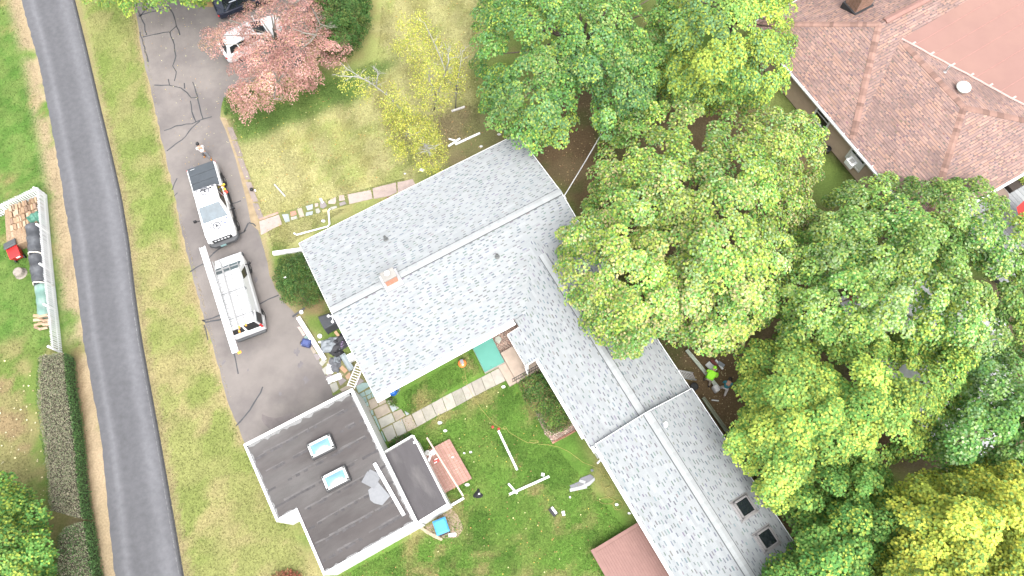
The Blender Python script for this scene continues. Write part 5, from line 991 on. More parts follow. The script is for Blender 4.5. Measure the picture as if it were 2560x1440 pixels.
person('person in a white shirt, grey trousers and tan boots standing behind the pickup', P(521, 396), math.radians(115), .12, ((.22, .1), (-.2, .06)), ((.22, .12, .16), (.24, -.1, .14)), CL('white', (.55, .55, .56)), CL('grey', (.16, .165, .18)), mat('tan_boot', (.45, .2, .06), .7, .1), BK)
person('person in a lime green shirt and beige trousers bent over the channel by the wing', P(1765, 956), math.radians(62), 1.15, ((.12, .05), (-.12, .12)), ((.3, .3, .3), (.32, -.24, .28)), CL('lime', (.29, .72, .04)), CL('beige', (.36, .3, .25)), BLACK, (mat('lime_hood', (.29, .72, .04), .8), True), bulk=1.5)
person('person in a teal top and pale trousers standing near the maple branches', P(1806, 978), math.radians(70), .5, ((.1, .1), (-.28, .06)), ((.3, .15, .1), (.32, -.1, .12)), CL('teal', (.02, .13, .16)), CL('pale', (.45, .42, .42)), mat('brown_boot', (.16, .1, .07), .7), HAIR)
rs = thing('rucksack', 'pale grey rucksack set down beside the teal-topped person', 'bag', P(1800, 982)); MB().box(P(1800, 972, .28) + Vector((-.25, 0, 0)), (.3, .42, .5), .5).build('sack', CL('bag', (.5, .49, .5)), rs, bevel=.08, seg=3); MB().box(P(1800, 972, .3) + Vector((-.12, .08, 0)), (.12, .28, .3), .5).build('pocket', CL('bag2', (.4, .39, .4)), rs, bevel=.04)

# ---------------------------------------------------------------- things left about
def board(name, label, cat, a, b, w, h, m=WHITE, z=.06, bevel=.01, group=None):
    return tag(MB().bar(P(*a, z), P(*b, z), w, h).build(name, m, None, bevel=bevel), label, cat, group)
def channel(name, label, a, b, w, h, m, z=.05, z2=None):
    t = thing(name, label, 'gutter', P(*a, 0)); A1, B1 = P(*a, z), P(*b, z2 or z); gutter(t, A1, B1, w, h, 'trough', m); d = (B1 - A1).normalized(); sd = Vector((-d.y, d.x, 0))
    for s in (1, -1): MB().bar(A1 + sd * s * w / 2 + Vector((0, 0, h)), B1 + sd * s * w / 2 + Vector((0, 0, h)), .035, .015).build('lip', m, t)
    return t
GRN = mat('gutter_pale_green', (.43, .47, .40), .5, .1, 2); GRO = mat('gutter_olive', (.2, .22, .16), .55, .1, 2)
ch1 = channel('gutter_length', 'pale green gutter length lying under the lime-shirted person', (1716, 876), (1795, 971), .17, .13, GRN, .3)
ch2 = channel('gutter_length', 'long olive gutter run lying close along the wing wall', (1757, 995), (1996, 1332), .17, .13, GRO, .3)
board('trim_board', 'white trim board on the lawn below the birches, the longer of the pair near the back deck', 'board', (1138, 361), (1200, 333), .13, .1); board('trim_board', 'short white trim board crossing another below the birches', 'board', (1121, 366), (1150, 346), .12, .08); board('trim_board', 'shortest white strip crossing the boards below the birches', 'board', (1122, 347), (1143, 353), .1, .06, z=.15)
board('birch_log', 'pale log at the foot of the right birch stem', 'log', (1129, 278), (1162, 267), .13, .12, mat('birch_bark_log', (.42, .4, .38), .8, .4, 9))
board('trim_board', 'long white trim board standing out diagonally on the courtyard lawn', 'board', (1246, 1077), (1293, 1175), .12, .1); board('trim_board', 'long white trim board lying under a short crosspiece in the courtyard', 'board', (1273, 1236), (1373, 1191), .12, .1); board('trim_board', 'short white crosspiece lying on a longer board in the courtyard', 'board', (1271, 1209), (1293, 1234), .11, .08, z=.16)
board('trim_offcut', 'small white block beside the long courtyard board', 'offcut', (1353, 1186), (1361, 1187), .17, .08); board('trim_offcut', 'small white block beside the black-lined offcut on the lawn', 'offcut', (1407, 1278), (1410, 1289), .16, .12); tag(MB().bar(P(1379, 1268, .14), P(1391, 1284, .14), .13, .1).build('trim_offcut', WHITE, None, bevel=.01), 'white offcut lying across a black tray on the courtyard lawn', 'offcut')
tag(MB().box(P(1383, 1279, .05), (.5, .32, .1), -.9).build('black_tray', BLACK, None, bevel=.02), 'black tray under a white offcut on the courtyard lawn', 'tray')
board('white_beam', 'thick white box beam lying beside the driveway edge', 'beam', (746, 794), (812, 899), .26, .24, z=.14); board('white_beam', 'thick white box beam beside the round shrub at the house corner', 'beam', (683, 634), (758, 624), .24, .22, z=.14)
board('grey_pipe', 'grey pipe lying alone on the front lawn', 'pipe', (686, 461), (713, 491), .09, .09, ALU); board('black_strip', 'black rubber strip lying below the round shrub', 'strip', (731, 792), (762, 770), .12, .05, BUMP)
board('prop_timber', 'pale timber laid across the red platform', 'timber', (1067, 1094), (1158, 1240), .1, .06, mat('fresh_timber', (.52, .42, .35), .7, .1), z=.36); board('trim_board', 'white board reaching from the lean-to corner to the pale timber', 'board', (1120, 1268), (1160, 1245), .13, .1, z=.14)
ds = thing('downspout', 'bent white downspout lying between the front path and the roof edge', 'downspout', P(780, 575)); MB().tube([P(735, 583, .07), P(742, 587, .07), P(820, 566, .07)], .055, 8).build('long_pipe', WHITE, ds); MB().tube([P(820, 566, .07), P(824, 560, .07), P(821, 528, .07), P(825, 522, .07)], .055, 8).build('elbow_pipe', WHITE, ds)
tag(MB().bar(P(801, 496, .05), P(807, 507, .05), .13, .04).build('trim_offcut', WHITE, None), 'white offcut lying on the mauve path stone', 'offcut')
def scraps(pxs, cat='scrap'):
    for (x, y, s, nm, lb, c) in pxs:
        p = P(x, y, .03); k = 6; tag(MB().prism([(p.x + s * math.cos(a) * random.uniform(.6, 1.1), p.y + s * .7 * math.sin(a) * random.uniform(.6, 1.1)) for a in np.linspace(0, 5.4, k)], .01, .05).build(nm, mat('scrap_%s' % nm, c, .7, .1), None, bevel=.006), lb, cat)
scraps([(809, 553, .17, 'paper_scrap', 'white paper scrap beside the bent downspout', (.6, .61, .62)), (1056, 425, .2, 'plastic_bag', 'white bag at the back of the deck steps', (.68, .69, .7)), (1012, 434, .1, 'white_scrap', 'thin white scrap beside the deck steps', (.6, .6, .62)), (1203, 366, .14, 'foil_scrap', 'crumpled white scrap beside the back deck rail', (.55, .55, .56)), (1248, 336, .16, 'bark_scrap', 'pale bark scrap under the big maple', (.5, .48, .45)),
        (1100, 1057, .18, 'slate_scrap', 'pale slate scrap on the lawn by the walkway', (.4, .41, .43)), (1113, 1077, .12, 'gutter_scrap', 'white gutter scrap on the lawn above the platform', (.66, .66, .67)), (1161, 1133, .09, 'fitting_scrap', 'small white fitting on the lawn beside the platform, the left one', (.6, .6, .62)), (1177, 1130, .11, 'elbow_scrap', 'small white fitting on the lawn beside the platform, the right one', (.58, .58, .6)), (1168, 1212, .16, 'flat_rock', 'pale flat rock at the platform corner', (.4, .4, .39)),
        (1425, 1243, .09, 'white_disc', 'round white disc on the lawn below the shingle scraps', (.7, .7, .7)), (1480, 1176, .12, 'dark_offcut', 'dark slate offcut near the wing gutter outlet', (.12, .125, .14)), (1573, 1283, .11, 'white_clip', 'small white clip on the grass by the wing', (.6, .6, .6)), (1541, 1262, .13, 'hose_nozzle', 'white nozzle at the end of the coiled yellow hose', (.62, .62, .6)), (1600, 1341, .14, 'pale_rock', 'pale round rock at the corner of the salmon deck', (.42, .38, .3)), (1258, 967, .14, 'white_tile', 'small white tile on the grass below the walkway', (.68, .68, .69)), (1087, 1112, .0001, 'grit', 'grit', (.1, .1, .1))][:-1])
# stepping stone on gravel
p = P(1246, 850); tag(MB().prism([(p.x + r * math.cos(a), p.y + r * math.sin(a)) for a, r in ((.3, .22), (1.4, .24), (2.6, .25), (3.7, .22), (5, .26))], .02, .09).build('flat_stone', stone_mat((.33, .33, .29)), None, bevel=.015), 'flat grey stone lying on the gravel bed', 'stone')
# shingle off-cuts heap on the courtyard lawn
LGT, DRK = mat('shingle_light', (.3, .31, .32), .9, .08, 8), mat('shingle_dark', (.15, .15, .165), .9, .1, 8)
for i, (pts, m, lb) in enumerate([([(1424, 1214), (1466, 1196), (1474, 1204), (1470, 1216), (1430, 1226)], DRK, 'dark shingle at the bottom of the heap on the courtyard lawn'), ([(1424, 1222), (1466, 1212), (1468, 1221), (1425, 1230)], LGT, 'long pale shingle strip along the heap edge on the courtyard lawn'), ([(1450, 1196), (1475, 1186), (1484, 1192), (1480, 1204), (1456, 1208)], DRK, 'dark shingle at the upper end of the heap on the courtyard lawn'), ([(1454, 1214), (1474, 1204), (1486, 1194), (1487, 1201), (1474, 1214), (1460, 1219)], LGT, 'stepped pale shingle at the right of the heap on the courtyard lawn'), ([(1449, 1199), (1464, 1203), (1462, 1210), (1447, 1205)], LGT, 'pale shingle piece lying on top of the heap on the courtyard lawn')]):
    tag(MB().prism(px_poly(pts), .02 + i * .014, .035 + i * .014).build('shingle_offcut', m, None), lb, 'shingle', 'shingle offcuts on the courtyard lawn')
# black shirt
p = P(1195, 1236); sh_ = MB()
outl = [(-.32, -.1), (-.22, -.2), (.05, -.24), (.3, -.14), (.3, .02), (.14, .08), (.1, .16), (.1, .3), (-.02, .34), (-.08, .2), (-.2, .08)]
n_ = len(outl); sh_.poly([(p.x + a, p.y + b, .02) for a, b in outl] + [(p.x + a * .6, p.y + b * .6, .08 + .03 * math.sin(i * 2)) for i, (a, b) in enumerate(outl)], [tuple(range(n_, 2 * n_))] + [(i, (i + 1) % n_, n_ + (i + 1) % n_, n_ + i) for i in range(n_)])
tag(sh_.build('black_shirt', CL('black', (.012, .012, .014)), None, smooth=True, subsurf=1), 'crumpled black shirt dropped on the courtyard lawn', 'shirt')
tag(MB().box((p.x + .07, p.y + .02, .12), (.1, .08, .02), .3).build('shirt_tag', WHITE, None), 'small white tag lying on the black shirt', 'tag')
# blue recycling bin
def bin_(name, label, p, rz, w, d, h, m, lidm):
    t = thing(name, label, 'bin', (p.x, p.y, 0), rz); a, b = w / 2, d / 2
    MB().poly([(-a * .8, -b * .8, .05), (a * .8, -b * .8, .05), (a * .8, b * .8, .05), (-a * .8, b * .8, .05), (-a, -b, h), (a, -b, h), (a, b, h), (-a, b, h)], [(3, 2, 1, 0), (4, 5, 6, 7), (0, 1, 5, 4), (1, 2, 6, 5), (2, 3, 7, 6), (3, 0, 4, 7)]).build('tub', m, t, local=True, bevel=.05)
    l = MB().poly([(-a * 1.06, -b * 1.06, h), (a * 1.06, -b * 1.06, h), (a * 1.06, b * 1.06, h), (-a * 1.06, b * 1.06, h), (-a * .8, -b * .8, h + .08), (a * .8, -b * .8, h + .08), (a * .8, b * .8, h + .08), (-a * .8, b * .8, h + .08)], [(3, 2, 1, 0), (4, 5, 6, 7), (0, 1, 5, 4), (1, 2, 6, 5), (2, 3, 7, 6), (3, 0, 4, 7)]).build('lid', lidm, t, local=True, bevel=.02)
    for q in (.72, .42):
        f = MB()
        for sx, sy in ((0, 1), (0, -1), (1, 0), (-1, 0)): f.box((sx * a * q, sy * b * q, h + .085), (2 * a * q if not sx else .03, 2 * b * q if not sy else .03, .02))
        f.build('lid_rib', lidm, l, local=True)
    MB().bar((-a * .7, -b * 1.15, h - .06), (a * .7, -b * 1.15, h - .06), .05, .05).build('handle', BLACK, t, local=True)
    for s in (1, -1): MB().lathe((s * a * .7, -b * .85, .12), [(.12, -.03), (.12, .03)], 12, axis=(1, 0, 0)).build('wheel', BLACK, t, local=True)
    return t
BLUE = mat('bin_blue', (.035, .2, .46), .45, .06); bin_('recycling_bin', 'bright blue wheeled bin standing on the dirt patch by the lean-to', P(1108, 1318), math.radians(22), .72, .78, .95, BLUE, mat('bin_lid_blue', (.06, .27, .56), .45, .05))
tag(MB().box(P(1131, 1337, .05), (.42, .2, .08), .1).build('white_slab', WHITEW, None, bevel=.02), 'white slab lying at the edge of the dirt patch', 'slab')
bt = thing('hand_truck', 'blue hand truck leaning at the house corner under the eave', 'hand truck', P(988, 985)); MB().lathe(P(984, 982, .1), [(.2, 0), (.22, .1), (.22, .6), (.18, .62)], 16).build('drum', mat('drum_blue', (.02, .12, .5), .4, .05), bt); MB().tube([P(990, 985, .2), P(997, 972, .9), P(1000, 967, 1.0)], .025, 6).build('frame', mat('drum_blue', None), bt); MB().tube([P(994, 985, .2), P(1000, 974, .9)], .02, 6).build('strut', ALU, bt)
# toolbox
tb_ = thing('tool_case', 'dark blue hard case at the driveway edge beside the white beam', 'case', P(767, 860)); TBM = mat('case_blue', (.035, .05, .14), .45, .12, 4); c = P(766, 858, .2); R_ = -.25
MB().box(c, (.58, .48, .32), R_).build('shell', TBM, tb_, bevel=.07, seg=3); MB().box(c + Vector((0, 0, .165)), (.36, .28, .03), R_).build('lid_panel', mat('case_blue2', (.06, .08, .2), .5, .1), tb_, bevel=.02); MB().box(c + Vector((-.24, -.13, .1)), (.08, .08, .1), R_).build('latch', ALU, tb_); MB().tube([c + Vector((-.29, .12, .06)), c + Vector((-.36, .02, .08)), c + Vector((-.3, -.1, .06))], .02, 6).build('handle', BLACK, tb_)
# barbecue under a cover
bq = thing('covered_grill', 'charcoal fabric cover over a grill beside the gable wall', 'grill', P(822, 815)); q = [P(794, 792, .95), P(826, 782, .95), P(842, 806, 1.0), P(810, 824, .95)]; ctr = sum(q, Vector()) / 4; lo = [Vector((ctr.x + (v.x - ctr.x) * 1.06, ctr.y + (v.y - ctr.y) * 1.06, .04)) for v in q]
MB().hexa(lo[::-1], q[::-1]).build('cover', mat('grill_cover', (.045, .048, .054), .7, .25, 2.2, bump=.6, bscale=5), bq, bevel=.07, seg=3); MB().bar(q[0] + Vector((0, 0, .01)), q[1] + Vector((0, 0, .01)), .02, .02).build('seam', BLACK, bq)
for a_ in lo: MB().lathe((a_.x * .9 + ctr.x * .1, a_.y * .9 + ctr.y * .1, 0), [(.05, 0), (.05, .06)], 8).build('castor', BLACK, bq)
# white pails and lids by the beam
for (x, y), lb, r in (((800, 841), 'round white lid on the grass beside the beam', .13), ((754, 781), 'white cup on the grass at the top of the beam', .12)): tag(MB().lathe(P(x, y), [(r, 0), (r * 1.05, .1), (r * .9, .12), (r * .85, .1)], 16).build('white_pail', WHITE, None), lb, 'pail')
scraps([(800, 855, .13, 'plastic_fitting', 'white fitting below the round lid', (.72, .72, .73)), (733, 716, .1, 'white_offcut', 'white offcut caught on top of the round shrub', (.7, .7, .7))]); bpy.data.objects['white_offcut'].location.z += 1.55
# debris heap: crumpled sheets
def crumple(name, label, cat, c, sx, sy, h, m, seed, rz=0):
    r = np.random.default_rng(seed); n = 8; mb = MB(); R = Matrix.Rotation(rz, 3, 'Z'); c = Vector(c); v = []
    for i in range(n):
        for j in range(n):
            a, b = i / (n - 1) * 2 - 1, j / (n - 1) * 2 - 1; e = max(abs(a), abs(b)); v.append(c + R @ Vector((a * sx + r.normal(0, .1 * sx), b * sy + r.normal(0, .1 * sy), .03 + h * (1 - e ** 2) * (.45 + .75 * r.random()))))
    mb.poly(v, [(i * n + j, (i + 1) * n + j, (i + 1) * n + j + 1, i * n + j + 1) for i in range(n - 1) for j in range(n - 1)])
    return tag(mb.build(name, m, None, smooth=False), label, cat)
SH1, SH2, SH3, SH4 = mat('sheet_pale', (.2, .22, .24), .6, .15, 3), mat('sheet_dark', (.035, .035, .04), .6, .3, 3), mat('sheet_mid', (.1, .104, .115), .7, .2, 3), mat('sheet_white', (.6, .61, .62), .5, .1, 3)
crumple('debris_sheet', 'black plastic heaped against the gable at the back of the debris', 'debris', P(850, 858), .75, .5, .5, SH2, 1, .5); crumple('debris_sheet', 'pale crumpled underlay spread over the middle of the debris', 'debris', P(828, 862, .12), .6, .42, .42, SH1, 2, .3); crumple('debris_sheet', 'dark grey sheet folded under the pale underlay', 'debris', P(818, 868), .38, .32, .25, SH3, 3); crumple('debris_sheet', 'black strip trailing from the debris toward the garage', 'debris', P(846, 885), .3, .35, .3, SH2, 4, .8); crumple('debris_sheet', 'mid grey shingle heap lower down the flagstones', 'debris', P(838, 912), .35, .45, .28, SH3, 5); crumple('debris_sheet', 'white crumpled sheet on the lower flagstones', 'debris', P(826, 922), .22, .3, .22, SH4, 6); crumple('debris_sheet', 'long white wrapper at the bottom of the debris', 'debris', P(836, 946, .02), .42, .2, .2, SH4, 7, .45); crumple('debris_sheet', 'pale sheet hanging between the dark strip and the metal trough', 'debris', P(842, 900, .1), .2, .2, .3, SH1, 8)
crumple('purple_sack', 'black sack with lilac stripes on the debris heap', 'sack', P(857, 860, .3), .2, .16, .26, mat('sack_lilac', (.05, .045, .06), .6, .3, 6, col2=(.25, .17, .3), mixscale=5, mixlo=.55, mixhi=.6), 9, .5)
tg = thing('metal_trough', 'grey metal trough lying on the flagstones below the gable', 'trough', P(865, 905)); gutter(tg, P(857, 888, .2), P(880, 925, .2), .34, .16, 'pan', mat('trough_steel', (.3, .34, .36), .45, .1, 3)); MB().bar(P(857, 888, .34), P(880, 925, .34), .05, .05).build('mid_rib', mat('trough_steel', None), tg)
tag(MB().box(P(881, 893, .25), (.5, .45, .4), .5).build('white_box', WHITE, None, bevel=.02), 'white box by the gable behind the leaning ladder', 'box'); tag(MB().bar(P(838, 829, .1), P(848, 842, .1), .18, .14).build('wood_crate', mat('crate_wood', (.4, .26, .16), .8, .15), None, bevel=.01), 'small wooden crate between the covered grill and the debris', 'crate')
# ladders
a, b = P(872, 966, 2.9), P(897, 905, 2.95)
def free_ladder(name, label, a, b, wd, n, m):
    a, b = Vector(a), Vector(b); d = b - a; x = d.normalized(); y = Vector((-x.y, x.x, 0)).normalized(); z = x.cross(y); M4 = Matrix.Translation(a) @ Matrix((x, y, z)).transposed().to_4x4(); return ladder(name, label, M4, wd, d.length, n, 0, m, 0, 0)
free_ladder('roof_ladder', 'white ladder bridging from the garage corner to the gable of the grey house', P(877, 968, 2.86), P(900, 912, 3.05), .42, 9, mat('ladder_cream', (.6, .57, .54), .5, .08)); free_ladder('extension_ladder', 'aluminium ladder leaning on the wing eave from the shaded side', P(1736, 941, .05), P(1700, 935, 2.7), .46, 9, mat('ladder_bright', (.4, .4, .41), .5, .06))
# compressor and hose
cp = thing('air_compressor', 'orange pancake compressor on the grass below the front eave', 'compressor', P(1156, 912)); c = P(1156, 910); MB().lathe((c.x, c.y, .05), [(.1, 0), (.24, .04), (.26, .1), (.22, .17), (.08, .2)], 18).build('tank', mat('tank_orange', (.6, .17, .04), .4, .06), cp, smooth=True); MB().box((c.x, c.y + .06, .33), (.2, .26, .2), .3).build('motor', mat('motor_grey', (.2, .2, .21), .5, .15), cp, bevel=.03); MB().tube([(c.x - .14, c.y + .15, .2), (c.x - .12, c.y + .17, .45), (c.x + .12, c.y + .2, .46), (c.x + .14, c.y + .16, .2)], .018, 6).build('handle', BLACK, cp); MB().lathe((c.x + .05, c.y - .1, .25), [(.05, 0), (.05, .03)], 10).build('gauge', WHITE, cp)
def loops(x, y, rx, ry, n, t0=0): return [(x + rx * math.cos(t0 + a), y + ry * math.sin(t0 + a)) for a in np.linspace(0, 6.283 * n, int(14 * n))]
hose = [(1158, 918), (1162, 928), (1164, 940)] + loops(1160, 944, 4.5, 4, 1) + [(1166, 950)] + loops(1163, 956, 5, 4.5, 1.2) + [(1170, 965), (1180, 985), (1190, 1004), (1205, 1025), (1222, 1045), (1240, 1062), (1255, 1072)] + loops(1262, 1070, 4, 3.5, 1) + [(1272, 1080), (1285, 1088), (1302, 1098), (1320, 1107)] + loops(1335, 1104, 11, 4, 1) + [(1345, 1110), (1370, 1112), (1395, 1117), (1420, 1128), (1440, 1142), (1458, 1156), (1480, 1164), (1500, 1172), (1506, 1185)] + loops(1517, 1188, 8, 10, .7) + loops(1515, 1206, 13, 14, 1.2, -1) + loops(1524, 1229, 12, 13, 1.3) + loops(1518, 1252, 20, 8, 1.2) + loops(1544, 1262, 12, 13, 1.5) + [(1545, 1275)]
tag(MB().tube([P(x, y, .035) for x, y in hose], .012, 5).build('air_hose', mat('hose_yellow', (.27, .25, .075), .6, .1), None), 'thin yellow air hose snaking over the courtyard lawn from the orange compressor', 'hose')
for (x, y), lb in (((1232, 1068), 'red nailer lying left of the diagonal board end'), ((1247, 1073), 'dark red fitting at the end of the diagonal board')): tag(MB().lathe(P(x, y), [(.06, 0), (.09, .06), (.07, .13), (.02, .16)], 10).build('red_tool', mat('tool_red', (.4, .05, .04), .5, .2), None), lb, 'tool')
# on the platform: jars and a red carton
for i, ((x, y), lb) in enumerate((((1070, 1133), 'grey coil pail at the platform edge, nearest the lean-to'), ((1083, 1132), 'white round pail on the platform beside the grey coil'))): tag(MB().lathe(P(x, y, .32), [(.14, 0), (.15, .16), (.06, .18), (.05, .1)], 16).build('platform_pail', [mat('pail_grey', (.42, .42, .4), .5), WHITE][i], None), lb, 'pail')
tag(MB().box(P(1091, 1152, .36), (.3, .22, .08), .5).build('red_carton', mat('carton_red', (.45, .07, .06), .6, .2), None, bevel=.01), 'red and white carton on the platform', 'carton'); tag(MB().bar(P(1070, 1157, .36), P(1077, 1137, .36), .13, .06).build('white_tray', WHITE, None, bevel=.01), 'white tray between the lean-to and the platform pails', 'tray')
for (x, y), (a, b) in zip(((1090, 1148), (1089, 1156)), ((.2, .04), (.18, .05))): MB().box(P(x, y, .405), (a, b, .004), .5).build('carton_print', WHITE, bpy.data.objects['red_carton'])
scraps([(1133, 1145, .08, 'deck_scrap', 'tiny white scrap on the platform boards', (.66, .66, .66))]); bpy.data.objects['deck_scrap'].location.z += .31
# pile by the workers
for i, (a, b, w, m, lb) in enumerate([((1768, 908), (1788, 928), .34, WHITEW, 'white carton in the pile behind the lime-shirted person, the widest'), ((1778, 900), (1792, 914), .16, mat('carton_maroon', (.2, .06, .05), .7), 'maroon board in the pile behind the lime-shirted person'), ((1789, 900), (1807, 923), .1, WHITE, 'slim white strip on the pile behind the lime-shirted person'), ((1795, 906), (1810, 916), .22, SH1, 'pale sheet under the slim strip of the pile behind the lime-shirted person')]): tag(MB().bar(P(*a, .12 + i * .04), P(*b, .12 + i * .04), w, .12).build('carton_pile_item', m, None, bevel=.01), lb, 'carton')
board('hand_saw', 'grey saw lying on the brown ground below the workers', 'saw', (1779, 1000), (1797, 1002), .07, .05, ALU); tag(MB().lathe(P(1733, 970), [(.2, 0), (.24, .4), (.22, .42), (.2, .38)], 14).build('black_bucket', BLACK, None), 'black bucket under the wing eave beside the aluminium ladder', 'bucket')
lp = thing('garden_light', 'black garden light on the front lawn near the driveway', 'lamp', P(632, 478)); MB().lathe(P(632, 478), [(.03, 0), (.03, .2), (.12, .22), (.1, .32), (.02, .36)], 12).build('hood', BLACK, lp); tag(MB().lathe(P(639, 478), [(.05, 0), (.06, .14), (.02, .16)], 10).build('white_cup', WHITE, None), 'white cup beside the black garden light', 'cup')
tag(MB().lathe(P(1985 + 80, 378), [(.22, 0), (.24, .35), (.2, .37)], 14).build('black_tub', BLACK, None), 'dark round tub against the brown siding of the neighbouring house', 'tub')
# ---------------------------------------------------------------- vegetation
def leaves_mesh(name, pos, nrm, tip, size, col, m, parent, curl=.1, wide=1.0):
    """pos, nrm, tip: n x 3; each leaf is two quads folded along the midrib"""
    n = len(pos); nrm = nrm / np.linalg.norm(nrm, axis=1)[:, None]; tip = tip - (tip * nrm).sum(1)[:, None] * nrm; tip = tip / (np.linalg.norm(tip, axis=1)[:, None] + 1e-9); sd = np.cross(nrm, tip)
    T = np.array([(0, -.5, 0), (.46 * wide, -.12, curl), (.3 * wide, .28, curl * .5), (0, .56, -curl * .6), (-.3 * wide, .28, curl * .5), (-.46 * wide, -.12, curl)])
    v = pos[:, None] + size[:, None, None] * (T[None, :, 0, None] * sd[:, None] + T[None, :, 1, None] * tip[:, None] + T[None, :, 2, None] * nrm[:, None])
    b = np.arange(n)[:, None] * 6; f = np.concatenate([b + np.array([0, 1, 2, 3]), b + np.array([0, 3, 4, 5])], 0)
    inv = np.array(wm(parent).inverted()); v = v.reshape(-1, 3) @ inv[:3, :3].T + inv[:3, 3]
    return np_mesh(name, v, f, np.repeat(col, 6, 0), [m], parent)
LEAF = mat('broad_leaf', None, .65, .06, 3, src='Col', spec=.12, trans=.24); NEEDLE = mat('fine_leaf', None, .6, .06, 3, src='Col', spec=.25, trans=.15)
BARK = mat('bark_brown', (.12, .095, .075), .9, .3, 7, bump=.8, bscale=20); PALEB = mat('bark_pale', (.19, .18, .155), .85, .25, 9, bump=.5); BIRB = mat('birch_bark', (.3, .295, .275), .75, .3, 6, col2=(.12, .11, .1), mixscale=4, mixlo=.66, mixhi=.72)
def edge_t(px, py, poly, full):
    """0 at the outline, 1 at 'full' pixels inside"""
    return np.clip(seg_dist(px, py, list(poly) + [poly[0]]) / full, 0, 1)
def poisson(poly, sp_px, r, tries=14):
    a = np.array(poly, float); lo, hi = a.min(0), a.max(0); cell = sp_px; grid = {}; out = []
    n = int((hi[0] - lo[0]) * (hi[1] - lo[1]) / (sp_px * sp_px) * tries); cand = r.random((n, 2)) * (hi - lo) + lo; cand = cand[inpoly(cand[:, 0], cand[:, 1], poly)]
    for x, y in cand:
        k = (int(x // cell), int(y // cell)); ok = True
        for i in (-1, 0, 1):
            for j in (-1, 0, 1):
                for q in grid.get((k[0] + i, k[1] + j), ()):
                    if (q[0] - x) ** 2 + (q[1] - y) ** 2 < sp_px * sp_px: ok = False; break
        if ok: grid.setdefault(k, []).append((x, y)); out.append((x, y))
    return np.array(out)
def grow(poly, d):
    a = np.array(poly, float); n = len(a); s_ = np.sign(sum(a[i][0] * a[(i + 1) % n][1] - a[(i + 1) % n][0] * a[i][1] for i in range(n))); e = np.roll(a, -1, 0) - a; nn = np.stack([e[:, 1], -e[:, 0]], 1) * s_; nn /= np.linalg.norm(nn, axis=1)[:, None] + 1e-9; v = nn + np.roll(nn, 1, 0); v /= np.linalg.norm(v, axis=1)[:, None] + 1e-9
    return [tuple(p) for p in a + v * d]
def crown(poly, zlo, zhi, full, sp, r, inner=.35, holes=(), lobes=0):
    """clump centres of a crown: a dome over the outline, plus clumps lower inside"""
    c = poisson(poly, sp, r); t = edge_t(c[:, 0], c[:, 1], poly, full); keep = np.ones(len(c), bool)
    for hx, hy, hr in holes: keep &= np.hypot(c[:, 0] - hx, c[:, 1] - hy) > hr
    c, t = c[keep], t[keep]; z = zlo + (zhi - zlo) * np.sqrt(1 - (1 - t) ** 2)
    if lobes:
        L_ = poisson(poly, lobes, r); off = r.normal(0, .55, len(L_)); d2 = np.hypot(c[:, None, 0] - L_[None, :, 0], c[:, None, 1] - L_[None, :, 1]); li = d2.argmin(1); d = d2.min(1) / (lobes * .62)
        z = z + off[li] + 1.25 * (1 - np.clip(d, 0, 1.2) ** 2) - .5; kk = (d < .85) | (r.random(len(c)) < .62); kk |= t < .12; c, t, z, li = c[kk], t[kk], z[kk], li[kk]; z = np.maximum(z, zlo * .8)
    else: z = z + r.normal(0, .35, len(c)) * (zhi - zlo) / 5; li = np.arange(len(c))
    p = np.array([P(x, y, zz) for (x, y), zz in zip(c, z)])
    if inner:
        k = r.random(len(c)) < inner; zi = zlo + (z[k] - zlo) * r.uniform(.3, .7, k.sum()); q = np.array([P(x, y, zz) for (x, y), zz in zip(c[k] , zi)]) if k.sum() else np.zeros((0, 3)); return p, q, li
    return p, np.zeros((0, 3)), li
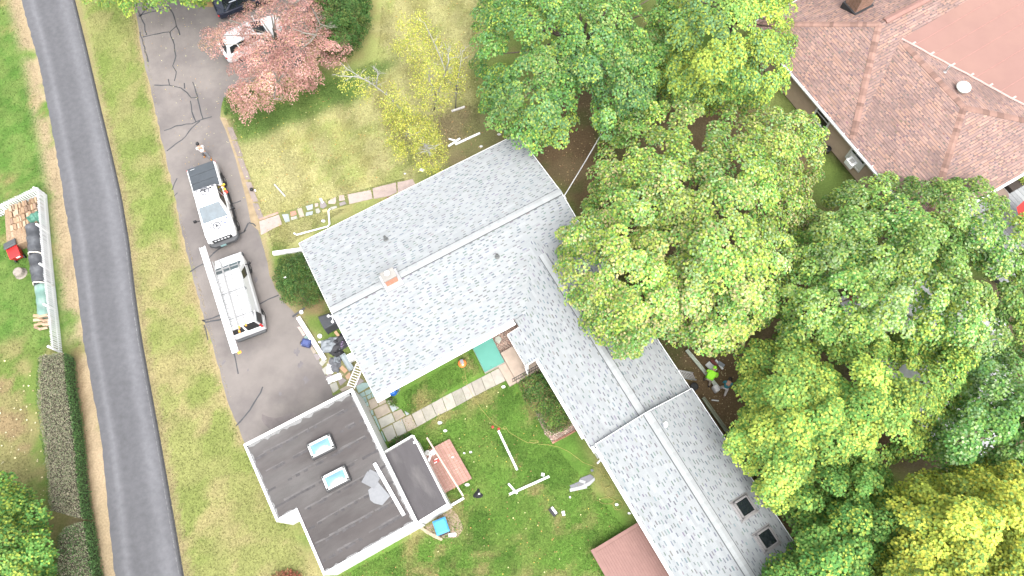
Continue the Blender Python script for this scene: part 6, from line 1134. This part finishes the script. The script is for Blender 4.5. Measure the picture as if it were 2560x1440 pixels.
def maple(name, label, polys, zlo, zhi, base_px, palette, sp=26, nleaf=110, rad=(.38, .62), lsize=(.095, .16), full=150, seed=1, trunk_r=.3, holes=(), bark=BARK, leafm=LEAF, droop=.75, hue=None, group=None, flat=.9, lobes=66, gain=1.4):
    r = np.random.default_rng(seed); t = thing(name, label, 'tree', P(*base_px), 0, group); LI = []; P0 = []; Q0 = []; LW_ = {}
    for poly in polys: p, q, li = crown(grow(poly, 9) if lobes else poly, zlo, zhi, full, sp, r, holes=holes, lobes=lobes, inner=.5); P0.append(p); Q0.append(q); LI.append(li + 1000 * len(LI))
    top = np.concatenate(P0); inn = np.concatenate(Q0); allc = np.concatenate([top, inn]); mid = allc.mean(0); mid[2] = zlo + .35 * (zhi - zlo)
    pal = np.array(palette) * gain; LI = np.concatenate(LI); POS, NRM, TIP, SZ, CL_ = [], [], [], [], []
    for i, c in enumerate(allc):
        k = int(nleaf * r.uniform(.7, 1.25)) if i < len(top) else int(nleaf * .5); R = r.uniform(*rad); out = c - mid; out[2] *= .55; out = out / (np.linalg.norm(out) + 1e-6); h = np.array([out[0], out[1], 0]); hn = np.linalg.norm(h)
        # a drooping fan of leaves: long in the outward direction, falling away at its rim
        u = r.random(k) ** .5; a = r.random(k) * 6.283; e = (h / hn) if hn > .15 else np.array([1, 0, 0]); s_ = np.array([-e[1], e[0], 0]); ca, sa = u * np.cos(a), u * np.sin(a)
        z = R * flat * (1 - u ** 2.2) - R * droop * .35 * (ca * hn) + r.normal(0, .09, k) * R - r.random(k) ** 3 * R * .6
        pos = c + R * (1.15 * ca[:, None] * e + .95 * sa[:, None] * s_) + z[:, None] * np.array([0, 0, 1.0])
        n_ = .75 * (ca[:, None] * e + sa[:, None] * s_) + .45 * out + np.array([0, 0, 1.15]) + r.normal(0, .36, (k, 3)); tp = ca[:, None] * e + sa[:, None] * s_ + .35 * out + np.array([0, 0, -.45]) + r.normal(0, .4, (k, 3))
        lw = LW_.setdefault(int(LI[i]) if i < len(LI) else -1, (r.dirichlet(np.ones(len(pal)) * .45), 1 + .12 * r.normal())); w_ = .6 * lw[0] + .4 * r.dirichlet(np.ones(len(pal)) * .55); ci = r.choice(len(pal), k, p=.75 * w_ + .25 / len(pal)); col = pal[ci] * r.uniform(.75, 1.25, (k, 1)) * lw[1] * (1 + .08 * r.normal())
        if hue is not None: col = hue(pos, col, r)
        POS.append(pos); NRM.append(n_); TIP.append(tp); SZ.append(r.uniform(*lsize, k)); CL_.append(np.clip(col, .005, .8))
    leaves_mesh('crown', np.concatenate(POS), np.concatenate(NRM), np.concatenate(TIP), np.concatenate(SZ), np.concatenate(CL_), leafm, t)
    b0 = P(*base_px); fork = Vector((b0.x * .8 + mid[0] * .2, b0.y * .8 + mid[1] * .2, zlo * .75)); MB().tube([b0, b0.lerp(fork, .3) + Vector((.05, .04, 0)), fork], [trunk_r * 1.35, trunk_r, trunk_r * .8], 10).build('trunk', bark, t, smooth=True)
    pick = r.choice(len(top), min(len(top), 26), replace=False); lm = MB()
    for i in pick:
        e = Vector(top[i]) - Vector((0, 0, .35)); d = e - fork; lm.tube([fork - Vector((0, 0, .1)), fork + d * .3 + Vector((0, 0, .5)), fork + d * .65 + Vector((r.normal(0, .25), r.normal(0, .25), .35)), e], [trunk_r * .45, trunk_r * .3, trunk_r * .16, .025], 6)
    lm.build('limbs', bark, t, smooth=True)
    return t
G1, G2, G3, YG, YL, OL, TN_ = (.05, .125, .032), (.075, .16, .036), (.115, .19, .048), (.185, .235, .042), (.31, .305, .05), (.13, .155, .055), (.25, .215, .105); BGR, BG2, PLE = (.062, .13, .055), (.095, .175, .075), (.17, .24, .11)
maple('maple_tree', 'blue-green maple overhanging the back corner of the grey roof', [[(1205, -90), (1200, 60), (1195, 140), (1220, 210), (1205, 260), (1240, 305), (1295, 335), (1335, 368), (1345, 330), (1388, 348), (1415, 335), (1428, 285), (1420, 225), (1480, 205), (1505, 250), (1492, 310), (1515, 335), (1560, 290), (1630, 250), (1675, 200), (1690, 100), (1680, -90)]], 3.2, 8.6, (1450, 150), [BGR, G1, BG2, G2, G3, G2, (.15, .2, .07), YG], seed=21, nleaf=185, full=190, sp=22)
maple('maple_tree', 'yellow-green maple between the blue-green maple and the red roof', [[(1665, -90), (1660, 40), (1670, 120), (1655, 180), (1672, 230), (1745, 255), (1830, 255), (1895, 250), (1945, 215), (1968, 150), (1965, 60), (1970, -90)]], 3.4, 9.4, (1810, 90), [G2, G3, YG, YG, (.23, .28, .045), BG2], seed=22, nleaf=185, full=140, sp=22)
m2 = maple('maple_tree', 'large tawny green maple leaning over the ridge of the wing', [[(1505, 400), (1535, 340), (1575, 292), (1655, 257), (1730, 250), (1800, 262), (1850, 300), (1930, 292), (1995, 285), (2072, 332), (2040, 352), (2045, 415), (2008, 480), (2022, 510), (1980, 560), (1978, 640), (1948, 700), (1925, 785), (1870, 820), (1835, 855), (1750, 865), (1700, 832), (1640, 826), (1600, 855), (1568, 880), (1525, 848), (1488, 818), (1458, 752), (1412, 715), (1408, 660), (1432, 605), (1415, 590), (1450, 552), (1490, 500), (1498, 440)]], 3.6, 9.6, (1700, 560), [G2, G2, G3, OL, YG, YG, TN_, PLE, (.24, .25, .07)], seed=23, nleaf=185, full=230, sp=22, holes=[(1548, 690, 20), (1556, 712, 16)], gain=1.5, hue=lambda p, c, r: c * np.array([.95, 1.0, 1.0]))
maple('maple_tree', 'pale green maple in front of the red-roofed house and its deck', [[(2060, 525), (2105, 482), (2170, 460), (2250, 455), (2330, 468), (2400, 465), (2460, 462), (2490, 500), (2525, 545), (2640, 570), (2650, 850), (2540, 850), (2440, 900), (2350, 880), (2230, 880), (2120, 868), (2030, 860), (1975, 850), (1950, 780), (1968, 700), (2005, 640), (2000, 590), (2040, 568)]], 3.0, 8.4, (2290, 650), [G1, G2, G3, G3, PLE, (.2, .25, .075), YG], gain=1.5, seed=24, nleaf=185, full=170, sp=22, holes=[(2128, 752, 13), (2330, 738, 9), (2350, 800, 10)])
maple('maple_tree', 'golden green maple leaning toward the teal-topped person', [[(1864, 905), (1895, 872), (1950, 862), (2050, 872), (2150, 845), (2260, 862), (2370, 845), (2445, 885), (2430, 950), (2385, 1005), (2325, 1060), (2300, 1120), (2205, 1135), (2150, 1145), (2050, 1155), (1985, 1215), (1958, 1270), (1912, 1225), (1902, 1180), (1826, 1125), (1845, 1070), (1892, 1010), (1868, 975)]], 3.2, 8.8, (2120, 1010), [G2, G3, G2, G3, YG, YG, (.23, .27, .055)], gain=1.55, seed=25, nleaf=185, full=160, sp=22)
maple('maple_tree', 'mid green maple at the right picture edge', [[(2425, 910), (2500, 880), (2660, 860), (2660, 1180), (2560, 1180), (2485, 1165), (2380, 1165), (2330, 1120), (2395, 1020)]], 3.0, 7.6, (2560, 1020), [G1, G2, G3, G3, BG2, PLE], gain=1.5, seed=26, nleaf=185, full=120, sp=22)
maple('maple_tree', 'deep green maple between the skylights and the golden crowns', [[(2010, 1335), (2060, 1275), (2150, 1240), (2230, 1240), (2260, 1300), (2230, 1400), (2260, 1540), (1890, 1540), (1905, 1432), (1965, 1400)], [(1990, 1190), (2060, 1170), (2150, 1170), (2210, 1185), (2160, 1230), (2040, 1265), (1985, 1290)]], 2.8, 7.4, (2120, 1380), [G1, G2, G2, G3, YG], seed=27, nleaf=185, full=120, sp=22)
maple('maple_tree', 'bright yellow maple in the lower right corner', [[(2215, 1260), (2300, 1215), (2370, 1200), (2450, 1175), (2530, 1158), (2660, 1185), (2660, 1560), (2230, 1560), (2220, 1440), (2250, 1340)]], 3.4, 9.0, (2450, 1370), [G3, YG, YG, (.29, .31, .045), YL, (.26, .3, .05)], seed=28, nleaf=185, full=130, sp=22, holes=[(2500, 1310, 22)])
maple('broadleaf_tree', 'bushy green tree in the lower left corner beside the hedge', [[(-110, 1200), (10, 1200), (50, 1232), (95, 1285), (98, 1350), (115, 1405), (95, 1560), (-110, 1560)]], 1.4, 4.2, (10, 1390), [G1, G2, G3, G2, YG], seed=29, nleaf=185, full=90, sp=24, lsize=(.1, .16), trunk_r=.16)
maple('broadleaf_tree', 'green overhanging tree at the top edge above the driveway', [[(205, -120), (228, -8), (262, 12), (300, 2), (328, 14), (345, 0), (400, 3), (450, -5), (520, -4), (560, -20), (580, -120)]], 2.2, 5.0, (380, -90), [G2, G3, YG, (.2, .24, .05)], seed=30, nleaf=185, full=60, sp=24, lsize=(.11, .17), trunk_r=.18)
# red-leaved dogwood
REDP = [(.22, .11, .096), (.25, .14, .125), (.195, .1, .088), (.28, .18, .16), (.2, .14, .085), (.23, .125, .108)]
rt = maple('dogwood_tree', 'red-leaved tree with pale bare branches spreading over the parked cars', [[(508, 118), (522, 68), (566, 58), (610, 28), (668, -70), (795, -70), (800, 40), (842, 80), (868, 122), (835, 152), (795, 145), (790, 198), (750, 225), (715, 238), (655, 262), (622, 288), (590, 272), (568, 236), (606, 212), (575, 168), (542, 146)]], 2.0, 5.0, (700, 130), REDP, sp=20, nleaf=240, rad=(.4, .65), lsize=(.055, .1), full=110, lobes=0, gain=1.5, seed=31, trunk_r=.16, bark=PALEB, leafm=LEAF, holes=[(582, 92, 20), (560, 128, 17), (668, 72, 20), (682, 95, 14), (740, 95, 11), (612, 140, 10)], flat=.4)
def branches(parent, paths, r0, m, nm='branch', twigs=0, seed=1):
    rg = random.Random(seed)
    for pts in paths:
        w = [P(*q) for q in pts]; k = len(w); mb = MB().tube(w, [r0 * (1 - .75 * i / (k - 1)) for i in range(k)], 6)
        for _ in range(twigs):
            i = rg.randrange(k - 1); a = w[i].lerp(w[i + 1], rg.random()); d = (w[i + 1] - w[i]).normalized(); e = a + (d * .6 + Vector((rg.gauss(0, 1), rg.gauss(0, 1), rg.gauss(.2, .4))) * .6).normalized() * rg.uniform(.3, .8); mid = a.lerp(e, .5) + Vector((rg.gauss(0, .05), rg.gauss(0, .05), 0)); mb.tube([a, mid, e], [r0 * .3, r0 * .2, .006], 4)
            for _ in range(2): mb.tube([mid, mid.lerp(e, .6) + Vector((rg.gauss(0, .15), rg.gauss(0, .15), .06))], [.012, .005], 4)
        mb.build(nm, m, parent, smooth=True)
branches(rt, [[(700, 130, 1.5), (745, 128, 4.2), (775, 105, 4.9), (790, 88, 5.1), (795, 72, 5.2)], [(700, 130, 1.5), (720, 80, 4.3), (706, 66, 4.8)], [(790, 88, 5.05), (760, 82, 5.15), (728, 70, 5.1), (706, 64, 5.1)], [(700, 130, 1.5), (665, 95, 4.4), (650, 88, 4.9)], [(700, 130, 1.5), (690, 215, 4.0), (685, 246, 4.4), (702, 248, 4.5)], [(700, 130, 1.5), (650, 200, 4.2), (630, 195, 4.6)], [(720, 25, 4.6), (740, 8, 4.9), (760, -10, 5.0)], [(690, 205, 4.5), (700, 200, 4.8)], [(575, 50, 4.4), (600, 60, 4.5), (612, 80, 4.4)], [(690, 125, 4.6), (670, 130, 4.9)], [(585, 225, 3.0), (600, 240, 3.2), (620, 250, 3.1)], [(780, 20, 4.0), (800, 60, 4.7), (830, 70, 4.8)]], .05, PALEB, twigs=14, seed=3)
# conifers and hedges: fine needles over a volume
def shrub(name, label, cat, poly, zlo, zhi, full, palette, sp, nl, ls, rad, seed, stem_px, group=None, flat=.8, gain=.95):
    r = np.random.default_rng(seed); t = thing(name, label, cat, P(*stem_px), 0, group); p, q, _ = crown(poly, zlo, zhi, full, sp, r, inner=.5); pal = np.array(palette) * gain; mid = p.mean(0); mid[2] = zlo; POS, NRM, TIP, SZ, CC = [], [], [], [], []
    for i, c in enumerate(np.concatenate([p, q])):
        k = int(nl * r.uniform(.7, 1.3)); R = r.uniform(*rad); d = r.normal(0, 1, (k, 3)); d[:, 2] = np.abs(d[:, 2]) * flat - .15; d /= np.linalg.norm(d, axis=1)[:, None]; o = c - mid; o /= np.linalg.norm(o) + 1e-6; pos = c + d * R * r.random((k, 1)) ** .4
        POS.append(pos); NRM.append(np.cross(d, r.normal(0, 1, (k, 3))) + np.array([0, 0, .5])); TIP.append(d + .4 * o + np.array([0, 0, .3])); SZ.append(r.uniform(*ls, k)); w_ = r.dirichlet(np.ones(len(pal)) * .6); CC.append(np.clip(pal[r.choice(len(pal), k, p=.6 * w_ + .4 / len(pal))] * r.uniform(.65, 1.35, (k, 1)) * (1 + .15 * r.normal()), .004, .7))
    leaves_mesh('foliage', np.concatenate(POS), np.concatenate(NRM), np.concatenate(TIP), np.concatenate(SZ), np.concatenate(CC), NEEDLE, t, wide=.55); b0 = P(*stem_px); mb = MB()
    for j in range(7): e = Vector(p[r.integers(len(p))]); mb.tube([b0 + Vector((r.normal(0, .08), r.normal(0, .08), 0)), b0.lerp(e, .5) + Vector((0, 0, .2)), b0.lerp(e, .92)], [.06, .04, .015], 5)
    mb.build('stems', BARK, t); return t
DG, DG2, DG3 = (.026, .075, .016), (.045, .11, .025), (.075, .14, .035)
shrub('evergreen_shrub', 'tall dark evergreen behind the red-leaved tree', 'shrub', [(745, -80), (790, 20), (770, 90), (800, 150), (835, 152), (865, 138), (900, 108), (922, 60), (915, 0), (905, -80)], .3, 3.6, 70, [DG, DG2, DG2, DG3, (.1, .13, .03)], 15, 220, (.07, .14), (.35, .6), 41, (840, 40))
shrub('evergreen_shrub', 'rounded dark shrub at the left gable of the grey house', 'shrub', [(690, 700), (694, 668), (712, 648), (740, 640), (772, 642), (795, 662), (812, 700), (818, 735), (798, 755), (765, 765), (735, 764), (708, 745)], .15, 1.75, 50, [DG, DG2, DG3, DG3, (.12, .14, .035)], 12, 160, (.05, .11), (.24, .4), 42, (750, 705))
shrub('evergreen_shrub', 'broad clipped dark shrub between courtyard lawn and wing', 'shrub', [(1304, 965), (1312, 948), (1340, 935), (1368, 938), (1390, 975), (1415, 1015), (1422, 1050), (1410, 1072), (1385, 1080), (1368, 1072), (1340, 1025)], .15, 1.3, 40, [DG, DG2, DG3, (.1, .15, .03), (.12, .09, .04)], 11, 190, (.06, .11), (.26, .4), 43, (1365, 1010), gain=1.35)
shrub('small_plant', 'small green plant at the front house corner by the eave', 'plant', [(966, 992), (975, 990), (988, 1005), (985, 1012), (972, 1008)], .05, .35, 12, [DG2, DG3, (.12, .17, .04)], 6, 60, (.05, .09), (.12, .2), 44, (977, 1000))
shrub('small_plant', 'low green plant between the patio and the lean-to', 'plant', [(975, 1108), (1005, 1090), (1020, 1084), (1026, 1094), (1000, 1108), (978, 1120)], .05, .3, 12, [DG2, DG3, DG], 7, 70, (.05, .09), (.14, .22), 45, (1000, 1100))
shrub('small_plant', 'low green plant under the skirt of the red-leaved tree', 'plant', [(562, 250), (575, 225), (610, 228), (650, 232), (630, 250), (600, 262), (575, 290), (562, 280)], .05, .5, 20, [DG2, DG3, (.1, .16, .04)], 9, 80, (.06, .11), (.18, .28), 46, (590, 255))
shrub('small_plant', 'clump of yellow-green perennials on the planting island', 'plant', [(470, -60), (490, -2), (520, 4), (545, -4), (580, -60)], .05, .5, 20, [G3, YG, YL], 9, 80, (.06, .11), (.18, .28), 47, (515, -15))
shrub('small_plant', 'low red-leaved plant behind the garage at the bottom edge', 'plant', [(682, 1440), (700, 1432), (735, 1430), (750, 1442), (745, 1470), (690, 1470)], .05, .4, 14, [(.3, .08, .06), (.24, .1, .06), (.16, .13, .05)], 8, 70, (.05, .1), (.15, .25), 48, (715, 1450))
# clipped roadside hedge in two lengths
def hedge(label, L_, R_, h, seed, pal_top, pal_side):
    r = np.random.default_rng(seed); t = thing('clipped_hedge', label, 'hedge', P((L_[0][0] + R_[0][0]) / 2, L_[0][1])); n = 60; A1 = resample([P(*q, h)[:2] for q in L_], n); B1 = resample([P(*q, h)[:2] for q in R_], n); core = MB(); POS, NRM, TIP, SZ, CC = [], [], [], [], []
    for i in range(n - 1):
        f = lambda k, s, z: Vector((*(A1[k] * (1 - s) + B1[k] * s), z)); core.poly([f(i, .08, 0), f(i, .92, 0), f(i, .92, h - .12), f(i, .08, h - .12), f(i + 1, .08, 0), f(i + 1, .92, 0), f(i + 1, .92, h - .12), f(i + 1, .08, h - .12)], [(3, 2, 6, 7), (0, 3, 7, 4), (1, 5, 6, 2)] + ([(0, 1, 2, 3)] if i == 0 else []) + ([(7, 6, 5, 4)] if i == n - 2 else []))
        ln = np.linalg.norm(A1[i + 1] - A1[i])
        for face, k in (('top', int(900 * ln)), ('l', int(420 * ln)), ('r', int(520 * ln))):
            a = r.random(k)[:, None]; e0 = A1[i] * (1 - a) + A1[i + 1] * a; e1 = B1[i] * (1 - a) + B1[i + 1] * a; w = e1 - e0; wn = w / np.linalg.norm(w, axis=1)[:, None]; bend = .07 * np.sin(i * .5) + .06 * np.sin(i * 1.37 + 1) + .06 * r.normal(0, 1, k) + .22 * (r.random(k) > .985)
            if face == 'top': s = r.random(k)[:, None]; xy = e0 + w * s; z = h + bend * .7 - .12 * (np.abs(s[:, 0] * 2 - 1) ** 6); nn = np.tile([0, 0, 1.0], (k, 1))
            else: s = 0.0 if face == 'l' else 1.0; z = h * r.random(k) ** .8; xy = e0 + w * s + wn * ((.05 * r.normal(0, 1, k) + (.06 * (z / h - .6)) * (1 if s else -1))[:, None]); nn = np.concatenate([wn * (1 if s else -1), np.full((k, 1), .3)], 1)
            POS.append(np.concatenate([xy, z[:, None]], 1)); NRM.append(nn + r.normal(0, .55, (k, 3))); TIP.append(r.normal(0, 1, (k, 3))); SZ.append(r.uniform(.045, .085, k)); pl_ = np.array(pal_top if face == 'top' else pal_side); CC.append(pl_[r.integers(0, len(pl_), k)] * r.uniform(.7, 1.3, (k, 1)))
    leaves_mesh('foliage', np.concatenate(POS), np.concatenate(NRM), np.concatenate(TIP), np.concatenate(SZ), np.concatenate(CC), NEEDLE, t, wide=.8); core.build('branches', mat('hedge_core', (.05, .045, .03), .9, .2), t); return t
HT, HS = [(.16, .155, .1), (.185, .165, .115), (.14, .165, .095), (.2, .18, .135), (.17, .19, .105)], [(.055, .12, .035), (.08, .15, .045), (.045, .095, .03)]
hedge('long clipped hedge with a greyed top between the picket fence and the gap', [(97, 890), (92, 940), (92, 1010), (100, 1070), (112, 1150), (118, 1225), (122, 1275)], [(158, 880), (163, 950), (175, 1030), (184, 1100), (190, 1180), (197, 1250), (205, 1298)], 1.3, 51, HT, HS)
hedge('clipped hedge continuing below the gap at the lower left', [(160, 1318), (142, 1345), (138, 1400), (145, 1460), (150, 1560)], [(208, 1302), (215, 1345), (222, 1400), (232, 1460), (245, 1560)], 1.25, 52, HS + HT, HS)
# birch clump: leaning white stems, thin yellowing leaves
def birch(label, stems, poly, palette, seed, n, zlo, zhi):
    r = np.random.default_rng(seed); t = thing('birch_tree', label, 'tree', P(*stems[0][0]), 0, 'birches on the back lawn'); branches(t, stems, .05, BIRB, 'stem', twigs=12, seed=seed); c = poisson(poly, 15, r); tt_ = edge_t(c[:, 0], c[:, 1], poly, 45); z = zlo + (zhi - zlo) * (.35 + .65 * tt_) * r.uniform(.75, 1.05, len(c)); pal = np.array(palette); POS, CC = [], []
    for (x, y), zz in zip(c, z):
        if r.random() < .22: continue
        k = int(n * r.uniform(.4, 1.3)); p = np.array(P(x, y, zz)); d = r.normal(0, 1, (k, 3)) * np.array([.2, .2, .22]); d[:, 2] -= r.random(k) * .35; POS.append(p + d); CC.append(pal[r.integers(0, len(pal), k)] * r.uniform(.75, 1.25, (k, 1)))
    pos = np.concatenate(POS); k = len(pos); leaves_mesh('crown', pos, r.normal(0, .6, (k, 3)) + np.array([0, 0, .8]), r.normal(0, 1, (k, 3)) + np.array([0, 0, -.5]), r.uniform(.06, .1, k), np.concatenate(CC), LEAF, t); return t
BP = [(.33, .34, .06), (.44, .41, .08), (.27, .31, .06), (.22, .27, .06), (.4, .4, .12)]
birch('leaning birch with a long white stem reaching toward the red-leaved tree', [[(1030, 300, 0), (1000, 270, 3.0), (968, 238, 4.5), (935, 213, 5.5), (900, 192, 6.3), (868, 172, 6.8), (850, 155, 7.0)], [(925, 205, 5.6), (895, 192, 6.0), (845, 190, 6.4)], [(940, 218, 5.2), (945, 185, 6.2), (940, 170, 6.5)]], [(842, 175), (862, 160), (900, 172), (945, 195), (985, 205), (1010, 235), (1040, 280), (1010, 300), (960, 285), (945, 240), (890, 228), (850, 212)], BP, 61, 80, 2.5, 7.0)
birch('tallest birch with a forked white stem in the back lawn', [[(1085, 275, 0), (1092, 245, 2.5), (1104, 208, 4.5), (1114, 180, 5.6), (1098, 135, 6.8), (1075, 85, 7.8), (1060, 55, 8.2)], [(1090, 240, 2.8), (1078, 210, 4.2), (1070, 185, 5.0)], [(1114, 180, 5.6), (1122, 150, 6.6), (1120, 130, 7.0)]], [(985, 90), (1000, 40), (1045, 18), (1070, 50), (1100, 95), (1140, 135), (1148, 190), (1128, 225), (1100, 270), (1050, 265), (1022, 215), (1040, 160), (990, 130)], BP, 62, 85, 2.5, 8.0)
birch('slender birch stem nearest the big maple', [[(1139, 270, 0), (1140, 230, 2.2), (1146, 190, 4.0), (1157, 125, 5.6)], [(1141, 225, 2.4), (1138, 200, 3.8)]], [(1110, 150), (1130, 95), (1160, 120), (1162, 190), (1150, 240), (1125, 230)], BP, 63, 45, 2.0, 5.5)
birch('low spreading birch brushing the back deck of the grey house', [[(1030, 305, 0), (1022, 320, 1.8), (1015, 340, 3.0), (1035, 335, 3.6), (1052, 328, 4.0)], [(1022, 320, 1.8), (1060, 360, 3.4), (1068, 378, 3.8)], [(1060, 360, 3.4), (1075, 372, 3.9)]], [(960, 285), (1010, 270), (1060, 285), (1085, 300), (1100, 345), (1118, 385), (1095, 428), (1040, 418), (1000, 390), (972, 350)], BP, 64, 130, 1.2, 4.4)
print('objects', len(bpy.data.objects), 'tris', sum(len(o.data.polygons) for o in bpy.data.objects if o.type == 'MESH'))
